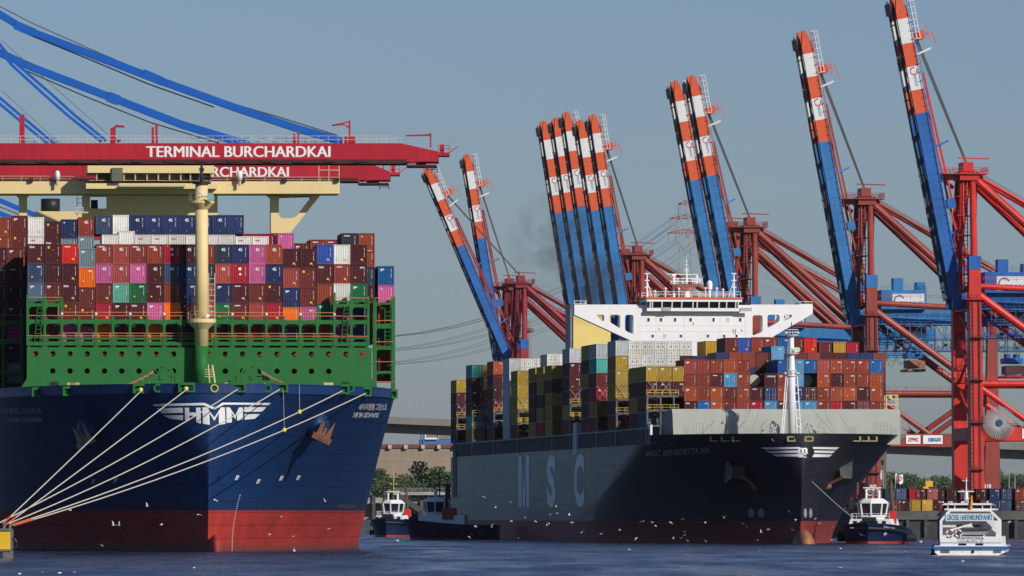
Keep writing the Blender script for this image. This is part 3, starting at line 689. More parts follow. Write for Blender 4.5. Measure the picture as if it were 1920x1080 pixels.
fl += row(H, 72, [(-10, 407, 'brick red', 'yel'), (21, 404, 'brown red', ''), (52, 407, 'white', 'yel'), (83, 415, 'maroon', 'top'), (114, 411, 'navy', ''), (146, 407, 'brick red', '45'), (179, 403, 'slate blue', '45'), (211, 403, 'white', 'plain'), (242, 403, 'navy', '45'), (273, 403, 'navy', '45'), (304, 403, 'navy', '45'), (335, 403, 'navy', '45'), (366, 403, 'navy', ''), (397, 403, 'navy', '45'), (427, 403, 'navy', '')], 2.9, "in the blue ship's topmost row", 'blue')
fl += row(H, 72, [(-10, 442, 'rust', ''), (21, 440, 'brown red', 'top'), (52, 443, 'white', 'red'), (83, 450, 'maroon', 'tex'), (114, 446, 'grey', ''), (146, 442, 'grey', '')], 2.9, "second row from the blue ship's top", 'blue', under=7)
fl += row(H, 88, [(455, 438, 'crimson', ''), (486, 438, 'crimson', '')], 2.9, 'behind the white row on the blue ship', 'blue', under=7)
fl += row(H, 57, [(502.5, 438, 'crimson', ''), (520.5, 437, 'pink', '')][1:], 2.9, 'right of the white row on the blue ship', 'blue', under=7)
fl += row(H, 100, [(550, 456, 'brown red', ''), (581, 449, 'brick red', 'bar'), (610, 449, 'brick red', 'bar')], 2.9, 'barely showing above the right front stacks', 'blue', under=7)
fl += row(H, 57, [(640, 437, 'charcoal', 'bar'), (672, 437, 'rust', '')], 2.9, 'on the right shoulder stacks of the blue ship', 'blue')
# outboard stacks of the second bay
side_cols = {672: ['rust', 'dark slate', 'maroon', 'brick red', 'brown red'], 708.5: [None, 'blue', 'pink', 'rust', 'slate blue', 'brown red', 'maroon'], 13: ['brown red', 'maroon', 'dark brown', 'maroon', 'magenta', 'maroon', 'grey'], -18: ['maroon', 'brown red', 'maroon', 'dark brown', 'maroon', 'maroon', 'maroon']}
nm = {672: 'inner right shoulder', 708.5: 'outermost right', 13: 'shaded left shoulder', -18: 'outermost left'}
for px, cl in side_cols.items():
    y0 = 464 if px != 708.5 else 462.5
    x, z = H.pl(px, y0, 57)
    for t, c in enumerate(cl):
        if c: container(H, x+W2+.03, 57, z-2.9*(t+1), 2.9, c, f"{c} container, {_n[t]} tier down in the {nm[px]} stack of the blue ship", 'containers stowed on the blue ship', mark='bar' if t == 1 and px == 13 else '')
x = lambda i: (i-11.5)*2.53
for i in range(2, 21):
    if i < 7 or i > 15:
        for t in range(7): fl.append((x(i), 57, 42.9-2.9*t-(2.9 if i > 15 else 0)-.6, 2.88))
for i in range(20):
    for t in range(5, 7): fl.append(((i-9.5)*2.53, 42.05, TZ(t)-.05, 2.88))
filler(H, fl, seed=3)
# ============================================================ the black and grey ship (right)
VP = -800
S = Frame((1505-960)/FP*1476, 1476, (VP-960)/FP)
msc = thing('container_ship', 'black-bowed container ship with grey side and white winged bow emblem, towed by tugs', 'ship', S.M)
def hull_two_tone():
    m = bpy.data.materials.new('hull_black_and_grey'); m.use_nodes = True; n, l = m.node_tree.nodes, m.node_tree.links; b = n['Principled BSDF']
    b.inputs['Roughness'].default_value = .5; b.inputs['Specular IOR Level'].default_value = .35
    tc = n.new('ShaderNodeTexCoord'); sx = n.new('ShaderNodeSeparateXYZ'); l.new(tc.outputs['Object'], sx.inputs[0])
    def mth(op, a, c_):
        q = n.new('ShaderNodeMath'); q.operation = op
        for i, v in ((0, a), (1, c_)):
            if isinstance(v, (int, float)): q.inputs[i].default_value = v
            else: l.new(v, q.inputs[i])
        return q.outputs[0]
    d = mth('SUBTRACT', 20, sx.outputs[2]); lim = mth('ADD', mth('ADD', 38, mth('MULTIPLY', d, 5.4)), mth('MULTIPLY', mth('POWER', d, 3), .006))
    f = mth('SUBTRACT', sx.outputs[1], lim); mr = n.new('ShaderNodeMapRange'); mr.inputs[1].default_value = -2; mr.inputs[2].default_value = 2.5; l.new(f, mr.inputs[0])
    nz = n.new('ShaderNodeTexNoise'); nz.inputs['Scale'].default_value = .12; nz.inputs['Detail'].default_value = 9; l.new(tc.outputs['Object'], nz.inputs[0])
    mp = n.new('ShaderNodeMapping'); mp.inputs['Scale'].default_value = (.1, .012, .9); l.new(tc.outputs['Object'], mp.inputs[0])
    n2 = n.new('ShaderNodeTexNoise'); n2.inputs['Scale'].default_value = 1.4; n2.inputs['Detail'].default_value = 4; l.new(mp.outputs[0], n2.inputs[0])
    va = mth('ADD', mth('MULTIPLY', nz.outputs[0], .7), mth('MULTIPLY', n2.outputs[0], .9))
    g = n.new('ShaderNodeVectorMath'); g.operation = 'SCALE'; g.inputs[0].default_value = (.22, .25, .185); l.new(va, g.inputs['Scale'])
    # dirty band low down
    dr = n.new('ShaderNodeMapRange'); dr.inputs[1].default_value = 4; dr.inputs[2].default_value = 10; dr.inputs[3].default_value = .55; dr.inputs[4].default_value = 0; l.new(sx.outputs[2], dr.inputs[0])
    dn = mth('MULTIPLY', dr.outputs[0], mth('MULTIPLY', nz.outputs[0], 1.6)); mx0 = n.new('ShaderNodeMix'); mx0.data_type = 'RGBA'
    l.new(dn, mx0.inputs[0]); l.new(g.outputs[0], mx0.inputs[6]); mx0.inputs[7].default_value = (.09, .06, .045, 1)
    k = n.new('ShaderNodeVectorMath'); k.operation = 'SCALE'; k.inputs[0].default_value = (.015, .016, .026); l.new(va, k.inputs['Scale'])
    mx = n.new('ShaderNodeMix'); mx.data_type = 'RGBA'; l.new(mr.outputs[0], mx.inputs[0]); l.new(k.outputs[0], mx.inputs[6]); l.new(mx0.outputs[2], mx.inputs[7])
    l.new(mx.outputs[2], b.inputs['Base Color'])
    # plate seams
    bk = n.new('ShaderNodeTexBrick'); bk.inputs['Scale'].default_value = 1; bk.inputs['Brick Width'].default_value = 12; bk.inputs['Row Height'].default_value = 2.6
    bk.inputs['Mortar Size'].default_value = .05; cx = n.new('ShaderNodeCombineXYZ'); l.new(sx.outputs[1], cx.inputs[0]); l.new(sx.outputs[2], cx.inputs[1]); l.new(cx.outputs[0], bk.inputs[0])
    bp = n.new('ShaderNodeBump'); bp.inputs['Strength'].default_value = .4; bp.inputs['Distance'].default_value = .06; l.new(bk.outputs['Fac'], bp.inputs['Height']); l.new(bp.outputs[0], b.inputs['Normal'])
    return m
M_mh = hull_two_tone()
M_mred = mat('hull_dark_red', srgb(140, 52, 46), rough=.65, var=.18, scale=.3, streak=.4, rust=(.16, .07, .03))
M_lg = mat('breakwater_grey', srgb(168, 172, 160), rough=.6, var=.07, scale=.3, streak=.18, rust=(.22, .17, .12)); M_wh = mat('ship_white', (.80, .79, .77), rough=.5, var=.03, scale=.4, streak=.16, rust=(.50, .38, .28))
M_dk = mat('dark_deck_steel', (.06, .065, .07), rough=.7, var=.3); M_post = mat('lashing_grey', (.17, .18, .18), var=.2, scale=1)
MB_, MD = 24.1, 20.4
def mprof(z):
    t = max(0, min(1, z/MD)); s = t**1.5
    return (3*(1-t)**2+.3, 130+(42-130)*s, 1.5+.5*s, 1.0+(.52-1.0)*t**1.6, 1.0)
mlow = hull_obj('lower_hull', hull_mesh(MB_, 376, [-3, 0, 1, 2.5, 4.2], mprof, 40), M_mred, msc)
mup = hull_obj('upper_hull', hull_mesh(MB_, 376, [4.2, 6, 8, 10, 12, 14, 16, 17.5, 18.7], mprof, 48), M_mh, msc)
fb = MB(); r0, r1 = [hull_mesh(MB_, 376, [z], mprof, 48)[0] for z in (18.7, MD)]
nf = 44
for sg in (1, -1):
    vs = [(sg*x, y, z) for x, y, z in r0[:nf]]+[(sg*x, y, z) for x, y, z in r1[:nf]]
    fb.add(vs, [((i, i+1, nf+i+1, nf+i) if sg > 0 else (nf+i, nf+i+1, i+1, i)) for i in range(nf-1)])
mbul = fb.build('bulwark', M_mh, msc, smooth=True)
mbv = bvh_of(mlow, mup, mbul)
n = len(r0); MB().add([(x, y, 18.65) for x, y, z in r0]+[(-x, y, 18.65) for x, y, z in r0], [(i, i+1, n+i+1, n+i) for i in range(n-1)]).build('deck', M_dk, msc)
MB().ball((.4, 1.6, -1.0), 2.0, 6, 3.6, 18, 12).build('bulbous_bow', mat('rusty_bulb', (.30, .13, .06), var=.3, scale=1), msc, smooth=True)

# emblem: wings and the round badge (1427..1573 x 838..860)
EX = lambda x: (x-1426)/148; EY = lambda y: (860-y)/22
E_ = lambda *pts: [(EX(x), EY(y)) for x, y in pts]
hpoly('wing_emblem', [E_((1426,839),(1493,838.5),(1493,842),(1434,843)), E_((1434,846),(1492,845),(1492,849),(1443,850)), E_((1444,852.5),(1493,851.5),(1496,857),(1451,856)),
      E_((1517,838.5),(1574,838.5),(1567,843),(1518,842)), E_((1519,845),(1565,845.5),(1557,850),(1519,849)), E_((1518,851.5),(1557,852.5),(1550,857),(1513,857.5))], q(1426, 1574, 838, 860), fr=S, bvh=mbv, par=msc, cuts=24, vcuts=3)
for s, quad, bo, c in (('m', [(1496, 848.5), (1514, 848.5), (1514, 839.5), (1496, 839.5)], .05, 1), ('SC', [(1497, 858), (1512, 858), (1512, 851.5), (1497, 851.5)], .04, 1),
                       ('MSC BENEDETTA XIII', [(1211, 857), (1329, 849.5), (1329, 839), (1211, 846)], .025, 0), ('MSC', [(1655, 854), (1668, 849), (1671, 839), (1658, 845)], .03, 0)):
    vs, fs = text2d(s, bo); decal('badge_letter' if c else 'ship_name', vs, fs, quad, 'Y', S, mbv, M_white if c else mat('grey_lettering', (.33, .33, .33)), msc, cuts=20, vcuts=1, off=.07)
hpoly('badge_bar', [[(0, 0), (1, 0), (1, 1), (0, 1)]], q(1495, 1515, 849, 850.5), fr=S, bvh=mbv, par=msc, cuts=8, vcuts=1)
M_biglet = mat('faded_white_lettering', (.85, .88, .78), var=.08)
for s, x0, x1, bo in (('M', 973, 993, 0), ('S', 1026, 1042.5, .045), ('C', 1077, 1096, .045)):
    vs, fs = text2d(s, bo) if s != 'M' else ([(0,0),(.28,0),(.28,1),(0,1),(.72,0),(1,0),(1,1),(.72,1),(.42,0),(.58,0),(.281,.97),(.281,1),(.5,.3),(.719,1),(.719,.97)], [(0,1,2,3),(4,5,6,7),(8,12,11,10),(8,9,12),(9,14,13,12)]); decal('side_letter', vs, fs, [(x0, 951), (x1, 952), (x1, 855-(x1-973)*.045), (x0, 856-(x0-973)*.045)], 'X', S, mbv, M_biglet, msc, cuts=3, vcuts=3, off=.07)
for px in (1402, 1421): hpoly('bulb_mark', [[(x*.5+.5, y*.5+.5) for x, y in circle(0, 0, 1, 14)]], q(px, px+12, 953, 971), fr=S, bvh=mbv, par=msc, m=mat('worn_white', (.35, .36, .36)), cuts=3, vcuts=2)
for px in (1507, 1517): hpoly('bulb_mark', [[(x*.5+.5, y*.5+.5) for x, y in circle(0, 0, 1, 14)]], q(px, px+6, 953, 971), fr=S, bvh=mbv, par=msc, m=mat('worn_white', (.35, .36, .36)), cuts=3, vcuts=2)
for px in (1339, 1360, 1381, 1484, 1517, 1606, 1622, 1637):                  # mooring openings along the bulwark
    p = S.cast(px, 823, mbv)
    if p: MB().prism([rrect(-.85, .85, -.5, .5, .2), rrect(-.5, .5, -.28, .28, .1)], -.12, .3).build('fairlead', mat('olive_frame', (.28, .24, .12)), msc, mw=Matrix.Translation(p))
for px, sg in ((1576, 1), (1388, -1)):                                        # anchor pockets
    p = S.cast(px, 885, mbv)
    A = bpy.data.objects.new('anchor_pocket', None); COL.objects.link(A); A.parent = msc; A.matrix_basis = Matrix.Translation(p)
    b = MB(); b.add([(-.6*sg, -2.4, 1.0), (1.8*sg, -2.1, 1.0), (1.9*sg, -1.8, -1.2), (-.3*sg, -2.2, -1.2), (-4*sg, 3, 2), (2.5*sg, 1, 2.2), (2.6*sg, 3, -2.2), (-5*sg, 6, -3)],
          [(0,1,2,3),(0,4,5,1),(1,5,6,2),(2,6,7,3),(3,7,4,0)]); b.build('housing', mat('pocket_sunlit', (.06, .062, .07)) if sg > 0 else mat('pocket_shaded', (.014, .014, .02)), A)  # one housing paint, toned lighter on the sunlit bow and darker on the shaded
    b = MB(); b.ball((-3.0*sg, -.6, -2.6), 1.3, 1.0, .8); b.beam((-2.2*sg, -.8, -2.2), (.3*sg, -2.8, -.9), .5); b.build('anchor', M_rustm, A)

# forecastle: breakwater, windlasses, mast
yw = 27
w_ = lambda px, py, y=yw: S.pl(px, py, y)
(xl0, zl0), (xr0, _) = w_(1262, 812), w_(1688, 812); zt = w_(1480, 767)[1]; zk = w_(1480, 776)[1]
b = MB(); b.prism([[(xl0+.1, 18.6), (xr0, 18.6), (xr0, zk), (xl0-.1, zk)]], yw, yw+.3)
b.add([(xl0-.1, yw, zk), (xr0, yw, zk), (xr0, yw+1.2, zt), (xl0-.1, yw+1.2, zt), (xl0-.1, yw+1.5, zt), (xr0, yw+1.5, zt)], [(0,1,2,3), (3,2,5,4)])
b.build('breakwater', M_lg, msc)
MB().add([(xl0-.1, yw+.1, 18.6), (xl0-.1, yw+.1, zk), (xl0-.1, yw+1.2, zt), (xl0-1.0, yw+8, zt-.6), (xl0-1.3, yw+8, 18.6)], [(0,1,2,3,4)]).build('breakwater_end', M_post, msc)
for px, sg in ((1445, -1), (1514, 1)):
    x, z = w_(px, 806, 16); wl = bpy.data.objects.new('windlass', None); COL.objects.link(wl); wl.parent = msc; wl.matrix_basis = Matrix.Translation((x, 16, z))
    MB().prism([circle(0, 0, 1.75, 20), circle(0, 0, 1.2, 20)], 0, .7).build('rim', mat('windlass_grey', (.4, .41, .4)), wl)
    b = MB()
    for k in range(8): a = R(45*k); b.beam((.2*math.cos(a), .4, .2*math.sin(a)), (1.3*math.cos(a), .4, 1.3*math.sin(a)), .14)
    b.build('spoke', M_steel, wl)
    MB().box(-2, 2, -.1, .9, -1.6, -.9).build('frame', M_lg, wl)
    c = MB()
    for k in range(14):
        t = k/13; p = Vector((sg*(1.2+4.4*t), -.6, .2-1.4*t)); c.beam(p+Vector((-.25*sg, 0, .12)), p+Vector((.25*sg, 0, -.12)), .26 if k % 2 else .14, .14 if k % 2 else .26)
    c.build('anchor_chain', mat('white_chain', (.45, .43, .38), var=.3), wl)
b = MB()
for px0, px1, hh in ((1300, 1318, 1.9), (1318, 1334, 1.7), (1282, 1294, 1.0), (1638, 1670, 2.0), (1672, 1684, 1.0), (1594, 1604, 1.2), (1533, 1546, 1.2), (1395, 1408, 1.2)):
    x0, z = w_(px0, 813, 20); x1, _ = w_(px1, 813, 20)
    for k in range(4): b.beam((x0, 20, z+hh*k/3), (x1, 20, z+hh*k/3), .08)
    nn = max(2, int((x1-x0)/.6))
    for k in range(nn+1): b.beam((x0+(x1-x0)*k/nn, 20, z-.3), (x0+(x1-x0)*k/nn, 20, z+hh), .08)
b.build('deck_rail', M_steel, msc)
b = MB()
for (xa, ya), (xb, yb2) in (((1366, 768), (1345, 812)), ((1400, 768), (1386, 812)), ((1406, 768), (1389, 812)), ((1424, 768), (1408, 812)), ((1524, 768), (1562, 812)), ((1545, 768), (1566, 812)), ((1567, 768), (1596, 812))):
    a, c = w_(xa, ya, 24), w_(xb, yb2, 12); b.beam((a[0], 24, a[1]), (c[0], 12, c[1]), .05)
b.build('rigging_wire', M_steel, msc)
fm = bpy.data.objects.new('foremast', None); COL.objects.link(fm); fm.parent = msc
ym = 14; X, z0 = w_(1484, 812, ym); fm.matrix_basis = Matrix.Translation((X, ym, 0)); zz = lambda py: w_(1484, py, ym)[1]
b = MB(); b.lathe([(.72, 18.6), (.72, zz(700)), (.50, zz(660)), (.45, zz(628))], 18); b.build('pole', M_wh, fm, smooth=True)
for py, r in ((628, 1.25), (662, 1.3), (704, 1.0)):
    b = MB(); b.lathe([(.5, -.5), (r, -.1), (r, 0)], 14, (0, 0, zz(py))); b.build('platform', M_wh, fm)
    b = MB(); b.rail([(r*math.cos(R(a)), r*math.sin(R(a)), zz(py)) for a in range(0, 361, 45)], 1.0, 1.2, .05); b.build('railing', M_wh, fm)
b = MB(); b.ladder((-1.9, -.5, 18.7), (-.9, -.3, zz(706)), .35, 1.4, .09); b.ladder((1.5, -.5, 18.7), (.7, -.3, zz(706)), .7, 1.4, .09); b.build('side_stay', M_wh, fm)
b = MB(); b.ladder((-.85, -.4, 19), (-.6, -.4, zz(665)), .4, .9, .05); b.build('ladder', M_steel, fm)
b = MB(); b.tube((0, 0, zz(628)), (0, 0, zz(604)), .12, .08); b.box(-.3, .3, -.2, .2, zz(618), zz(612)); b.build('navigation_light', M_black, fm)
for dx, py in ((-1.2, 627), (1.1, 627), (-1.3, 703), (1.1, 703), (.6, 663)): MB().ball((dx, -.9, zz(py)+.3), .22, n=8, m=6).build('floodlight', M_white, fm)
MB().box(.3, 1.4, -1.0, -.9, zz(660), zz(652)).build('notice_board', mat('board_white_green', (.5, .62, .5)), fm)

# deck edge posts under the outboard stacks, gangway
b = MB(); y = 36
while y < 368:
    b.beam((-MB_+.5, y, 18.6), (-MB_+.5, y, 21.7), .35+.15*random.random(), .35); y += random.uniform(2.0, 3.4)
b.box(-MB_+.1, -MB_+.9, 34, 370, 21.55, 21.8); b.build('deck_edge_posts', M_post, msc)['kind'] = 'stuff'
MB().box(-MB_+1.2, -MB_+1.5, 34, 370, 18.6, 21.8).build('coaming', M_dk, msc)
yy, _ = S.yside(1078, -MB_); MB().box(-MB_-.05, -MB_+1, yy-3, yy+3, 17.5, 24.0).build('pilot_gate', mat('gate_grey', (.42, .45, .46)), msc)
yy, _ = S.yside(1219, -MB_); MB().box(-MB_-.1, -MB_+.3, yy-1, yy+1, 20.4, 22.3).build('side_light_box', M_white, msc)

# ------------------------------------------------------------ accommodation and bridge
yb = 158
a = bpy.data.objects.new('accommodation', None); COL.objects.link(a); a.parent = msc
G = lambda px, py, y=yb: S.pl(px, py, y)
def PP(pts, r=.5): return roundpoly([G(*p) for p in pts], r)
body = [G(1190, 572), G(1408, 572), G(1408, 690), G(1198, 690)]
b = MB(); body = [G(1408, 572), G(1408, 695), G(1196, 695), G(1196, 572)]
wl_ = [[G(1077, 571), G(1196, 571), G(1196, 641), G(1186, 640), G(1077, 590)], PP([(1118, 590), (1133, 590), (1133, 602), (1128, 602)], .3), PP([(1142, 590), (1163, 590), (1163, 616), (1142, 603)]), PP([(1172, 590), (1188, 590), (1188, 627), (1172, 620)])]
wr_ = [[G(1408, 571), G(1524, 571), G(1524, 588), G(1448, 632), G(1408, 632)], PP([(1411, 591), (1430, 591), (1430, 622), (1411, 630)]), PP([(1439, 590), (1462, 590), (1462, 602), (1439, 616)]), PP([(1470, 590), (1485, 590), (1485, 594), (1470, 602)], .3)]
MB().prism([PL for PL in [body]], yb, yb+13).build('deckhouse', M_wh, a)
b = MB()
for py in (607, 618, 637): z = G(0, py)[1]; b.box(G(1197, 0)[0], G(1407, 0)[0], yb-.05, yb-.003, z, z+.06)
for px in (1230, 1283, 1350, 1398): x = G(px, 0)[0]; b.box(x, x+.06, yb-.04, yb-.004, G(0, 640)[1], G(0, 590)[1])
b.build('plate_seams', mat('seam_grey', (.68, .67, .64)), a)
b = MB()
for px, py, hh in ((1375, 617, 9), (1379, 617, 11), (1391, 617, 6), (1236, 615, 5), (1300, 604, 6)): x, z = G(px, py); b.add([(x-.12, yb-.06, z), (x+.12, yb-.06, z), (x+.05, yb-.06, z-hh*.1), (x-.06, yb-.06, z-hh*.1)], [(0, 3, 2, 1)])
b.build('rust_runs', mat('rust_run', (.42, .22, .10), var=.3), a)
for lp in (wl_, wr_): MB().prism(lp, yb+.02, yb+3.2).build('bridge_wing', M_wh, a)
def win(px, py, w=4.2, h=6.5, m=M_glass):
    x, z = G(px, py); hw, hh = w/2/9.2, h/2/9.2
    f = MB(); f.prism([[(x-hw-.08, z-hh-.08), (x+hw+.08, z-hh-.08), (x+hw+.08, z+hh+.08), (x-hw-.08, z+hh+.08)], [(x-hw, z-hh), (x+hw, z-hh), (x+hw, z+hh), (x-hw, z+hh)]], yb-.08, yb-.005)
    o = f.build('window', M_wh, a); MB().box(x-hw, x+hw, yb-.03, yb-.01, z-hh, z+hh).build('pane', m, o)
M_curt = mat('curtained_glass', (.5, .5, .48))
for px in (1216, 1239.5, 1266, 1295, 1338, 1388): win(px, 599.5)
win(1365, 599.5, m=M_curt); win(1247, 630, m=M_curt)
for px in (1224, 1277, 1327.5, 1358, 1381): win(px, 630, 4, 5)
# wheelhouse
x0, x1 = G(1213, 0)[0], G(1386, 0)[0]; z1, z2, z3 = G(0, 574)[1], G(0, 562)[1], G(0, 557)[1]; z4 = G(0, 553.5)[1]
MB().box(x0-.2, x1+.2, yb-1.5, yb+9, G(0, 580)[1], z1).build('wheelhouse_wall', M_wh, a)
MB().box(x0-.3, x1+.3, yb-2.0, yb+9, z2, z3).build('wheelhouse_roof', M_wh, a)
MB().box(x0-.5, x1+.5, yb-2.2, yb+9, z3, z4).build('roof_band', mat('orange_band', srgb(215, 95, 45)), a)
MB().box(x0, x1, yb+1.2, yb+8.8, z1, z2).build('wheelhouse_core', M_dk, a)
ed = [1217, 1221, 1239, 1258, 1276, 1297, 1305, 1327, 1346, 1360, 1377, 1382]
for c, d in zip(ed, ed[1:]):
    xa, xb = G(c, 0)[0], G(d, 0)[0]; w = MB(); w.add([(xa+.12, yb-1.3, z1), (xb-.12, yb-1.3, z1), (xb-.12, yb-1.8, z2), (xa+.12, yb-1.8, z2)], [(0,1,2,3)]); w.build('window', M_glass, a)
for c in ed: xa = G(c, 0)[0]; MB().beam((xa, yb-1.4, z1), (xa, yb-1.9, z2), .26, .3).build('mullion', M_wh, a)
for c, d in ((1240, 1256), (1386, 1407)): b = MB(); b.box(G(c, 0)[0], G(d, 0)[0], yb-1.75, yb-1.6, G(0, 580)[1], G(0, 573)[1]); b.build('grating', mat('grating_grey', (.4, .4, .38)), a)
b = MB(); xw0, xw1 = G(1077, 0)[0], G(1523, 0)[0]; zw = G(0, 571)[1]; zr = z4
b.rail([(xw0, yb+.2, zw), (xw0+2.5, yb+.2, zw), (xw0+2.5, yb+2.5, zw)], 1.1, .9, .05); b.rail([(xw1-2.5, yb+.2, zw), (xw1, yb+.2, zw)], 1.1, .9, .05)
b.rail([(x0, yb-2, zr), (x1, yb-2, zr)], 1.1, 1.6, .05); b.rail([(x0, yb+8, zr), (x1, yb+8, zr)], 1.1, 1.6, .05); b.build('railing', M_wh, a)
for px, pt in ((1213, 512), (1376, 512)):
    x, zt_ = G(px, pt); b = MB(); b.tube((x, yb, zr-2), (x, yb, zt_), .28, .15); b.beam((x+(.2 if px < 1300 else -.2), yb, zt_-2), (x+(1.1 if px < 1300 else -1.1), yb, zr), .12)
    for k in range(3): b.box(x-.5, x+.5, yb-.2, yb+.2, zt_-.2-k*1.4, zt_-k*1.4)
    b.build('light_mast', M_wh, a)
mm = bpy.data.objects.new('radar_mast', None); COL.objects.link(mm); mm.parent = msc; x, _ = G(1291, 0); mm.matrix_basis = Matrix.Translation((x, yb+3, 0))
zq = lambda py: G(0, py)[1]
b = MB(); b.lathe([(.7, zr), (.6, zq(542)), (2.0, zq(533)), (2.9, zq(529)), (3.1, zq(528))], 14); b.build('pedestal', M_wh, mm)
b = MB(); b.rail([(-3, -1.6, zq(528)), (3, -1.6, zq(528))], 1.2, 1, .06); b.rail([(-3, 1.6, zq(528)), (3, 1.6, zq(528))], 1.2, 1, .06); b.build('railing', M_wh, mm)
b = MB(); b.tube((0, 0, zq(528)), (0, 0, zq(497)), .3, .12); b.tube((0, 0, zq(497)), (0, 0, zq(473)), .08, .04); b.beam((-2.4, 0, zq(509)), (2.4, 0, zq(509)), .14)
for k, py in enumerate((503, 499, 492, 485)): b.box(-.5+.1*k, .5-.1*k, -.2, .2, zq(py), zq(py)+.14)
b.tube((-2.6, 0, zr), (-2.6, 0, zq(512)), .3, .22); b.box(-3.0, -2.2, -.3, .3, zq(513), zq(509)); b.tube((2.1, 0, zq(528)), (2.1, 0, zq(515)), .15); b.ball((2.1, 0, zq(514)), .35, n=8, m=6); b.build('mast_pole', M_wh, mm)
b = MB(); b.box(-4.2, -1.4, -.15, .15, zq(509), zq(508)); b.box(1.0, 3.2, -.2, 0, zq(520), zq(519)); b.build('radar_scanner', M_wh, mm)
xd, zd = G(1333, 534); b = MB(); b.lathe([(.55, -.9), (.6, .3), (.4, .8), (.05, 1.0)], 14, (xd, yb+2, zd)); b.tube((xd, yb+2, zr), (xd, yb+2, zd-.8), .3)
for px in (1229, 1249, 1274, 1357, 1324, 1345): xx = G(px, 0)[0]; hh = random.uniform(.8, 1.9); b.tube((xx, yb+1, zr), (xx, yb+1, zr+hh), .12); b.ball((xx, yb+1, zr+hh), .28, n=8, m=6)
b.build('satellite_dome', M_wh, a, smooth=False)
# funnel island, aft
yf, _ = S.yside(1110, 0); fu = bpy.data.objects.new('funnel_island', None); COL.objects.link(fu); fu.parent = msc
F_ = lambda px, py: S.pl(px, py, yf)
b = MB(); b.box(F_(1075, 0)[0], F_(1145, 0)[0], yf, yf+9, 18.7, F_(0, 583)[1]); b.build('casing', mat('funnel_yellow', srgb(222, 200, 118), var=.05, scale=.3), fu)
b = MB(); b.box(F_(1069.5, 0)[0], F_(1075, 0)[0]-.02, yf+.3, yf+9, 18.7, F_(0, 566)[1]); b.build('exhaust_trunk', M_post, fu)
b = MB()
for px in (1084, 1096, 1110, 1124): b.tube((F_(px, 0)[0], yf+4, F_(0, 584)[1]), (F_(px, 0)[0], yf+4, F_(0, 566)[1]), .6)
b.build('exhaust_pipe', M_black, fu)
b = MB(); b.rail([(F_(1048, 0)[0], yf+2, F_(0, 680)[1]), (F_(1075, 0)[0], yf+2, F_(0, 680)[1])], 1.1, 1); b.build('railing', M_steel, fu)
# stern
b = MB(); ys = 372; b.box(-MB_-.1, -MB_+.3, ys-9, ys-1, 9.5, 19.5); b.box(-MB_, -MB_+3, ys-6, ys, 18.7, 22.5); b.build('stern_mooring_recess', M_dk, msc)

# ------------------------------------------------------------ its containers
# outboard stacks: px of the near edge, tier colours from the top with the side's shade worked in, top tier number (tier 1 stands at z 22), fronts showing beside them
XS = -MB_+.35+W2
stacks = [(856, 5, ['olive yellow','maroon','maroon','dark brown','maroon'], [('brick red', 4)]),
 (884.9, 6, ['teal','maroon','dark brown','maroon','teal','olive yellow'], [('crimson', 3)]),
 (925, 6, ['rust orange','maroon','dark brown','brown red','navy','maroon'], [('salmon red', 1)]),
 (955, 6, ['shade-grey white']*6, []), (970.3, 5, ['olive yellow']*4+['maroon'], []),
 (1003.8, 5, ['olive yellow','maroon','maroon','maroon','olive yellow'], []), (1019, 5, ['olive yellow','olive yellow','maroon','olive yellow','crimson'], []),
 (1034.6, 5, ['olive yellow','maroon','olive yellow','olive yellow','olive yellow'], []), (1068, 6, ['shade-grey white','maroon','maroon','maroon','olive yellow','brown red'], []),
 (1103.9, 6, ['olive yellow','dark brown','olive yellow','maroon','maroon','brown red'], []), (1118.3, 6, ['shade-grey white','teal','brown red','crimson','olive yellow','brown red'], []),
 (1154.4, 6, ['shade-grey white','olive yellow','olive yellow','olive yellow','maroon','brown red'], []), (1195, 4, ['olive yellow','maroon','olive yellow','maroon'], []), (1211.5, 4, ['olive yellow','maroon','brown red','slate blue'], [])]
fl = []; ZB = 21.9; grp = 'containers stowed on the black and grey ship'
row_after = {0: ['yellow'], 1: ['olive yellow'], 3: ['white', 'white'], 7: [], 11: [], 13: ['olive yellow', 'olive yellow']}
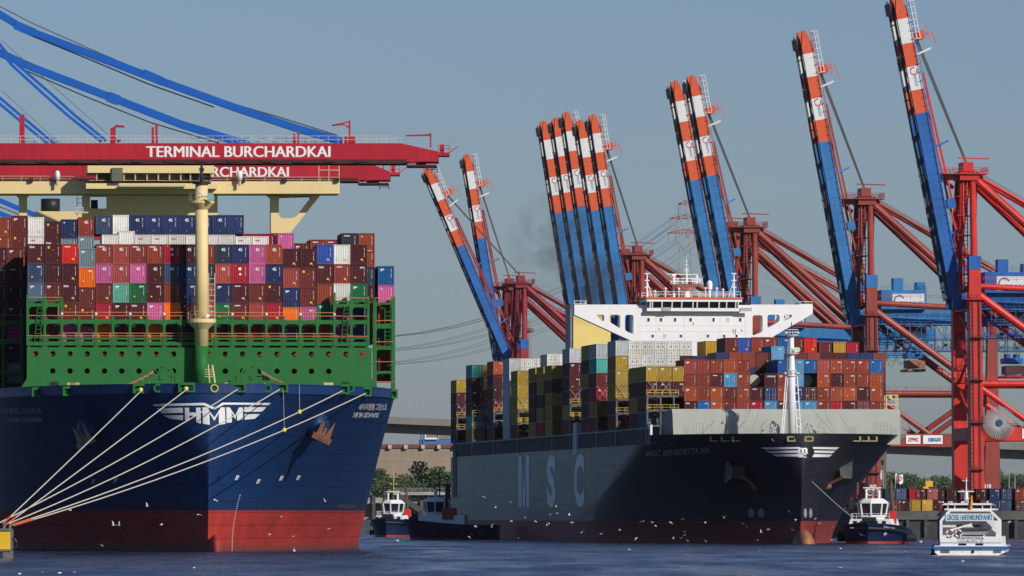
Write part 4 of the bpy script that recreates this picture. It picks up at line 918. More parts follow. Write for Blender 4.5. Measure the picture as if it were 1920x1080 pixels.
for k, (px, nt, cols, _) in enumerate(stacks):
    yn, _z = S.yside(px, -MB_+.35); HH = 2.9
    for t, c in enumerate(cols):
        tier = nt-1-t
        container(S, XS, yn, ZB+HH*tier, HH, c, f"{c} container, {_n[t]} tier down, {_n[k]} outboard stack from the grey ship's stern", grp, door=(k == 11 and t == 2), mark='')
    for i in range(1, 19):
        hgt = nt if k not in (12, 13) or i < 6 else 6
        if k in (5, ): hgt = 6
        if k in (4,) and i > 0: hgt = 5
        for t in range(hgt-1 if i > 1 or True else hgt):
            fl.append((XS+i*2.53, yn+.1, ZB+HH*t, HH))
    def add(i, tier, c, what, door=False, mark='', dy=0):
        container(S, XS+i*2.53, yn+dy, ZB+HH*tier, HH, c, f"{c} container, {what}", grp, door=door, mark=mark)
    st = f"the grey ship's {_n[k]} outboard stack from astern"
    if k == 1: [add(1, t, c, f"{_n[5-t]} tier down, inboard of {st}") for t, c in ((5, 'yellow'), (4, 'yellow'), (3, 'crimson'), (2, 'light slate'))]
    if k == 3: [add(i, 5, 'white', f"{_n[i-1]} inboard of {st}, top tier", door=True) for i in (1, 2)]
    if k == 5: [add(i, 5, 'white', f"{_n[i-1]} inboard, one tier above {st}", door=True) for i in (1, 2, 3)]
    if k == 6: add(1, 4, 'yellow', f"top tier, inboard of {st}")
    if k == 8: [add(1, t, c, f"{_n[5-t]} tier down, inboard of {st}") for t, c in ((5, 'grey'), (4, 'brick red'), (3, 'brick red'))]
    if k == 9: add(1, 5, 'yellow', f"top tier, inboard of {st}")
    if k == 11:
        for i in range(1, 6): add(i, 5, 'white', f"{_n[i-1]} inboard of {st}, top tier", door=True)
        for i in range(1, 5): add(i, 4, 'white', f"{_n[i-1]} inboard of {st}, second tier", door=True)
        add(7, 5, 'yellow', f"right of the white door-end row before the bridge")
    if k == 13: [add(i, 3, 'olive yellow', f"{_n[i-1]} inboard of {st}, top tier") for i in (1, 2)]+[add(i, 2, 'maroon', f"{_n[i-1]} inboard of {st}, second tier") for i in (1, 2)]  # yellow fronts dulled and the tier below darkened for the shadow across them
rest = fl
# front bay: fifteen stacks, four tiers in view over the breakwater
R1 = ['salmon red','brick red','brick red','rust orange','brick red',None,None,'blue','light blue','blue','salmon red','rust orange','brick red','brick red','blue']
R2 = ['brick red','brick red','maroon','light blue','rust',None,'maroon','brick red','light blue',None,'rust orange','maroon','rust','brick red','rust orange']
R3 = ['rust orange','rust','rust orange','brown red','rust','maroon','navy','rust orange','navy','maroon','rust','rust orange','rust orange','maroon','rust orange']
R4 = ['maroon','blue','rust orange','brown red','brick red','crimson','light blue','maroon','light blue','light blue','brick red','crimson','maroon','brown red','brick red']
marks = {(1,6): 'cronos', (1,2): 'bar', (3,0): 'tex', (2,5): 'bar', (2,13): 'bar', (0,0): 'plain'}
doors = {(2,6), (2,9), (0,8), (1,8), (3,13)}
yfc = 40
for t, rw in enumerate((R1, R2, R3, R4)):
    for i, c in enumerate(rw):
        if not c: continue
        x, z = S.pl(1283.3+24.8*i+(1.5 if i > 5 else 0), 674, yfc)
        mk = marks.get((t, i), '')
        container(S, x+W2, yfc, z-2.6*(t+1), 2.59, c, f"{c} container{' marked CRONOS' if mk == 'cronos' else ''}, {_n[i]} from left, {['top','second','third','lowest visible'][t]} row above the grey breakwater", grp, door=(t, i) in doors, mark=mk)
for i in range(15):
    x, z = S.pl(1283.3+24.8*i+(1.5 if i > 5 else 0), 674, yfc); rest.append((x+W2, yfc, z-13.0, 2.59))
rest = [r for r in rest if not (abs(r[1]-yfc) < 12.5 and r[0] > -21 and r[2] > 20)]
for i, t in ((5, 1), (9, 1)):
    x, z = S.pl(1283.3+24.8*i, 674, yfc); o = thing('tank_container', f"shaded tank container end in the {'left' if i == 5 else 'right'} dark gap above the breakwater", 'tank container', S.M @ Matrix.Translation((x+W2, yfc+3, z-2.6*(t+1))), 'tank containers')
    MB().tube((0, .3, 1.3), (0, 6, 1.3), 1.1, n=20).build('tank', M_lg, o)
    b = MB(); [b.box(sx*1.2-.06, sx*1.2+.06, 0, .15, 0, 2.5) for sx in (-1, 1)]; b.box(-1.2, 1.2, 0, .15, 0, .15); b.build('frame', M_rustm, o)
# taller rows behind the front bay
rest += row(S, 66, [(1360, 633, 'brown red', 'yel'), (1384, 633, 'mid blue', 'yel'), (1408.5, 633, 'brick red', 'yel'), (1433, 633, 'brick red', ''), (1458, 633, 'blue', ''), (1483, 633, 'brown red', 'yel'), (1508, 633, 'bright red', 'yel')], 2.9, "in the tall row behind the front bay", 'grey', under=4)
rest += row(S, 97, [(1536, 641.5, 'brown red', 'yel'), (1562.5, 641.5, 'yellow', ''), (1587, 641.5, 'crimson', 'yel')], 2.9, "in the row behind the port side stacks", 'grey', under=5)
rest += row(S, 54, [(1359.5, 662.5, 'brick red', ''), (1384, 662.5, 'brick red', ''), (1408.5, 662.5, 'brick red', ''), (1508, 662.5, 'navy', 'cronos'), (1535, 668, 'brown red', ''), (1588, 669, 'yellow', '')], 2.9, "half hidden close behind the front bay", 'grey', under=3)
rest += row(S, 52.5, [(1446, 649, 'light blue', ''), (1437, 676, 'olive yellow', '')], 2.9, "behind the front bay's dark gap", 'grey', door=True)
x, z = S.pl(1633, 694, 60)
for t, c in enumerate(('olive yellow', 'yellow')): container(S, x+W2, 60, z-2.6*(t+1)-1, 2.59, c, f"{c} container edge behind the front bay's last stack, {'upper' if t == 0 else 'lower'}", grp)
filler(S, rest, seed=5)
# lashing bridges, one ahead of each open bay
M_lb = mat('lashing_dark', (.10, .11, .10), var=.25, scale=1); M_yl = mat('safety_yellow', (.62, .42, .06), var=.1)
for px in (856, 884.9, 925, 970.3, 1034.6, 1068, 1118.3, 1154.4, 1211.5):
    yn, _z = S.yside(px, -MB_+.35); A = bpy.data.objects.new('lashing_bridge', None); COL.objects.link(A); A.parent = msc
    b = MB(); nx = 4 if px < 1200 else 2.4; xe_ = -MB_+.2+nx*2.53
    i = 0
    while -MB_+.3+i*2.53 < xe_: b.box(-MB_+.2+i*2.53, -MB_+.5+i*2.53, yn-1.9, yn-.9, 18.7, 28.2); i += 1
    for z in (22, 24.9, 27.6): b.box(-MB_+.2, xe_, yn-1.9, yn-.8, z, z+.35)
    b.box(-MB_+.2, xe_, yn-.85, yn-.75, 18.7, 22); b.build('frame', M_lb, A)
    b = MB()
    for i in range(2): x = -MB_+.4+i*2.53; b.beam((x, yn-.5, 28), (x+2.3, yn-.3, 31), .08); b.beam((x+2.3, yn-.5, 28), (x, yn-.3, 31), .08)
    b.build('lashing_rod', M_steel, A); b = MB(); b.rail([(-MB_+.2, yn-1.95, 27.95), (xe_, yn-1.95, 27.95)], 1.0, 1.5, .05); b.rail([(-MB_+.2, yn-1.95, 25.2), (xe_, yn-1.95, 25.2)], 1.0, 1.5, .04); b.build('handrail', M_yl, A)
# small yellow gantry right of the front stacks
x0, z0 = S.pl(1662, 768, 34); x1, z1 = S.pl(1683, 741, 34); b = MB()
for x in (x0, x1): b.beam((x, 34, z0-1), (x, 34, z1), .2); b.beam((x, 36, z0-1), (x, 36, z1), .2)
for k in (.35, .7, 1): b.beam((x0, 34, z0+(z1-z0)*k), (x1, 34, z0+(z1-z0)*k), .18)
b.ball(((x0+x1)/2-.4, 34, z1-.5), .5, n=8, m=6); b.build('lashing_gantry', mat('pale_yellow', (.55, .50, .25)), msc)
# ============================================================ right-hand quay with nine raised-boom cranes
QL = 329.0                                             # crane line's distance to the side of the vanishing direction
qx = lambda L, Z: (VP-960)/FP*Z + L                    # world x of a line parallel to the grey ship
M_conc = mat('quay_concrete', (.055, .055, .055), rough=.9, var=.35, scale=.25, streak=.6, rust=(.03, .03, .028), bump=.3)
M_asph = mat('quay_asphalt', (.06, .06, .06), rough=.95, var=.2, scale=.3)
def land(name, pts, z, m_top, m_wall):
    b = MB(); n = len(pts); b.add([(x, y, z) for x, y in pts]+[(x, y, -4) for x, y in pts], [tuple(range(n))]); b.k = 1
    b.add([(x, y, z) for x, y in pts]+[(x, y, -4) for x, y in pts], [(i, n+i, n+(i+1) % n, (i+1) % n) for i in range(n)])
    return kind(b.build(name, [m_top, m_wall]), 'structure')
ZQ = 1862
land('quay', [(qx(304, ZQ), ZQ), (qx(900, ZQ)+400, ZQ+20), (1350, 4880), (qx(304, 4880), 4880)], 6.0, M_asph, M_conc)
kerb = MB(); a0, a1 = Vector((qx(304, ZQ), ZQ-.2, 5.3)), Vector((qx(900, ZQ)+400, ZQ+19.8, 5.3)); kerb.beam(a0, a1, .9, 2.0); kind(kerb.build('quay_kerb', mat('kerb_concrete', (.085, .085, .08), var=.3, scale=.3, streak=.5, rust=(.03, .03, .03))), 'structure')
fd = thing('quay_fender_row', 'dark vertical timber fenders on the quay wall behind the white tour boat', 'fender', Matrix.Translation((qx(304, ZQ), ZQ-.5, 0)))
for i in range(26): MB().box(2+i*4.2, 2.7+i*4.2, -.3+i*.04*2.1*0, .45, -.5, 4.2).build('fender', M_dk, fd)

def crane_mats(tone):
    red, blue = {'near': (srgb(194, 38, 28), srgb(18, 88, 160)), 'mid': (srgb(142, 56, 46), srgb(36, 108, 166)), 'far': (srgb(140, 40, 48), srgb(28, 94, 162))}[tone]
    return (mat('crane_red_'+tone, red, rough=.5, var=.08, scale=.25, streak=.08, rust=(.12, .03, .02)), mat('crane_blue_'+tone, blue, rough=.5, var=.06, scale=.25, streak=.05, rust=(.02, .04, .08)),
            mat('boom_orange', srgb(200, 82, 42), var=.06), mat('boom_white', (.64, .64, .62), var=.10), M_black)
[plates(m_, w=9, h=30, dark=.75, blot=.16) for t_ in ('near', 'mid', 'far') for m_ in crane_mats(t_)[:2]]
M_cab = mat('crane_cable', (.07, .075, .08), rough=.7); M_lred = mat('logo_red', (.45, .03, .04)); M_lblue = mat('logo_blue', (.03, .12, .35))
def ring_arc(b, cx, cz, r, w, a0, a1, y):
    n = 8; pts = [(cx+rr*math.cos(R(a0+(a1-a0)*i/n)), y, cz+rr*math.sin(R(a0+(a1-a0)*i/n))) for rr in (r, r-w) for i in range(n+1)]
    b.add(pts, [(i, i+1, n+2+i, n+1+i) for i in range(n)])
def crane(Z, tip, tone, label, detail=2, hinge_u=-3.0, spread=None, number=None, house=True):
    k = FP/Z; fr = Frame(qx(QL, Z), Z, (VP-960)/FP)
    C = thing('container_crane', label, 'crane', fr.M, 'quay cranes with raised booms'); red, blue, orr, whi, blk = crane_mats(tone)
    g0, hz = 6.0, 57.8; WS = 11.0
    # legs
    for w in (-WS, WS):
        b = MB(); b.beam((.6, w, g0+1.5), (0, w, hz-2), 3.4, 3.6, 2.9, 3.0, up=(0, 1, 0)); b.beam((0, w, hz-2), (0, w, 63), 2.9, 3, 2.7, 2.8, up=(0, 1, 0)); b.build('leg', red, C)
        b = MB(); b.box(-1.45, 1.45, w-1.5, w+1.5, 63, 66.2); b.build('leg_cap', blue, C)
        b = MB(); b.beam((31, w, g0+1.5), (31, w, 57), 4.2, 3.2, 2.2, 2.4, up=(0, 1, 0)); b.build('leg', red, C)
        if detail:
            b = MB(); b.rail([(-2.3, w-2.2, 56.2), (2.3, w-2.2, 56.2)], 1.1, 1.2, .06); b.box(-2.4, 2.4, w-2.4, w+2, 55.9, 56.15); b.build('leg_platform', red, C)
        b = MB(); b.box(0, 31, w-1.3, w+1.3, 22.8, 26); b.build('portal_beam', red, C)
        b = MB(); b.tube((0, w, 59.2), (31, w, 57.5), .75, n=10); b.build('upper_tie', red, C)
        b = MB(); b.tube((0, w, 36.2), (31, w, 36.2), .8, n=10); b.build('middle_tie', red, C)
        b = MB(); b.tube((.5, w, 57.5), (31, w, 35.5), .95, n=10); b.build('diagonal', red, C)
        b = MB(); b.tube((.5, w, 36), (15, w, 25.8), .7, n=8); b.build('diagonal', red, C)
        b = MB(); b.tube((30.5, w, 36), (16, w, 25.8), .7, n=8); b.build('diagonal', red, C)
    if detail > 1:
        b = MB(); b.ladder((-.6, -WS-1.9, 8), (-.9, -WS-1.8, 56), .7, 1.0, .07); b.tube((1.0, -WS-1.85, 8), (.8, -WS-1.75, 56), .12, n=5); b.tube((1.3, -WS-1.85, 8), (1.1, -WS-1.75, 56), .08, n=5)
        for z in (16, 27, 37, 47): b.box(-2.0, 2.0, -WS-2.9, -WS-1.75, z, z+.15); b.rail([(-2, -WS-2.9, z), (2, -WS-2.9, z)], 1.1, 1, .05)
        b.build('leg_ladder', mat('ladder_dark_red', (.13, .03, .025)), C)
        b = MB()
        for w0, w1, z0, z1 in ((-WS, WS, 26, 36), (WS, -WS, 36, 46), (-WS, WS, 46, 54)): b.tube((0, w0, z0), (0, w1, z1), .35, n=6)
        b.rail([(31, -WS-1.4, 36.9), (2, -WS-1.4, 36.9)], 1.0, 2.2, .05); b.rail([(31, -WS-1, 59.9), (2, -WS-1, 60.4)], .9, 2.6, .05); b.build('portal_bracing', red, C)
    for u in (0, 31):
        b = MB(); b.box(u-1.3, u+1.3, -WS+1.2, WS-1.2, 22.9, 25.9); b.box(u-1.6, u+1.6, -WS-2.5, WS+2.5, g0+1, g0+3.4); b.build('sill_beam', red, C)
        b = MB()
        for w in (-WS-1, -WS+2, WS-2, WS+1): b.box(u-.8, u+.8, w-1.1, w+1.1, g0, g0+1.2)
        b.build('bogie', blk, C)
    b = MB(); b.box(-1.2, 1.2, -WS+1.2, WS-1.2, 53.5, 56.3); b.box(30, 32, -WS+1.2, WS-1.2, 53.5, 56.3); b.build('top_cross_beam', red, C)
    b = MB(); b.tube((0, -WS, 36.2), (0, WS, 49), .6); b.build('portal_brace', red, C)
    # main girder: two boxes with lattice walkway hung below
    for w in (-4.2, 4.2): MB().box(-4, 52, w-.8, w+.8, 54.0, 57.6).build('main_girder', blue, C)
    b = MB()
    for w in (-6.8, 6.8):
        for z in (50.2, 53.9)+((47.2,) if detail > 1 else ()): b.beam((2, w, z), (52, w, z), .22)
        b.rail([(2, w, 50.3), (52, w, 50.3)], 1.1, 4 if detail < 2 else 2.5, .06)
        for i in range(18): b.beam((2+i*2.9, w, 50.2), (2+i*2.9, w, 54), .16)
        if detail > 1:
            for i in range(24): b.beam((3+i*2.05, w, 47.2), (3+i*2.05, w, 50.2), .14); b.box(3.2+i*2.05, 4.2+i*2.05, w-.1, w+.1, 47.6+(i*7 % 5)*.3, 48.3+(i*7 % 5)*.3) if i % 3 == 0 else None
            b.rail([(2, w, 54), (52, w, 54)], 1.1, 1.6, .05); b.rail([(2, w, 47.3), (52, w, 47.3)], 1.0, 2.2, .05)
            for i in range(17): b.beam((2+i*2.9, w, 50.2 if i % 2 else 54), (4.9+i*2.9, w, 54 if i % 2 else 50.2), .12)
    for i in range(8): b.beam((4+i*6.5, -6.8, 54), (4+i*6.5, 6.8, 54), .3)
    b.build('girder_walkway', blue, C)
    b = MB()
    for i in range(14):                                  # festoon cable loops
        pts = [Vector((12+i*2.6+2.6*t, -7.6, 50-2.6*4*t*(1-t)*(.7+.3*((i*37) % 5)/4))) for t in (0, .15, .35, .5, .65, .85, 1)]; b.path(pts, .07, 3)
    b.build('festoon_cable', M_cab, C)
    # apex frame
    for w in (-1, 1):
        b = MB(); b.tube((0, w*WS, 66), (1.0, w*3.2, 84.5), .85, .75, n=10); b.build('apex_leg', red, C)
        b = MB(); b.tube((-2.6, w*7, 58), (-1.6, w*2.6, 85), .5, n=8); b.tube((-2.6, w*4, 58), (-.6, w*2.2, 85), .4, n=8); b.build('apex_post', red, C)
        b = MB(); b.tube((1.2, w*3.2, 85), (31, w*8, 58), 1.0, n=10); b.build('back_stay', red, C)
        b = MB(); b.tube((1.2, w*2.4, 86), (51, w*4.2, 58), .5, n=8); b.build('rear_stay', red, C)
    b = MB(); b.ladder((1.7, -2.4, 66), (2.2, -2.4, 84), .9, 1.2, .1, side=(0, 1, 0)); b.ladder((-1.4, -8.5, 59), (-.8, -3.5, 84), .9, 1.0, .1); b.ladder((-2.2, 5, 59), (-1.5, 3.5, 84), .9, 1.0, .1)
    for i in range(5): z = 62+i*4.6; b.beam((-2.5, -7+i, z), (.4, -9.5+i*1.4, z), .3); b.box(-3, .6, -8+i, -5+i, z, z+.15)
    b.build('stair_and_bracing', red, C)
    b = MB(); b.box(-2.2, 2.4, -4.5, 4.5, 84.3, 86.3); b.box(-5.5, -2, -3.2, 3.2, 84.6, 85.6); b.box(-1.2, 1.2, -3.6, 3.6, 86.3, 88.6)
    b.beam((-6.5, 0, 85.2), (-3, 0, 82.6), .8); b.build('apex_head', red, C)
    b = MB(); b.rail([(-6.2, -5, 86.0), (4.4, -5, 86.0), (4.4, 5, 86.0), (-6.2, 5, 86)], 1.3, 1.0, .06); b.box(-6.3, 4.5, -5.1, 5.1, 85.7, 85.9)
    b.beam((-2.5, -3, 89.6), (5, -3, 89.4), .3); b.beam((-.8, -3, 88.4), (-.8, -3, 90), .3); b.build('apex_railing', red, C)
    # machinery house
    if house:
        b = MB(); b.box(3.4, 15, -6.5, 6.5, 57.7, 62.6); b.box(6.5, 9, -6.4, -3, 62.6, 65.6); b.box(12.6, 14.8, -6, -2, 62.6, 64.6); b.build('machinery_house', blue, C)
        b = MB(); b.box(6.2, 14.4, -6.62, -6.52, 58.2, 61.6); b.build('name_board', whi, C)
        b = MB(); flat_text('', 'EUROGATE', 8.2, 14.2, 58.4, 59.7, -6.66, None, mb=b, bold=.02); b.build('board_lettering', M_lblue, C)
        b = MB(); ring_arc(b, 8.0, 59.8, 1.5, .35, 30, 190, -6.66); b.build('board_emblem', M_lblue, C)
        b = MB(); b.rail([(3.4, -6.4, 62.6), (15, -6.4, 62.6)], 1.1, 1.6, .05); b.build('roof_railing', blue, C)
    # boom, raised
    H0 = Vector((hinge_u, 0, hz-2.5)); hp = S_px = None
    o = fr.I @ P(tip[0], tip[1], Z); T = Vector((o.x, 0, o.z)); D = (T-H0); Lb = D.length; D.normalize(); Nn = Vector((D.z, 0, -D.x))  # landward normal (its upper side)
    Bm = bpy.data.objects.new('boom', None); COL.objects.link(Bm); Bm.parent = C
    X = Nn; mwb = Matrix(((D.x, 0, X.x, H0.x), (0, 1, 0, 0), (D.z, 0, X.z, H0.z), (0, 0, 0, 1))); Bm.matrix_basis = mwb   # local x along boom, z to its upper side
    cuts = [(0, .615, blue, 'boom_section'), (.615, .69, orr, 'boom_section'), (.69, .765, whi, 'boom_section'), (.765, .84, orr, 'boom_section'), (.84, .92, whi, 'boom_section'), (.92, 1.0, orr, 'boom_tip')]
    for a, c, m, nm in cuts:
        x0, x1 = a*Lb+.002, c*Lb-.002; b = MB()
        for w in (-4.1, 4.1):
            if a == 0: b.prism([[(2, -1.2), (x1, -1.2), (x1, 1.7), (9, 1.7), (2, 1.0), (-.5, .5), (-.5, -.5)]], w-.75, w+.75)
            elif c == 1: b.prism([[(x0, -1.2), (x1-4, -1.2), (x1, -.3), (x1, .5), (x1-3.5, 1.5), (x0, 1.7)]], w-.75, w+.75)
            else: b.box(x0, x1, w-.75, w+.75, -1.2, 1.7)
        x = x0+1.5
        while x < x1-1: b.box(x, x+.7, -3.35, 3.35, .2, 1.6); x += 5.6
        b.build(nm, m, Bm)
    b = MB()
    for w in (-3.1, 3.1): b.box(1, Lb*.985, w-.12, w+.12, -1.75, -1.3)
    for w in (-1.4, -.5, .5, 1.4): b.beam((1, w, -1.2), (Lb*.97, w, -1.0), .12)
    x = 4
    while x < Lb-4: b.box(x, x+.25, -3.3, 3.3, -1.9, -1.5); x += 9
    b.build('trolley_rail', M_cab, Bm)
    b = MB(); b.box(Lb-4.6, Lb-1.8, -3.6, 3.6, -2.2, -1.1); b.build('tip_sheave_block', mat('dark_maroon_steel', (.06, .015, .015)), Bm); MB().box(Lb*.78, Lb*.80, -3.3, 3.3, -1.6, -1.0).build('sheave_block', mat('dark_maroon_steel', 0), Bm)
    b = MB(); b.rail([(3, -5.2, 1.2), (Lb-1, -5.2, 1.2)], 1.0, 3.0 if detail < 2 else 2.0, .07)
    b.build('walkway_railing', orr if False else (red if tone != 'near' else blue), Bm)
    b = MB()
    b.rail([(Lb*.85, -3, 2.1), (Lb-.5, -3, 2.1)], 1.6, 1.5, .09); b.build('tip_railing', whi, Bm)
    b = MB()                                              # folded forestays and brackets on the upper side
    for w in (-2.6, 2.6): b.beam((Lb*.74, w, 2.8), (Lb*.33, w, 3.9), .55, .45); b.beam((Lb*.33, w, 3.9), (3, w, 5.4), .55, .45)
    b.build('folded_forestay', red, Bm)
    for f, m in ((.80, whi), (.50, blue), (.22, blue), (.08, blue)): MB().beam((Lb*f, -3.4, 2.0), (Lb*f+.9, -3.4, 5.6), .35, .45).build('stay_bracket', m, Bm)
    b = MB(); b.box(Lb*.845, Lb*.875, -2.6, 2.6, 2.0, 4.8); b.rail([(Lb*.84, -3, 4.8), (Lb*.885, -3, 4.8)], 1, 1, .07); b.beam((Lb*.86, -2.6, 4.6), (Lb*.862, -2.6, 6.8), .2); b.beam((Lb*.862, -2.6, 6.7), (Lb*.82, -2.6, 7.3), .2); b.build('hoist_block', orr, Bm)
    b = MB(); b.box(Lb*.30, Lb*.33, -5.0, -3.6, 2.1, 4.2); b.build('winch_box', blue, Bm)
    b = MB(); zc = .2; xc = Lb*.735                         # round emblem and vertical lettering on the white band
    ring_arc(b, xc+1.1, zc+.1, .95, .28, 60, 260, -4.87); b.build('emblem', M_lred, Bm)
    b = MB(); ring_arc(b, xc+1.1, zc+.1, .95, .28, -90, 30, -4.87); b.build('emblem', M_lblue, Bm)
    b = MB(); vs, fs = text2d('EUROGATE', .02); b.add([(xc+.1-2.6*u, -4.87, zc+.15+.65*(v-.5)) for u, v in vs], fs); b.build('lettering', M_lblue, Bm)
    # boom hoist ropes to the apex
    at = H0+D*(Lb*.86)+Nn*3.0; b = MB()
    for w in (-2, -.7, .7, 2): b.beam((at.x, w, at.z), (.2, w*.6, 88.2), .17)
    for w in (-1.4, 1.4): b.beam((1.5, w, 87), (50, w, 59.5), .1)
    b.build('hoist_rope', M_cab, C)
    if spread:
        u, z = spread; T_ = bpy.data.objects.new('spreader', None); COL.objects.link(T_); T_.parent = C; T_.matrix_basis = Matrix.Translation((u, 0, z))
        b = MB(); b.box(-2.2, 2.2, -3, 3, .3, 1.6); b.box(-1.6, -.6, -2, 2, 1.6, 2.6); b.box(.6, 1.6, -2, 2, 1.6, 2.6); b.build('headblock', blue, T_)
        b = MB(); b.box(-1.6, 1.6, -5, 5, -2.2, -.2); b.box(-2.3, -1.6, -5, -4, -2.9, -.4); b.box(1.6, 2.3, -5, -4, -2.9, -.4); b.box(-2.3, 2.3, -6, 6, -3.1, -2.5); b.build('spreader_beam', mat('dark_maroon_steel', (.06, .015, .015)) if u > 11.5-1 and u < 12 else mat('worn_yellow_red', (.25, .10, .05), var=.5, scale=.8), T_)
        b = MB()
        for uu in (-1.5, 1.5):
            for w in (-2, 2): b.beam((u+uu, w, z+2), (u+uu*.6, w, 54), .12)
        b.build('hoist_rope', M_cab, C); b = MB(); b.box(u-3, u+3, -3.2, 3.2, 50.8, 53.4); b.build('trolley', blk, C)
    if number:
        b = MB(); flat_text('', number, 28.6, 30.4, 12.2, 13.2, -WS-2.25, None, mb=b, bold=.02); b.build('number', M_white, C)
    return C, fr
def reel(C, fr, u, z, r):
    A = bpy.data.objects.new('cable_reel', None); COL.objects.link(A); A.parent = C; A.matrix_basis = Matrix.Translation((u, -13.2, z))
    for i in range(44):
        a_ = R(360/44*i); MB().beam((.5*math.cos(a_), 0, .5*math.sin(a_)), (r*math.cos(a_), -.2, r*math.sin(a_)), .2).build('spoke', M_steel, A)
    MB().tube((0, -.4, 0), (0, .5, 0), .8, n=16).build('hub', mat('hub_navy', (.02, .05, .10)), A)
    b = MB(); b.prism([circle(0, 0, r*.36, 28), circle(0, 0, r*.22, 28)], -.1, .3); b.build('cable_drum', M_cab, A)

C11, f11 = crane(1890, (1674, -8), 'near', 'nearest bright red crane, its raised blue boom running out of the top of the picture', spread=(11, 40.8), house=True)
reel(C11, f11, 5.6, 27.0, 3.9)
b = MB(); b.box(11.2, 17, -12.5, -12.35, 23.3, 25.6); b.build('maker_board', M_white, C11); b = MB(); flat_text('', 'ZPMC', 11.6, 14.8, 24.2, 25.4, -12.56, None, mb=b, bold=.03); flat_text('', 'GERMANY', 11.9, 14.6, 23.5, 23.9, -12.56, None, mb=b); b.build('board_lettering', mat('print_dark', (.03, .03, .05)), C11)
b = MB(); b.rail([(2, -12.4, 26), (30, -12.4, 26)], 1.1, 1.5, .06); b.build('portal_railing', M_steel, C11)
C10, f10 = crane(2039, (1499, 60), 'mid', 'second crane from the nearest, brick red, with white name boards on its low beam', spread=(12.6, 45), number='218')
for (x0, x1, s) in ((10.6, 14.3, 'ZPMC'), (15.0, 20.0, 'EUROGATE')):
    x0 -= 1.9; x1 -= 1.9
    b = MB(); b.box(x0, x1, -12.5, -12.35, 23.4, 25.6); b.build('maker_board', M_white, C10); b = MB(); flat_text('', s, x0+.5+(.9 if s != 'ZPMC' else 0), x1-.4, 24, 25, -12.56, None, mb=b, bold=.03); b.build('board_lettering', M_lred if s == 'ZPMC' else M_lblue, C10)
reel(C10, f10, 5.6, 27.4, 3.4)
spec = [(2238, (1292, 143), 'mid', 'foremost of the pair of brick red cranes with steep twin booms over the white bridge', (8, 44)), (2271, (1261, 153), 'mid', 'rear one of the pair of cranes above the white bridge', None),
 (2474, (1108, 216), 'mid', 'rightmost of the five bunched cranes behind the white bridge wing', None), (2503, (1084, 226), 'mid', 'second from right of the five bunched cranes', None), (2535, (1058, 211), 'mid', 'middle and tallest of the five bunched cranes', None),
 (2563, (1038, 222), 'mid', 'second from left of the five bunched cranes', None), (2592, (1016, 228), 'mid', 'leftmost of the five bunched cranes, its boom beside the smoke', None),
 (2779, (796, 316), 'far', 'far crane whose boom leans lowest, tip beside the red boom of the blue ship\'s berth', None), (2812, (872, 290), 'far', 'far crane with the steeper boom behind the leaning one', None)]
for Z, tip, tn, lb, sp in spec: crane(Z, tip, tn, lb, detail=1, spread=sp, house=Z < 2250)

# ============================================================ left-hand terminal cranes: long red booms held by blue stays
M_tred = mat('terminal_red', srgb(176, 28, 44), rough=.5, var=.08, scale=.25, streak=.12, rust=(.3, .06, .06)); M_tblue = mat('terminal_blue', srgb(18, 90, 176), rough=.45, var=.07, scale=.3)
def tboom(Z, ytop, ybot, xl_, xt, xtap, ytap, label, text, tx0, tx1, ty0, ty1):
    fr = Frame(0, Z, 0); k = FP/Z; C = thing('container_crane', label, 'crane', fr.M, 'terminal cranes with lowered red booms'); g = lambda px, py: fr.pl(px, py, 0)
    Bm = bpy.data.objects.new('boom', None); COL.objects.link(Bm); Bm.parent = C
    for y0 in (0, 6.5): b = MB(); b.prism([[g(xl_, ybot), g(xt, ybot), g(xt, ytap), g(xtap, ytop), g(xl_, ytop)]], y0, y0+1.4); b.build('girder', M_tred, Bm)
    b = MB(); x, z = g(xl_, ybot); x1 = g(xt-60, 0)[0]; b.box(x, x1, -.35, 0, z-.25, z+.35); b.box(x, x1, 7.9, 8.2, z-.25, z+.25)
    for i in range(14): xx = x+4+i*5; b.box(xx, xx+1.8, -.5, -.36, z-.1, z+.3)
    b.build('trolley_rail', mat('dark_maroon_steel', (.06, .015, .015)), Bm)
    b = MB(); xx = x
    while xx < x1: b.box(xx, xx+.5, 1.41, 6.49, z+.6, z+1.6); xx += 7
    b.build('cross_tie', M_tred, Bm)
    b = MB(); b.rail([(x, .1, g(0, ytop)[1]), (g(xtap-10, 0)[0], .1, g(0, ytop)[1])], 1.15, 1.5, .035); b.rail([(x, 7.8, g(0, ytop)[1]), (g(xtap, 0)[0], 7.8, g(0, ytop)[1])], 1.15, 1.5, .035); b.build('railing', mat('railing_white', (.5, .5, .5)), Bm)
    b = MB(); flat_text('', text, g(tx0, 0)[0], g(tx1, 0)[0], g(0, ty1)[1], g(0, ty0)[1], -.02, None, mb=b, bold=.026); b.build('lettering', M_white, Bm)
    b = MB(); xa, za = g(xt, ytap); b.box(xa, xa+1.7, 1, 6.5, za-.6, za-.1); b.rail([(xa, 1, za-.1), (xa+1.7, 1, za-.1)], 1.1, .8, .06); b.box(xa+.2, xa+.8, 2, 4, za-.1, za+1.2); b.beam((xa+1.5, 1, za-.3), (xa+3.0, 1, za+.8), .14); b.build('tip_platform', M_tred, Bm)
    b = MB(); x0 = g(xt-60, 0)[0]; zb = g(0, ybot)[1]; b.box(x0, xa-.3, .5, 6.5, zb-.75, zb-.45); b.box(x0+1.5, xa-2, 1, 6, zb-.45, zb-.05); b.rail([(xa-1.8, .5, zb-1.7), (xa-.2, .5, zb-1.7)], 1.0, .8, .08); b.build('tip_trolley', mat('dark_maroon_steel', (.06, .015, .015)), Bm)
    return C, Bm, fr, g
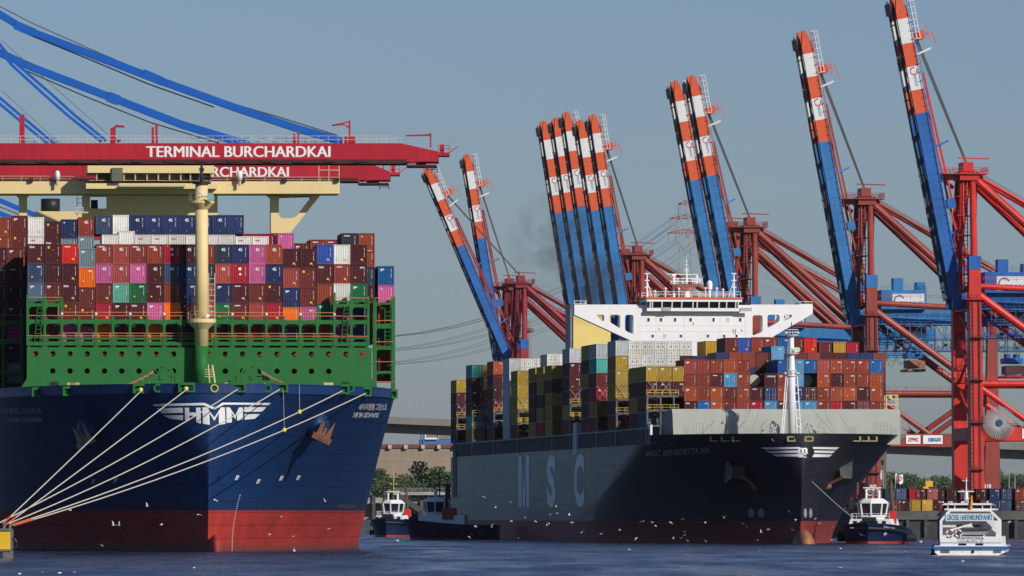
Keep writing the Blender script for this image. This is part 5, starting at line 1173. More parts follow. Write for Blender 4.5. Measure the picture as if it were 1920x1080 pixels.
plates(M_tred, w=7.5, h=40, dark=.82, blot=.12)
C1, B1, fr1, g1 = tboom(1250, 268.5, 303, -160, 822, 752, 284, 'terminal crane with the upper red boom reading TERMINAL BURCHARDKAI over the blue ship', 'TERMINAL BURCHARDKAI', 275, 619, 274, 294.5)
C2, B2, fr2, g2 = tboom(1400, 308, 337.5, -160, 731, 698, 321.5, 'terminal crane with the lower red boom behind the cream bridge, lettering partly hidden', 'TERMINAL BURCHARDKAI', 233, 541, 313, 331.5)
def fitting(g, Bm, polys, y0, y1, nm='stay_anchor', m=None):
    b = MB()
    for lp in polys: b.prism([[g(*p) for p in reversed(lp)]], y0, y1)
    b.build(nm, m or M_tred, Bm)
fitting(g1, B1, [[(645, 255), (665, 255), (665, 268.6), (645, 268.6)]], 1.5, 6.4)
fitting(g1, B1, [[(206, 240), (215, 236), (215, 268.6), (206, 268.6)], [(215, 233), (232, 235), (232, 237.5), (215, 237)], [(215, 258), (226, 262), (219, 266)]], 1, 3)
fitting(g1, B1, [[(35.5, 217), (44, 213), (44, 268.6), (35.5, 268.6)]], 1, 3, 'boom_latch')
for xx in (283.5, 290.5): fitting(g1, B1, [[(xx, 238 if xx < 287 else 233), (xx+4, 238 if xx < 287 else 233), (xx+4.5, 268.6), (xx, 268.6)]], 1, 2, 'boom_latch')
for xx in (549, 557): fitting(g1, B1, [[(xx, 250 if xx < 552 else 246), (xx+4, 250 if xx < 552 else 246), (xx+4, 268.6), (xx, 268.6)]], 1, 2, 'boom_latch')
fitting(g1, B1, [[(653, 225), (656.5, 225), (656.5, 255), (653, 255)], [(622, 233), (653, 226), (653, 228), (622, 235)], [(622, 235), (645, 233), (653, 240), (653, 236), (645, 231), (622, 233)]], 2, 2.5, 'service_jib')
fitting(g1, B1, [[(805.5, 248), (808.5, 248), (808.5, 275), (805.5, 275)], [(760, 252), (806, 250), (806, 253.5), (760, 254.5)]], 2, 2.5, 'service_jib')
fitting(g2, B2, [[(717, 302), (719.5, 302), (719.5, 318), (717, 318)]], 2, 2.5, 'service_jib')
def stay(C, g, pts, w, y0, gap=0, nm='boom_stay', m=None):
    for dy in ((0, gap) if gap else (0,)):
        b = MB(); pp = [Vector((g(*p)[0], y0+dy, g(*p)[1])) for p in pts]
        for a_, c_ in zip(pp, pp[1:]): b.beam(a_, c_, w*.8, w)
        b.build(nm, m or M_tblue, C)
stay(C1, g1, [(-60, -8), (0, 26), (45, 53), (160, 96), (285, 144), (440, 200), (560, 240), (640, 263)], 1.05, 1.8, 4.4)
stay(C1, g1, [(-60, -22), (0, 11), (60, 42), (180, 95), (270, 133)], .13, 3, 1, 'stay_rope', M_cab); stay(C1, g1, [(400, 182), (520, 217), (632, 252)], .18, 3, .8, 'stay_rope', M_cab)
stay(C1, g1, [(60, 66), (160, 107), (280, 157), (400, 199)], .22, 3, 0, 'stay_rope', M_steel)
for px, py in ((45, 53), (285, 144)):
    p = g1(px, py); MB().beam((p[0]-1.5, 1.8, p[1]+.66), (p[0]+1.5, 1.8, p[1]-.62), 1.1, 1.35).build('stay_joint', M_tblue, C1)
stay(C1, g1, [(-60, 10), (22, 112), (89, 170), (140, 216), (197, 262)], .45, 1.2, 2); stay(C1, g1, [(-60, 24), (22, 122), (80, 175), (130, 219), (188, 264)], .45, 1.2, 2)
stay(C1, g1, [(0, 73), (100, 162), (200, 250)], .08, 2, .6, 'stay_rope', M_cab)
stay(C2, g2, [(-60, 72), (0, 98), (60, 125), (210, 182), (340, 232), (465, 270), (520, 300)], 1.25, 2, 4.4); stay(C2, g2, [(45, 130), (160, 180), (280, 228), (410, 267)], .22, 3, 0, 'stay_rope', M_steel)
p = g2(212, 184); MB().beam((p[0]-1, 1.5, p[1]+.38), (p[0]+1, 1.5, p[1]-.38), .3, 1.8).build('stay_joint', M_tblue, C2)
stay(C2, g2, [(-60, 130), (0, 184), (50, 226), (105, 272), (140, 302)], .5, 1.2, 2); stay(C2, g2, [(-60, 142), (0, 195), (45, 233), (92, 272), (125, 302)], .5, 1.2, 2); stay(C2, g2, [(0, 167), (60, 222), (110, 268)], .08, 2, .6, 'stay_rope', M_cab)
fr3 = Frame(0, 1650, 0); g3 = lambda px, py: fr3.pl(px, py, 0); C3 = thing('container_crane', 'far terminal crane of which only blue stays show under the cream bridge wing', 'crane', fr3.M, 'terminal cranes with lowered red booms')
MB().box(g3(-120, 0)[0], g3(330, 0)[0], 0, 1.5, g3(0, 450)[1], g3(0, 420)[1]).build('girder', M_tred, C3)
stay(C3, g3, [(-60, 352), (0, 376), (40, 393), (120, 424)], 1.0, 0, 2.2); stay(C3, g3, [(-60, 378), (0, 400), (60, 424)], 1.0, 0, 2.2); stay(C3, g3, [(-60, 366), (0, 388), (60, 412)], .25, 0, 0, 'stay_rope', M_cab)
# ============================================================ mooring dolphin and ropes of the blue ship
dz_ = 975; D = Frame(0, dz_, 0); gd = lambda px, py: D.pl(px, py, 0)
dol = thing('mooring_dolphin', 'yellow and grey steel mooring dolphin where the white ropes meet', 'mooring dolphin', D.M)
b = MB(); b.box(gd(-60, 0)[0], gd(19, 0)[0], 0, 5, gd(0, 1030)[1], gd(0, 995)[1]); b.build('panel', mat('dolphin_yellow', (.72, .44, .02), rough=.5, var=.06, streak=.1), dol)
b = MB(); b.box(gd(-60, 0)[0], gd(20.5, 0)[0], -.2, 5.2, gd(0, 995)[1]+.003, gd(0, 991)[1]); b.box(gd(-60, 0)[0], gd(20, 0)[0], .1, 5, gd(0, 1033.5)[1], gd(0, 1030)[1]-.003); b.box(gd(5, 0)[0], gd(19, 0)[0], .3, 4, -3, gd(0, 1034)[1]); b.box(gd(19.2, 0)[0], gd(21, 0)[0], .5, 4.5, gd(0, 1048)[1], gd(0, 995)[1]); b.build('frame', mat('dolphin_grey', (.14, .14, .12), var=.25, scale=1.5), dol)
b = MB(); x, z = gd(24, 1020)
for i in range(16):
    a0, a1 = R(22.5*i), R(22.5*(i+1)); b.tube((x+.35*math.cos(a0), 1.5, z+.62*math.sin(a0)), (x+.35*math.cos(a1), 1.5, z+.62*math.sin(a1)), .14, n=6)
b.build('tyre_fender', M_black, dol)
b = MB(); x, z = gd(14, 991)
for dx in (-.5, .2): b.tube((x+dx, 1.5, z), (x+dx, 1.5, z+.55), .17, n=8); b.lathe([(.26, 0), (.26, .12)], 10, (x+dx, 1.5, z+.5))
b.build('bollard', mat('dolphin_grey', (0, 0, 0)), dol)
def rope(name, a, c, r, sag, m, label=None, group=None, cat='rope', n=14):
    a, c = Vector(a), Vector(c); pts = [a.lerp(c, t/n)-Vector((0, 0, sag*4*(t/n)*(1-t/n))) for t in range(n+1)]
    o = MB().path(pts, r, 6).build(name, m)
    return (tag(o, label, cat, group) if label else o), pts
anch = D.M @ Vector((x+.2, 1.5, z+.45))
M_ora = mat('rope_orange_end', (.55, .12, .05), rough=.9)
desc = ['steepest white mooring rope, from the first yellow plugged fairlead', 'white mooring rope from the second yellow plugged fairlead', 'white mooring rope passing left of the winged emblem letters', 'white mooring rope crossing the middle of the winged emblem', 'upper of the two long flat mooring ropes to the right bow', 'lowest and longest mooring rope, to the fairlead by the ship name']
ropes = []
for i, px in enumerate((265, 350, 445, 524, 641, 684)):
    w = H.M @ (FL[px]+Vector((0, -.5, -.1))); e = anch+Vector(((-.9, -.5, -1.6, -.3, .3, .5)[i], 0, (.1, .0, .1, .1, 0, -.05)[i]))
    _, pts = rope('mooring_rope', w, e, .075, (.1, .1, .6, .9, 1.0, 1.1)[i], M_rope, desc[i], 'mooring ropes of the blue ship'); ropes.append(pts)
    if i in (0, 1, 4, 5):
        q0 = pts[-2].lerp(pts[-1], .35); MB().path([q0, pts[-1]], .12, 6).build('rope_tail', M_ora, bpy.data.objects[_.name])
for px in (265, 350):
    p = FL[px]; MB().ball((p.x-.1, p.y-.6, p.z), .34, n=10, m=8).build('fairlead_plug', mat('plug_yellow', (.75, .65, .03)), hmm)
for ri, px, py, tx, ty, lb in ((4, 561, 765, 561, 721, 'upper'), (5, 535, 788, 531, 728, 'lower')):
    pts = ropes[ri]; best = min([a_.lerp(c_, t/10) for a_, c_ in zip(pts, pts[1:]) for t in range(10)], key=lambda p: abs(HX+p.x/p.y*FP-px))
    o = thing('rat_guard', f'{lb} yellow rat guard disc threaded on a mooring rope, hung by a thin line', 'rat guard', Matrix.Translation(best), 'rat guards')
    MB().ball((0, 0, 0), .29, .2, .32, 10, 8).build('disc', mat('plug_yellow', 0), o)
    h = H.M @ H.cast(tx, ty, hb); MB().path([Vector((0, 0, 0)), h-best], .03, 4).build('hanging_line', M_rope, o)

# ============================================================ tugs
def tug(name, fr, Lh, Bh, hullc, label, bowz=3.6, sternz=None, mast=8, mast_m=None, wl_red=True, name_txt=None, bow_y=0, dark=False):
    T_ = thing(name, label, 'tug', fr.M, 'harbour tugs'); navy = mat('tug_navy', srgb(16, 30, 64), rough=.4, var=.1, scale=.5); wht = mat('tug_white', (.78, .78, .77), rough=.5, var=.04)
    sternz = bowz-1.4 if sternz is None else sternz
    def sheer(u): return bowz-(bowz-sternz)*min(1, u*1.35)**.8
    def row_(f, dx=0):
        o = []
        for i in range(25):
            u = i/24; y = Lh*u
            hbw = Bh/2*min(1, (1-(1-min(1, u/.38))**2.2)**.55)*(1 if u < .8 else 1-.35*((u-.8)/.2)**2)
            o.append((hbw*(.80+.20*f if u < .5 else .9+.1*f)+dx, y+(1-f)*1.4*(1-u*2 if u < .5 else 0)-(dx if u == 0 else 0), u))
        return o
    levels = [(0, -.8, 'wl'), (0, .42, 'wl'), (.35, .42, 'h'), (1, 1, 'h')]
    def grid(specs, m, nm, dx=0):
        b = MB(); rows = []
        for f, zf in specs: rows.append([(x, y, zf(u)) for x, y, u in row_(f, dx)])
        for sg in (1, -1):
            vs = [(sg*x, y, z) for r_ in rows for x, y, z in r_]; n = 25
            b.add(vs, [((j*n+i, j*n+i+1, (j+1)*n+i+1, (j+1)*n+i) if sg > 0 else ((j+1)*n+i, (j+1)*n+i+1, j*n+i+1, j*n+i)) for j in range(len(rows)-1) for i in range(n-1)])
        a_, c_ = rows[0][-1], rows[-1][-1]; b.add([(-a_[0], a_[1], a_[2]), (a_[0], a_[1], a_[2]), (c_[0], c_[1], c_[2]), (-c_[0], c_[1], c_[2])], [(0, 1, 2, 3)])
        return b.build(nm, m, T_, smooth=True)
    grid([(0, lambda u: -.8), (.05, lambda u: .45)], mat('tug_bottom_red', srgb(150, 48, 36)), 'boot_stripe')
    hu = grid([(.05, lambda u: .45), (.3, lambda u: .45+(sheer(u)-.45)*.35), (.7, lambda u: .45+(sheer(u)-.45)*.7), (1, sheer)], navy, 'hull')
    grid([(1, lambda u: sheer(u)-1.1), (1, lambda u: sheer(u)-.75)], M_black, 'rubbing_fender', dx=.28)
    r_ = row_(1); b = MB(); b.add([(x*.98, y, sheer(u)-.5) for x, y, u in r_]+[(-x*.98, y, sheer(u)-.5) for x, y, u in r_], [(i, i+1, 26+i, 25+i) for i in range(24)]); b.build('deck', M_dk, T_)
    b = MB(); hw = Bh*.36; b.prism([[(-hw, sternz-.4), (hw, sternz-.4), (hw*.82, bowz+.7), (-hw*.82, bowz+.7)]], Lh*.17, Lh*.66); b.build('deckhouse', wht, T_)
    b = MB()
    for x, y in ((-1.2, 1.5), (0, 1.2), (1.4, 1.5), (-2.6, 2.2), (2.8, 2.3)): b.box(x-.35, x+.35, y, y+.7, bowz-.5, bowz+.35)
    b.tube((-1.3, Lh*.12, bowz+.3), (1.3, Lh*.12, bowz+.3), .75, n=10); b.build('towing_winch', M_black, T_)
    zb = bowz+.7; yc = Lh*.30; w1, w2 = 1.95, 2.5
    b = MB(); b.lathe([(w1*1.15, 0), (w1*1.1, .7)], 8, (0, yc+1, zb)); b.build('wheelhouse_base', wht, T_)
    b = MB(); b.lathe([(w2*.97, 0), (w2*1.12, 2.2)], 8, (0, yc+1, zb+.7)); o = b.build('wheelhouse_glass', M_glass, T_)
    for i in range(8):
        a_ = 2*math.pi*i/8; c, s_ = math.cos(a_), math.sin(a_)
        MB().beam((w2*.99*c, yc+1+w2*.99*s_, zb+.7), (w2*1.14*c, yc+1+w2*1.14*s_, zb+2.9), .26).build('window_frame', wht, T_)
    b = MB(); b.lathe([(w2*1.17, 0), (w2*1.17, .25), (w2*.8, .9), (w2*.7, .95)], 8, (0, yc+1, zb+2.88)); b.lathe([(w2*1.0, -.3), (w2*1.0, 0)], 8, (0, yc+1, zb+.7)); b.build('wheelhouse_roof', wht, T_)
    zt_ = zb+3.8; mm_ = mast_m or wht
    b = MB(); b.tube((0, yc+1.6, zt_), (0, yc+1.6, zt_+mast), .14, .07)
    for f, w in ((.25, 1.1), (.45, .7), (.65, .9), (.85, .4)): b.beam((-w, yc+1.6, zt_+mast*f), (w, yc+1.6, zt_+mast*f), .12); b.box(-w-.15, -w+.15, yc+1.4, yc+1.8, zt_+mast*f, zt_+mast*f+.35); b.box(w-.15, w+.15, yc+1.4, yc+1.8, zt_+mast*f, zt_+mast*f+.35)
    b.build('mast', mm_, T_)
    b = MB(); b.box(-1.7, 1.7, yc+.4, yc+.7, zt_+1.9, zt_+2.1); b.tube((-1.2, yc+.8, zt_), (-1.2, yc+.8, zt_+1.4), .2); b.tube((1.2, yc+.8, zt_), (1.2, yc+.8, zt_+1.6), .25); b.ball((-1.2, yc+.8, zt_+1.5), .3, n=8, m=6); b.build('roof_antenna', wht, T_)
    for sg in (-1, 1):
        b = MB(); b.box(sg*hw*.78-.55, sg*hw*.78+.55, yc+2.6, yc+5, zb-.9, zb+1.5); b.build('funnel', mat('tug_funnel_red', (.55, .03, .03)), T_)
        b = MB(); b.tube((sg*hw*.80, yc+3.4, zb+1.4), (sg*hw*.72, yc+3.4, zb+4.6), .3, n=8); b.tube((sg*hw*.72, yc+3.4, zb+4.6), (sg*hw*.70, yc+3.4, zb+6.8), .3, n=8); b.build('exhaust_pipe', mat('tug_exhaust_brown', (.10, .055, .035)) if not dark else M_black, T_)
    b = MB(); b.rail([(-hw*.8, Lh*.175, zb), (hw*.8, Lh*.175, zb)], 1, .9, .04); b.rail([(-hw*.8, Lh*.175, zb), (-hw*.8, Lh*.6, zb)], 1, 1.2, .04); b.build('railing', wht, T_)
    for k in range(6):
        for sg in (-1, 1):
            y = Lh*(.35+.1*k); a_ = Vector((sg*(Bh/2+.25), y, 1.1)); t = MB()
            t.ball(a_, .3, .75, .75, 8, 8); t.build('tyre_fender', M_black, T_)
    return T_, hu, fr
def slope_frame(px, Z, heading):            # heading: degrees the bow->stern axis is turned from straight away
    f = Frame(0, 0, 0); f.M = Matrix.Translation(((px-960)/FP*Z, Z, 0)) @ Matrix.Rotation(R(heading), 4, 'Z'); f.I = f.M.inverted(); return f
tR, huR, frR = tug('tug_boat', slope_frame(1626, 1480, -9), 27, 12.4, None, 'navy tug with white wheelhouse and red funnels, bow towards us, holding the tow line', mast=2.6, bowz=3.9)
bv = bvh_of(huR); vs, fs = text2d('ZP BULLDOG', .03)
decal('tug_name', vs, fs, [(1657, 990.5), (1679, 993.5), (1679, 989.2), (1657, 986)], 'Y', frR, bv, M_white, tR, cuts=8, vcuts=1, off=.08)
tug('tug_boat', slope_frame(757, 1722, -97), 20.5, 8.5, None, 'dark blue tug lying across in the gap, bow to the left, beside the grey hull', mast=6.2, mast_m=M_black, bowz=4.6, dark=True)
tug('tug_boat', slope_frame(722, 1960, -12), 26, 11.0, None, 'tug with a tall yellow mast half hidden by the blue ship', mast=8.5, mast_m=mat('mast_yellow', (.5, .38, .12)), bowz=4.6)
w = S.M @ S.cast(1447, 823, mbv); e = frR.M @ Vector((-3.2, 2.5, 5.0))
rope('tow_line', w, e, .07, .6, M_steel, 'thin tow line from the black bow down to the tug', None)

# ============================================================ tour boat (stern towards us)
ZT = 1040; TF = Frame((1820-960)/FP*ZT, ZT, .076); gt = lambda px, py: TF.pl(px, py, 0)
tb = thing('tour_boat', 'white harbour tour boat seen from its stern with a German flag and large sign', 'tour boat', TF.M)
tw = mat('boat_white', (.80, .79, .77), rough=.4, var=.04, scale=1); tbl = mat('boat_blue', (.02, .12, .36)); Q = lambda *pts: [gt(*p) for p in pts]
b = MB(); b.prism([Q((1759, 1041), (1873, 1041), (1884, 1036), (1888, 1023), (1752, 1023), (1753, 1036))], 0, 34); b.build('hull', tw, tb)
b = MB(); b.prism([Q((1758, 1046), (1876, 1046), (1873, 1041), (1759, 1041))], .05, 33); b.build('boot_stripe', mat('boat_red', (.4, .02, .03)), tb)
b = MB(); b.prism([Q((1749, 1029), (1889, 1029), (1889, 1024.5), (1749, 1024.5))], -.35, 33); b.build('rubbing_strake', tbl, tb)
b = MB(); b.prism([Q((1763, 1024.4), (1880, 1024.4), (1879, 1006), (1762, 1006))], .1, 30); b.build('lower_cabin', tw, tb)
for x0, x1, y0, y1 in ((1797.5, 1812, 1019, 1026.5-2.5), (1829.5, 1843.5, 1019, 1024)): b = MB(); b.prism([Q((x0, y1), (x1, y1), (x1, y0), (x0, y0))], .03, .09); b.build('stern_window', M_glass, tb)
for x0, x1 in ((1763.5, 1780.5), (1862.5, 1877)): b = MB(); b.prism([Q((x0, 1037), (x1, 1037), (x1, 1031.5), (x0, 1031.5))], -.05, -.005); b.build('stern_fender_panel', mat('panel_grey', (.12, .12, .11), var=.3, scale=4), tb)
b = MB(); b.tube((gt(1824, 1034)[0], -.1, gt(0, 1034)[1]), (gt(1824, 1034)[0], 0, gt(0, 1034)[1]), .2, n=12); b.build('exhaust_port', M_black, tb)
b = MB(); b.box(gt(1763, 0)[0], gt(1878, 0)[0], .03, .09, gt(0, 1017.5)[1], gt(0, 1016.5)[1]); b.build('stern_stripe', M_steel, tb)
# cockpit recess: side frames, roof arch, back wall
b = MB(); b.prism([Q((1762, 1006), (1767, 1006), (1767, 977), (1783, 959), (1856, 959), (1873, 977), (1873, 1006), (1877.5, 1006), (1877.5, 975), (1858, 956), (1779, 956), (1762, 976))], .1, 1.2); b.build('stern_arch', tw, tb)
b = MB(); b.prism([Q((1767, 1006), (1873, 1006), (1873, 976), (1767, 976))], 2.4, 2.7); b.build('cabin_end_wall', mat('boat_recess_white', (.74, .74, .72)), tb)
for x0, x1, y0, y1 in ((1793, 1805, 984, 990.5), (1825, 1837, 984, 988)): b = MB(); b.prism([Q((x0, y1), (x1, y1), (x1, y0), (x0, y0))], 2.33, 2.39); b.build('window', M_glass, tb)
b = MB(); b.prism([Q((1773, 963), (1863, 963), (1863, 977), (1773, 977))[::-1]], -.02, .08); b.build('sign_board', mat('sign_pale', (.66, .70, .72)), tb)
b = MB(); flat_text('', 'GROSSE HAFENRUNDFAHRT', gt(1775.5, 0)[0], gt(1861, 0)[0], gt(0, 975.3)[1], gt(0, 965)[1], -.03, None, mb=b, bold=.02); b.build('sign_lettering', mat('sign_blue', (.04, .20, .32)), tb)
b = MB(); flat_text('', 'HAMMONIA', gt(1795, 0)[0], gt(1845, 0)[0], gt(0, 1011.3)[1], gt(0, 1006.6)[1], .07, None, mb=b, bold=.01); flat_text('', 'HAMBURG  D', gt(1796, 0)[0], gt(1843, 0)[0], gt(0, 1015.8)[1], gt(0, 1012.6)[1], .07, None, mb=b); b.build('name_lettering', mat('print_dark', 0), tb)
b = MB(); b.prism([Q((1771, 956), (1866, 956), (1860, 944), (1775, 944))], .6, 26); b.build('upper_house', mat('dark_interior', (.03, .012, .012)), tb)
b = MB(); b.prism([Q((1771, 956.5), (1866, 956.5), (1866, 953.5), (1771, 953.5))], .3, 26); b.prism([Q((1766, 947), (1862, 947), (1858, 943.5), (1771, 943.5))], .2, 27); b.build('roof', tw, tb)
for x in (1777, 1790, 1822, 1842, 1858): MB().box(gt(x, 0)[0]-.06, gt(x, 0)[0]+.06, .35, .5, gt(0, 954)[1], gt(0, 947)[1]).build('roof_post', tw, tb)
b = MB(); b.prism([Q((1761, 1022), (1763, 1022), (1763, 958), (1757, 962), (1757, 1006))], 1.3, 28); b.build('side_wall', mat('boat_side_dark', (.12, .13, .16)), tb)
# dinghy on davit, lifebuoys
dg_ = bpy.data.objects.new('dinghy', None); COL.objects.link(dg_); dg_.parent = tb
b = MB(); b.prism([Q((1803, 1003), (1845, 1003), (1853, 997), (1856, 993), (1804, 994), (1800, 998))], .2, 1.7); b.build('dinghy_hull', mat('dinghy_grey', (.30, .29, .26)), dg_)
b = MB(); b.prism([Q((1803, 996.5), (1852, 996), (1857, 991.5), (1803, 993.5))], .15, 1.75); b.build('dinghy_tube', mat('dinghy_dark', (.04, .035, .03)), dg_)
b = MB(); p0, p1 = gt(1783, 994), gt(1822, 982.5); b.beam((p0[0], .4, p0[1]), (p1[0], .4, p1[1]), .22); p2 = gt(1836, 990); b.prism([Q((1843, 980), (1843, 1006), (1872, 1006), (1871, 1002))], 1.9, 2.2); b.build('davit', tw, tb)
for px, r_ in ((1781, .45), (1797, .42)):
    x, z = gt(px, 1000); L_ = bpy.data.objects.new('lifebuoy', None); COL.objects.link(L_); L_.parent = tb
    for i in range(12):
        a0, a1 = R(30*i), R(30*(i+1)-2); MB().tube((x+r_*math.cos(a0), .0, z+r_*math.sin(a0)), (x+r_*math.cos(a1), .0, z+r_*math.sin(a1)), .11, n=6).build('ring_segment', mat('boat_red', 0) if i % 3 == 0 else tw, L_)
b = MB(); xm, z0 = gt(1811.5, 944); zt_ = gt(0, 882)[1]; b.tube((xm, 1, z0-.4), (xm, 1, zt_-1.6+.6), .16, .05); b.tube((xm, 1, z0), (xm, 1, z0+1.6), .28, .2); za = gt(0, 922)[1]; b.box(gt(1796, 0)[0], gt(1826, 0)[0], .9, 1.1, za-.06, za+.08); zb_ = gt(0, 902)[1]; b.beam((xm-.55, 1, zb_), (xm+.25, 1, zb_), .07)
b.build('mast', tw, tb)
b = MB()
for px in (1803, 1806, 1809, 1822, 1784, 1768, 1851): x, z = gt(px, 943.4); b.ball((x, .8, z+.12), .13, n=6, m=5)
b.build('deck_lamp', tw, tb)
fl_ = bpy.data.objects.new('german_flag', None); COL.objects.link(fl_); fl_.parent = tb; x, zt_ = gt(1818, 936); _, zb_ = gt(1818, 960)
for i, c in enumerate(((.01, .01, .01), (.55, .02, .02), (.75, .48, .02))):
    b = MB(); N = 6; xs_ = x-.16+.17*i
    pts = [(xs_+dx+.07*math.sin(t*1.3), .2+.06*math.sin(t*2), zt_+(zb_-zt_)*t/N+(.25*i if t == 0 else 0)) for t in range(N+1) for dx in (0, .16)]
    b.add(pts, [(2*t, 2*t+1, 2*t+3, 2*t+2) for t in range(N)]); b.build('flag_stripe', mat('flag_%d' % i if False else ('flag_black', 'flag_red', 'flag_gold')[i], c, rough=.9), fl_)
MB().tube((gt(1814, 0)[0], .3, zb_-.1), (x-.1, .3, zt_+.3), .04).build('flag_staff', tw, fl_)
b = MB(); b.prism([Q((1743, 1043), (1757, 1043), (1757, 1022), (1747, 1022))], 3, 9); b.build('side_fender', tbl, tb)
b = MB(); rng = random.Random(4)
for i in range(160):
    t = rng.random(); x = gt(1752+134*t, 0)[0]+rng.uniform(-.3, .3); y = rng.uniform(-14, .4)*rng.random(); s_ = rng.uniform(.1, .45); b.add([(x-s_, y, .03), (x+s_, y-s_, .03), (x+s_*.7, y+s_*2, .05), (x-s_, y+s_, .04)], [(0, 1, 2, 3)])
o = b.build('wake_foam', mat('foam_white', (.6, .62, .62), rough=.9), mw=TF.M); kind(o, 'stuff')

# ============================================================ containers on the far quay, colours darkened for the shadow over them
yd = Frame(0, 1872, 0)
up = [(1660, 'dark slate'), (1680, 'slate blue'), (1705, 'crimson'), (1717, 'maroon'), (1739, 'salmon red'), (1752, 'dark brown'), (1775, 'dark brown'), (1800, 'maroon'), (1830, 'dark brown'), (1856, 'navy'), (1878, 'navy'), (1904, 'brick red')]
lo = [(1652, 'dark slate'), (1674, 'maroon'), (1690, 'dark brown'), (1707, 'olive yellow'), (1729, 'yellow'), (1749, 'maroon'), (1775, 'dark brown'), (1838, 'maroon'), (1858, 'navy'), (1877, 'slate blue'), (1904, 'maroon')]
for t, lst in ((1, up), (0, lo)):
    for i, (px, c) in enumerate(lst):
        x, _ = yd.pl(px, 950, 0); container(yd, x+W2, 0 if t == 0 else .3, 6.35+2.62*t, 2.59, c, f"{c} container, {_n[i]} from left in the {'upper' if t else 'lower'} tier on the far quay", 'containers on the far quay', door=(i % 3 == 1))
        # a second one deeper in
yf_ = []
for i in range(34): yf_.append((yd.pl(1640+i*22+(i*7) % 5, 950, 30)[0], 30+(i % 3)*4, 6.35, 2.59)); yf_.append((yd.pl(1640+i*22+(i*5) % 7, 950, 34)[0], 34, 8.95, 2.59)) if i % 3 else None
filler(yd, yf_, seed=8)
def frame_pl(px0, px1, py0, py1, Z, name, m, depth, label, cat, parent=None):
    f = Frame(0, Z, 0); x0, z1 = f.pl(px0, py0, 0); x1, z0 = f.pl(px1, py1, 0); return x0, x1, z0, z1, f
# lamp masts and a white post on the quay
for px, py, Z, lb in ((1742, 893, 1930, 'slim lamp mast with yellow box left of the nearest crane legs'), (1892, 884, 2300, 'grey lamp mast right of the crane legs, nearer the house'), (1903, 884, 2300, 'grey lamp mast before the right-hand trees'), (1700+37, 884, 2300, 'faint thin mast left of the yellow box')):
    f = Frame(0, Z, 0); x, z = f.pl(px, py, 0); o = thing('lamp_mast', lb, 'lamp mast', f.M @ Matrix.Translation((x, 0, 6)), 'lamp masts on the quay')
    MB().tube((0, 0, 0), (0, 0, z-6), .2, .12).build('pole', M_steel, o); b = MB(); b.box(-.8, .8, -.2, .2, z-6, z-5.6); b.build('lamp_head', M_steel, o)
    if 'yellow' in lb: MB().box(-.9, .9, -.5, .5, 6.2, 7.6).build('control_box', M_yellowp, o)
f = Frame(0, 2030, 0); x, _ = f.pl(1825, 0, 0); o = thing('white_post', 'tall white post between the crane legs with a small white hut', 'post', f.M @ Matrix.Translation((x, 0, 6)))
MB().box(-.45, .45, 0, .9, 0, 35).build('shaft', tw, o); b = MB(); b.box(.5, 5.2, 0, 3, 0, 5.8); b.build('hut', tw, o); MB().box(1.5, 2.6, -.05, 0, 3, 5).build('window', M_glass, o); MB().box(3.2, 4.3, -.05, 0, 3, 5).build('window', M_glass, o)
for px, py0, py1, pl_, Z, lb, em in ((1678.5, 889, 930, 15, 2150, 'white flag with a round red emblem on the far quay', 1), (1656, 883, 930, -19, 2150, 'large plain white flag blowing beside the black bow', 0)):
    f = Frame(0, Z, 0); x, z = f.pl(px, py0, 0); o = thing('flag', lb, 'flag', f.M @ Matrix.Translation((x, 0, 6))); MB().tube((0, 0, 0), (0, 0, z-5.7), .1).build('pole', M_steel, o)
    Lf = pl_/FP*Z; N = 8; b = MB(); hf = 2.5; pts = [(Lf*t/N, .5*math.sin(t*1.1)-.1, z-6-hf*s_+.25*math.sin(t*.9)) for t in range(N+1) for s_ in (0, 1)]; b.add(pts, [(2*t, 2*t+1, 2*t+3, 2*t+2) for t in range(N)]); b.build('cloth', M_white, o, smooth=True)
    if em: b = MB(); ring_arc(b, Lf*.55, z-6-1.2, .7, .25, 0, 360, -1.1); b.beam((Lf*.55-.35, -1.1, z-6-1.5), (Lf*.55+.35, -1.1, z-6-.9), .2); b.build('emblem', M_lred, o)

# ============================================================ background: viaduct, buildings, trees, pylon
M_via = mat('viaduct_concrete', (.20, .195, .18), rough=.9, var=.12, scale=.1, streak=.2, rust=(.1, .1, .1)); Zv = 3000
a0, a1 = P(480, 776, Zv), P(2300, 852, Zv)
v = thing('viaduct', 'long grey concrete motorway viaduct crossing behind the ships', 'bridge')
b = MB(); b.beam(a0-Vector((0, 0, 1)), a1-Vector((0, 0, 1)), 22, 1.4); b.build('deck_slab', M_via, v)
b = MB(); b.beam(a0-Vector((0, 0, 3.4)), a1-Vector((0, 0, 3.4)), 12, 3.3); b.build('box_girder', M_via, v)
b = MB(); b.beam(a0+Vector((0, -10.6, .3)), a1+Vector((0, -10.6, .3)), .4, 1.2); b.build('parapet', M_via, v)
for px in (560, 1000, 1300, 1600, 1990): q_ = P(px, 776+(px-480)*.0418, Zv); MB().box(q_.x-3, q_.x+3, q_.y-2, q_.y+2, 0, q_.z-5.05).build('pier', M_via, v)
o = thing('street_lamp', 'tall double-armed street lamp on the viaduct between the ships', 'lamp', Matrix.Translation(P(779, 778, Zv-9))); MB().tube((0, 0, 0), (0, 0, 8.4), .16, .1).build('pole', M_steel, o); MB().beam((-1.4, 0, 8.3), (1.4, 0, 8.3), .16).build('arm', M_steel, o)
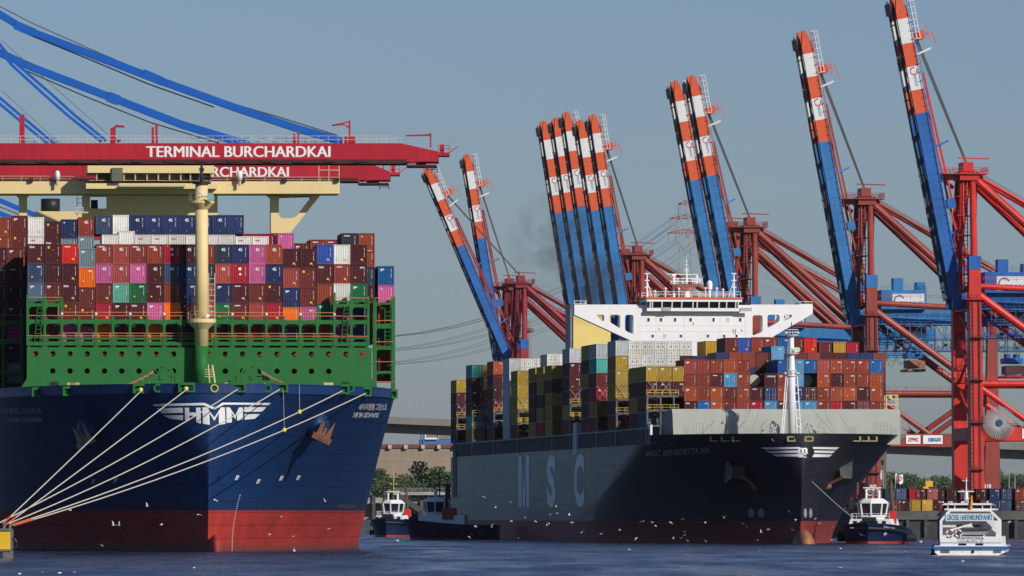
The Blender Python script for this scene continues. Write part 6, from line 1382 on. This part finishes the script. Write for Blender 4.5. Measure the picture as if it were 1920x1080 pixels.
# left bank
land('river_bank', [(P(560, 0, 2420).x, 2420), (P(1000, 0, 2420).x, 2420), (300, 4880), (-850, 4880), (P(300, 0, 2420).x, 2430)], 4.0, mat('bank_grass', (.06, .07, .035), rough=.95, var=.3, scale=.1), M_dk)
f = Frame(0, 2720, 0); g4 = lambda px, py: f.pl(px, py, 0)
M_tan = mat('tan_sheet_wall', srgb(150, 134, 118), rough=.85, var=.08, scale=.2, streak=.15, rust=(.2, .15, .12)); wb = thing('warehouse', 'wide tan clad warehouse with a brown roof edge behind the trees', 'warehouse', f.M)
b = MB(); x0, x1 = g4(655, 0)[0], g4(905, 0)[0]; b.box(x0, x1, 0, 60, 3, g4(0, 840)[1]); b.build('wall', M_tan, wb)
zt_ = g4(0, 833)[1]; zb_ = g4(0, 840)[1]
b = MB(); b.box(x0-.5, x1+.5, -.5, 60, zb_+.01, zt_); b.build('roof_edge', mat('roof_brown', srgb(112, 72, 62)), wb)
for px in (700, 731, 761, 793, 823, 853): x, z = g4(px, 837); MB().box(x-.6, x+.6, -1.3, -.52, z-.8, z+.5).build('roof_vent', mat('vent_cream', (.5, .47, .4)), wb)
nrow = 11
for i in range(int((x1-x0)/6)): MB().box(x0+i*6+5.85, x0+i*6+6.0, -.06, 0, 3, zb_).build('wall_joint', M_tan, wb)
for i in range(nrow): MB().box(x0, x1, -.05, -.001, 3+(zb_-3)*i/nrow, 3.12+(zb_-3)*i/nrow).build('wall_joint', M_tan, wb)
f = Frame(0, 3300, 0); x0, z1 = f.pl(786, 805, 0); x1, z0 = f.pl(846, 834, 0); o = thing('distant_ship_superstructure', 'pale blue and white superstructure of a distant ship under the viaduct', 'ship', f.M)
hb_ = mat('distant_blue', srgb(70, 110, 160)); b = MB(); b.box(x0, x1+14, 0, 16, z0-8, z0+2.2); b.build('lower_block', hb_, o); b = MB(); xm1, xm2 = f.pl(797, 0, 0)[0], f.pl(820, 0, 0)[0]; b.box(xm1, xm2, -1, 12, z0+2.2, z1-.6); b.build('house', tw, o)
b = MB(); b.box(f.pl(824, 0, 0)[0], x1+14, 0, 12, z0+2.3, z1); b.build('side_block', M_via, o); b = MB()
for px in (788, 793): b.box(f.pl(px, 0, 0)[0], f.pl(px+3, 0, 0)[0], -2, 0, z0, z1-.3)
b.build('blue_column', hb_, o)
for i in range(6): xx = xm1+.6+i*.8; MB().box(xx, xx+.5, -1.08, -1.01, z1-3.4, z1-2.2).build('window', M_glass, o)
# low structures on the left bank
f = Frame(0, 2440, 0); g5 = lambda px, py: f.pl(px, py, 0); tr = thing('elevated_road_ramp', 'pale concrete ramp on short columns above the dark quay, behind the two tugs', 'ramp', f.M); M_pale = mat('pale_concrete', (.36, .33, .28), rough=.9, var=.12, scale=.4)
b = MB(); b.box(g5(738, 0)[0], g5(905, 0)[0], 6, 14, g5(0, 928)[1], g5(0, 922)[1]); b.box(g5(660, 0)[0], g5(905, 0)[0], 9, 20, g5(0, 943)[1], g5(0, 933)[1]); b.build('deck', M_pale, tr)
for px in (700, 730, 760, 790, 807, 840): MB().box(g5(px, 0)[0]-.5, g5(px, 0)[0]+.5, 8.2, 9, 4, g5(0, 929)[1]).build('column', M_dk, tr)
b = MB(); b.rail([(g5(738, 0)[0], 6.2, g5(0, 922)[1]), (g5(905, 0)[0], 6.2, g5(0, 922)[1])], 1.1, 2.5, .08); b.build('railing', M_steel, tr)
b = MB(); b.box(g5(660, 0)[0], g5(905, 0)[0], 15, 18, 4, g5(0, 945)[1]); b.build('tan_wall', M_tan, tr)
cv = thing('sloping_gangway', 'dark covered gangway sloping down to the water behind the tugs', 'gangway', f.M); b = MB(); p0, p1 = g5(745, 928), g5(805, 968)
b.beam((p0[0], 3, p0[1]), (p1[0], 3, p1[1]), 2.5, 1.6); b.beam((p1[0], 3, p1[1]), (g5(850, 0)[0], 3, p1[1]-.3), 2.5, 1.4); b.build('tunnel', mat('gangway_dark', (.07, .065, .065)), cv)
b = MB()
for i in range(6): t = i/5; xx = p0[0]+(p1[0]-p0[0])*t; b.beam((xx, 2.8, p0[1]+(p1[1]-p0[1])*t), (xx, 2.8, 0), .25)
b.build('support', M_dk, cv)
pn = thing('pontoon', 'low dark pontoon with posts at the far waterline between the ships', 'pontoon', f.M); b = MB(); b.box(g5(650, 0)[0], g5(905, 0)[0], -14, -2, -.5, 1.9); b.build('float', M_dk, pn)
b = MB(); b.rail([(g5(690, 0)[0], -13.8, 1.9), (g5(850, 0)[0], -13.8, 1.9)], 1.6, 3, .1); b.build('railing', M_steel, pn)

# trees
def leaf_mat(nm, c):
    m = mat(nm, c, rough=.8, var=.45, scale=.35, rnd=.12); return m
M_leaf = [leaf_mat('leaf_dark', (.062, .095, .045)), leaf_mat('leaf_mid', (.085, .125, .05)), leaf_mat('leaf_yellowish', (.115, .14, .05))]; M_bark = mat('bark', (.07, .05, .04), rough=.9)
def tree_mesh(seed, h, w):
    rng = random.Random(seed); t = MB(); t.tube((0, 0, 0), (0, 0, h*.45), .4, .25, 8); lobes = []
    for i in range(11):
        a_ = rng.uniform(0, 6.28); r_ = rng.uniform(.15, .42)*w; z = h*rng.uniform(.32, .88)*(1-.25*(r_/w)); c = Vector((r_*math.cos(a_), r_*math.sin(a_), z)); lobes.append((c, rng.uniform(.16, .30)*w))
        t.tube((0, 0, h*rng.uniform(.2, .45)), c, .16, .05, 5)
    lobes.append((Vector((0, 0, h*.82)), .22*w)); vs, fs = [], []
    for c, r_ in lobes:
        for j in range(300):
            d = Vector((rng.gauss(0, 1), rng.gauss(0, 1), rng.gauss(0, .85))); d.normalize(); p = c+d*r_*(rng.random()**.35)*rng.uniform(.75, 1.12)
            a_ = Vector((rng.uniform(-1, 1), rng.uniform(-1, 1), rng.uniform(-1, 1))).normalized(); bb = a_.cross(Vector((rng.uniform(-1, 1), rng.uniform(-1, 1), .3))).normalized(); s_ = rng.uniform(.22, .48); k = len(vs)
            vs += [p-a_*s_, p+bb*s_*.7, p+a_*s_, p-bb*s_*.7]; fs.append((k, k+1, k+2, k+3))
    l = MB(); l.add(vs, fs); return t.mesh('trunk', M_bark), l.mesh('crown', None)
TM = [tree_mesh(s_, h, w) for s_, h, w in ((1, 17, 13), (2, 19, 12), (3, 14, 14), (4, 22, 9))]
def tree(px, py_top, Z, kd, mi, label, group, base=4.0):
    p = P(px, py_top, Z); me = TM[kd]; hh = (17, 19, 14, 22)[kd]; s_ = (p.z-base)/hh
    o = thing('tree', label, 'tree', Matrix.Translation((p.x, Z, base)) @ Matrix.Rotation(px, 4, 'Z') @ Matrix.Diagonal((s_*random.uniform(.95, 1.25), s_*random.uniform(.95, 1.25), s_, 1)), group)
    link('trunk', me[0], o); link_mat('crown', me[1], M_leaf[mi], o)
gl = ['leftmost tree, slim, beside the blue hull', 'low tree left of the yellow tug mast', 'shrubby tree behind the yellow tug mast', 'low bushy tree below the tan wall', 'tallest tree in the gap, before the tan wall', 'broad yellowish tree beside the tug\'s black mast', 'shaded tree in front of the grey-shaded tan wall', 'tree touching the grey ship\'s stern']
for (px, py, kd, mi), lb in zip(((707, 868, 3, 0), (722, 890, 0, 0), (738, 898, 2, 0), (757, 888, 2, 1), (785, 858, 1, 1), (800, 886, 0, 2), (822, 868, 1, 0), (843, 880, 0, 0)), gl): tree(px, py, 2520+(px % 3)*12, kd, mi, lb, 'trees between the two ships')
rt = [(1640, 900, 0), (1660, 888, 1), (1676, 882, 0), (1695, 881, 1), (1712, 884, 1), (1729, 897, 0), (1748, 892, 2), (1770, 890, 0), (1830, 884, 1), (1852, 880, 0), (1868, 892, 2), (1884, 897, 1), (1901, 886, 0), (1918, 883, 1), (1936, 886, 0)]
for i, (px, py, kd) in enumerate(rt): tree(px, py, 2700+(i % 4)*20, kd, i % 2, f"{_n[i]} tree from left in the belt behind the far quay", 'trees behind the far quay', base=5)
kd = MB(); rng = random.Random(11)
for i in range(9000):
    px = rng.uniform(1600, 1960); z = 5+rng.random()**1.3*9; p = P(px, 900, 2660+rng.uniform(0, 40)); p.z = z; a_ = Vector((rng.uniform(-1, 1), rng.uniform(-1, 1), rng.uniform(-1, 1))).normalized(); bb = a_.cross(Vector((.3, rng.uniform(-1, 1), 1))).normalized(); s_ = .5
    kd.add([p-a_*s_, p+bb*s_, p+a_*s_, p-bb*s_], [(0, 1, 2, 3)])
kind(kd.build('undergrowth', M_leaf[0]), 'stuff')
# house among the trees, brick tower by the black bow
f = Frame(0, 2800, 0); x0, z0 = f.pl(1862, 905, 0); x1, z1 = f.pl(1884, 884, 0); o = thing('house', 'white gabled house with a grey roof among the right-hand trees', 'house', f.M)
zt_ = z1-1.6; b = MB(); b.box(x0, x1, 0, 10, 5, zt_-.8); b.build('wall', tw, o); b = MB(); b.add([(x0-.4, -.5, zt_-.8), (x1+.4, -.5, zt_-.8), (x1+.4, 10.5, zt_-.8), (x0-.4, 10.5, zt_-.8), (x0+1.5, 5, z1+1.0), (x1-1.2, 5, z1+1.0)], [(0, 1, 5, 4), (1, 2, 5), (2, 3, 4, 5), (3, 0, 4)]); b.build('roof', mat('slate_roof', (.10, .095, .09)), o)
f = Frame(0, 2500, 0); x0, z1 = f.pl(1630, 868, 0); x1, _ = f.pl(1662, 868, 0); o = thing('brick_building', 'grey-brown brick block rising behind the black bow', 'building', f.M); MB().box(x0, x1, 0, 14, 5, z1+9).build('wall', mat('brown_brick', srgb(105, 92, 84), var=.15, scale=.8), o)
for i in range(4):
    for j in range(2): MB().box(x1-1.6-j*2, x1-.9-j*2, -.05, -.005, 9+i*4, 10.6+i*4).build('window', M_glass, o)
# chimney
f = Frame(0, 3100, 0); x, z1 = f.pl(991, 599, 0); o = thing('chimney', 'round grey industrial chimney with a red railed gallery beside the far crane', 'chimney', f.M @ Matrix.Translation((x, 0, 4))); b = MB(); b.lathe([(1.35, 0), (1.15, z1-4)], 20); b.build('shaft', M_via, o, smooth=True)
b = MB(); zr_ = f.pl(0, 622, 0)[1]-4; b.lathe([(1.9, 0), (1.9, .3)], 16, (0, 0, zr_)); b.rail([(1.9*math.cos(R(a_)), 1.9*math.sin(R(a_)), zr_) for a_ in range(0, 361, 45)], 1.2, 1, .1); b.build('gallery', crane_mats('far')[0], o)
# transmission pylon and lines
Zp = 4600; f = Frame(0, Zp, 0); x0, zt_ = f.pl(1284, 372, 0); py_ = thing('transmission_pylon', 'distant red and white power pylon whose cross-arms show left of the paired booms', 'pylon', f.M @ Matrix.Translation((x0, 0, 5))); M_pr = mat('pylon_red', (.42, .06, .04)); M_pg = mat('pylon_grey', (.3, .3, .3))
hh = zt_-5; b = MB()
for i in range(14):
    z0_, z1_ = hh*i/14, hh*(i+1)/14; w0, w1 = 16*(1-i/14)**1.3+1.6, 16*(1-(i+1)/14)**1.3+1.6
    for sx in (-1, 1):
        for sy in (-1, 1): b.beam((sx*w0, sy*w0, z0_), (sx*w1, sy*w1, z1_), .5); b.beam((sx*w0, sy*w0, z0_), (-sx*w1, sy*w1, z1_), .3)
b.build('lattice', M_pg, py_); armz = []
for py, wl_px in ((383, 12), (410, 28), (437, 32)):
    z = f.pl(0, py, 0)[1]-5; wa = wl_px*Zp/FP; armz.append((z, wa)); b = MB()
    for sx in (-1, 1): b.beam((0, 0, z+2.2), (sx*wa, 0, z), .5); b.beam((0, 0, z), (sx*wa, 0, z), .5); [b.beam((sx*wa*t, 0, z), (sx*wa*(t+.12), 0, z+2.2*(1-t)), .3) for t in (.1, .3, .5, .7)]; [b.beam((sx*wa*t, 0, z), (sx*wa*t, 0, z-5), .3) for t in (.55, .98)]
    b.build('cross_arm', M_pr, py_)
b = MB(); 
for z, wa in armz:
    for t in (-1, -.5, .5, 1):
        for dx, dzz, dy in ((-230, -62, 300), (330, -85, -300)):
            a_ = Vector((wa*t, 0, z-5)); c_ = Vector((wa*t*.9+dx, dy, z-5+dzz)); n = 12; pts = [a_.lerp(c_, i/n)-Vector((0, 0, 26*4*(i/n)*(1-i/n))) for i in range(n+1)]; b.path(pts, .10, 3)
b.build('power_line', mat('line_grey', (.22, .24, .26)), py_)

# ============================================================ seagulls
def gull_mesh(pose):
    b = MB(); b.ball((0, 0, 0), .10, .24, .10, 8, 6); b.ball((0, -.24, .04), .06, .09, .06, 6, 5); b.tube((0, -.30, .03), (0, -.40, .02), .02, .003, 5); b.add([(-.07, .22, 0), (.07, .22, 0), (.1, .42, .02), (-.1, .42, .02)], [(0, 1, 2, 3)])
    d1, d2, sw = [(.22, .02, .1), (.34, .30, .05), (-.05, -.28, .12), (.12, -.12, .2), (.45, .62, 0)][pose]
    w = MB()
    for s_ in (-1, 1):
        for zo in (0, .02):
            w.add([(s_*.06, -.10, .04+zo), (s_*.38, -.14, d1+zo), (s_*.78, .02+sw, d2+zo), (s_*.40, .08, d1+zo), (s_*.06, .12, .04+zo)], [(0, 1, 2, 3, 4) if (s_ > 0) == (zo > 0) else (4, 3, 2, 1, 0)])
    return b.mesh('body', mat('gull_white', (.8, .8, .8))), w.mesh('wings', mat('gull_wing', (.68, .70, .72)))
GM = [gull_mesh(i) for i in range(5)]
GZ = []
def zl(lst, ox, oy, sc, Z): GZ.extend([(ox+a_/sc, oy+c_/sc, Z) for a_, c_ in lst])
zl([(298,590),(400,682),(533,642),(912,675),(920,730),(862,745),(1022,745),(650,770),(738,800),(535,800),(848,815),(835,832),(1045,812),(1210,775),(1128,895),(1290,905),(1448,873),(1645,800),(1725,810),(1750,835),(1590,940),(592,942),(175,928),(232,845),(368,848)], 840, 800, 4.5, 1380)
zl([(310,743),(605,733),(468,765),(740,775),(768,797),(872,838),(922,818),(1095,820),(1070,685),(1120,745),(1265,738),(1290,773),(1385,800),(848,893),(1380,893),(320,835),(320,860),(295,880),(340,900),(475,905),(240,883),(218,765)], 1200, 780, 3.84, 1340)
zl([(545,568),(1147,537),(885,685),(925,685),(1257,680),(1545,602),(797,845)], 0, 820, 4.155, 1060)
zl([(795,885),(790,772),(690,620),(1070,712),(1037,500),(605,757),(180,490)], 360, 820, 4.155, 1060)
zl([(940,790),(795,880),(1340,975),(375,722),(605,715),(1780,600),(1005,625),(290,657)], 1540, 860, 5.05, 1000)
GZ += [(1700, 728, 1500), (857, 552, 1700), (745, 1013, 1200)]
def gull_at(px, py):
    if py < 760: return 'high beside the crane legs' if px > 1600 else 'alone in the open sky'
    if px < 390: return "before the blue ship's shaded side"
    if px < 680: return "before the blue ship's sunlit bow"
    if px < 960: return 'near the two far tugs'
    if px < 1110: return 'before the grey side lettering'
    if px < 1320: return "before the grey ship's dark waist"
    if px < 1500: return "before the black bow's shaded side"
    if px < 1720: return 'by the towing tug'
    return 'near the tour boat'
rng = random.Random(5)
for i, (px, py, Z) in enumerate(GZ):
    Z += rng.uniform(-60, 30); p = P(px, py, Z)
    if p.z < .6: p.z = .6
    ps = rng.randrange(5); me = GM[ps]; s_ = rng.uniform(.55, .8)
    o = thing('seagull', f"white seagull {('gliding with level wings', 'with wings raised high', 'with drooping wings', 'banking with bent wings', 'with wings lifted in a steep vee')[ps]}, {gull_at(px, py)}", 'seagull', Matrix.Translation(p) @ Matrix.Rotation(rng.uniform(0, 6.28), 4, 'Z') @ Matrix.Rotation(rng.uniform(-.5, .5), 4, 'Y') @ Matrix.Scale(s_, 4), 'seagulls flying over the harbour')
    link('body', me[0], o); link('wings', me[1], o)
for px, py in ((37, 1075.5), (79, 1073.5), (364, 1064), (1180, 1030), (1576, 1028), (1423, 1033), (139, 1073), (1575, 1064), (1805, 1052), (112, 1074)):
    Z = FP*(CZ-.1)/(py-HY); p = P(px, py, Z); o = thing('seagull', 'small white seagull sitting on the water '+('below the blue bow' if px < 500 else 'near the tour boat' if px > 1700 else 'below the black bow'), 'seagull', Matrix.Translation((p.x, Z, .08)) @ Matrix.Rotation(px, 4, 'Z') @ Matrix.Scale(.6, 4), 'seagulls afloat')
    link('body', GM[0][0], o); b = MB(); b.ball((0, .08, .06), .11, .26, .07, 8, 5); b.build('wings', mat('gull_wing', 0), o)

# ============================================================ exhaust smoke from the grey ship's funnel
def smoke(name, cx, cy, cz, rx, ry, rz, dens, tilt, seed):
    b = MB(); b.ball((0, 0, 0), rx, ry, rz, 20, 14); o = b.build(name, None if False else M_black, mw=Matrix.Translation((cx, cy, cz)) @ Matrix.Rotation(tilt, 4, 'Y'))
    m = bpy.data.materials.new(name+'_volume'); m.use_nodes = True; n, l = m.node_tree.nodes, m.node_tree.links; n.remove(n['Principled BSDF']); out = n['Material Output']
    pv = n.new('ShaderNodeVolumePrincipled'); pv.inputs['Color'].default_value = (.16, .15, .14, 1); tc = n.new('ShaderNodeTexCoord'); nz = n.new('ShaderNodeTexNoise'); nz.inputs['Scale'].default_value = .22; nz.inputs['Detail'].default_value = 4; nz.inputs['Roughness'].default_value = .6
    l.new(tc.outputs['Object'], nz.inputs[0]); mp = n.new('ShaderNodeMapping'); mp.inputs['Scale'].default_value = (1/rx, 1/ry, 1/rz); l.new(tc.outputs['Object'], mp.inputs[0])
    ln = n.new('ShaderNodeVectorMath'); ln.operation = 'LENGTH'; l.new(mp.outputs[0], ln.inputs[0]); mr = n.new('ShaderNodeMapRange'); mr.inputs[1].default_value = 1.0; mr.inputs[2].default_value = .1; mr.inputs[3].default_value = 0; mr.inputs[4].default_value = 1; l.new(ln.outputs['Value'], mr.inputs[0])
    m2 = n.new('ShaderNodeMapRange'); m2.inputs[1].default_value = .42; m2.inputs[2].default_value = .72; l.new(nz.outputs['Fac'], m2.inputs[0]); mu = n.new('ShaderNodeMath'); mu.operation = 'MULTIPLY'; l.new(mr.outputs[0], mu.inputs[0]); l.new(m2.outputs[0], mu.inputs[1])
    mv = n.new('ShaderNodeMath'); mv.operation = 'MULTIPLY'; l.new(mu.outputs[0], mv.inputs[0]); mv.inputs[1].default_value = dens; l.new(mv.outputs[0], pv.inputs['Density']); l.new(pv.outputs[0], out.inputs['Volume']); o.data.materials.clear(); o.data.materials.append(m)
    return kind(o, 'stuff')
c = P(1112, 530, 1780); smoke('exhaust_smoke', c.x, c.y, c.z, 8, 5, 9, .6, -.5, 1)
c = P(1045, 455, 1775); smoke('exhaust_smoke', c.x, c.y, c.z, 13, 6, 13, .22, -.6, 2)

# ============================================================ haze
hz_ = MB().box(-1000, 1500, -120, 5000, -5, 215).build('haze', None)
hm = bpy.data.materials.new('haze_air'); hm.use_nodes = True; nn_ = hm.node_tree.nodes; nn_.remove(nn_['Principled BSDF'])
pv = nn_.new('ShaderNodeVolumePrincipled'); pv.inputs['Color'].default_value = (.86, .92, 1.0, 1); pv.inputs['Density'].default_value = .000006; pv.inputs['Anisotropy'].default_value = 0
hm.node_tree.links.new(pv.outputs[0], nn_['Material Output'].inputs['Volume']); hz_.data.materials.clear(); hz_.data.materials.append(hm); kind(hz_, 'stuff')
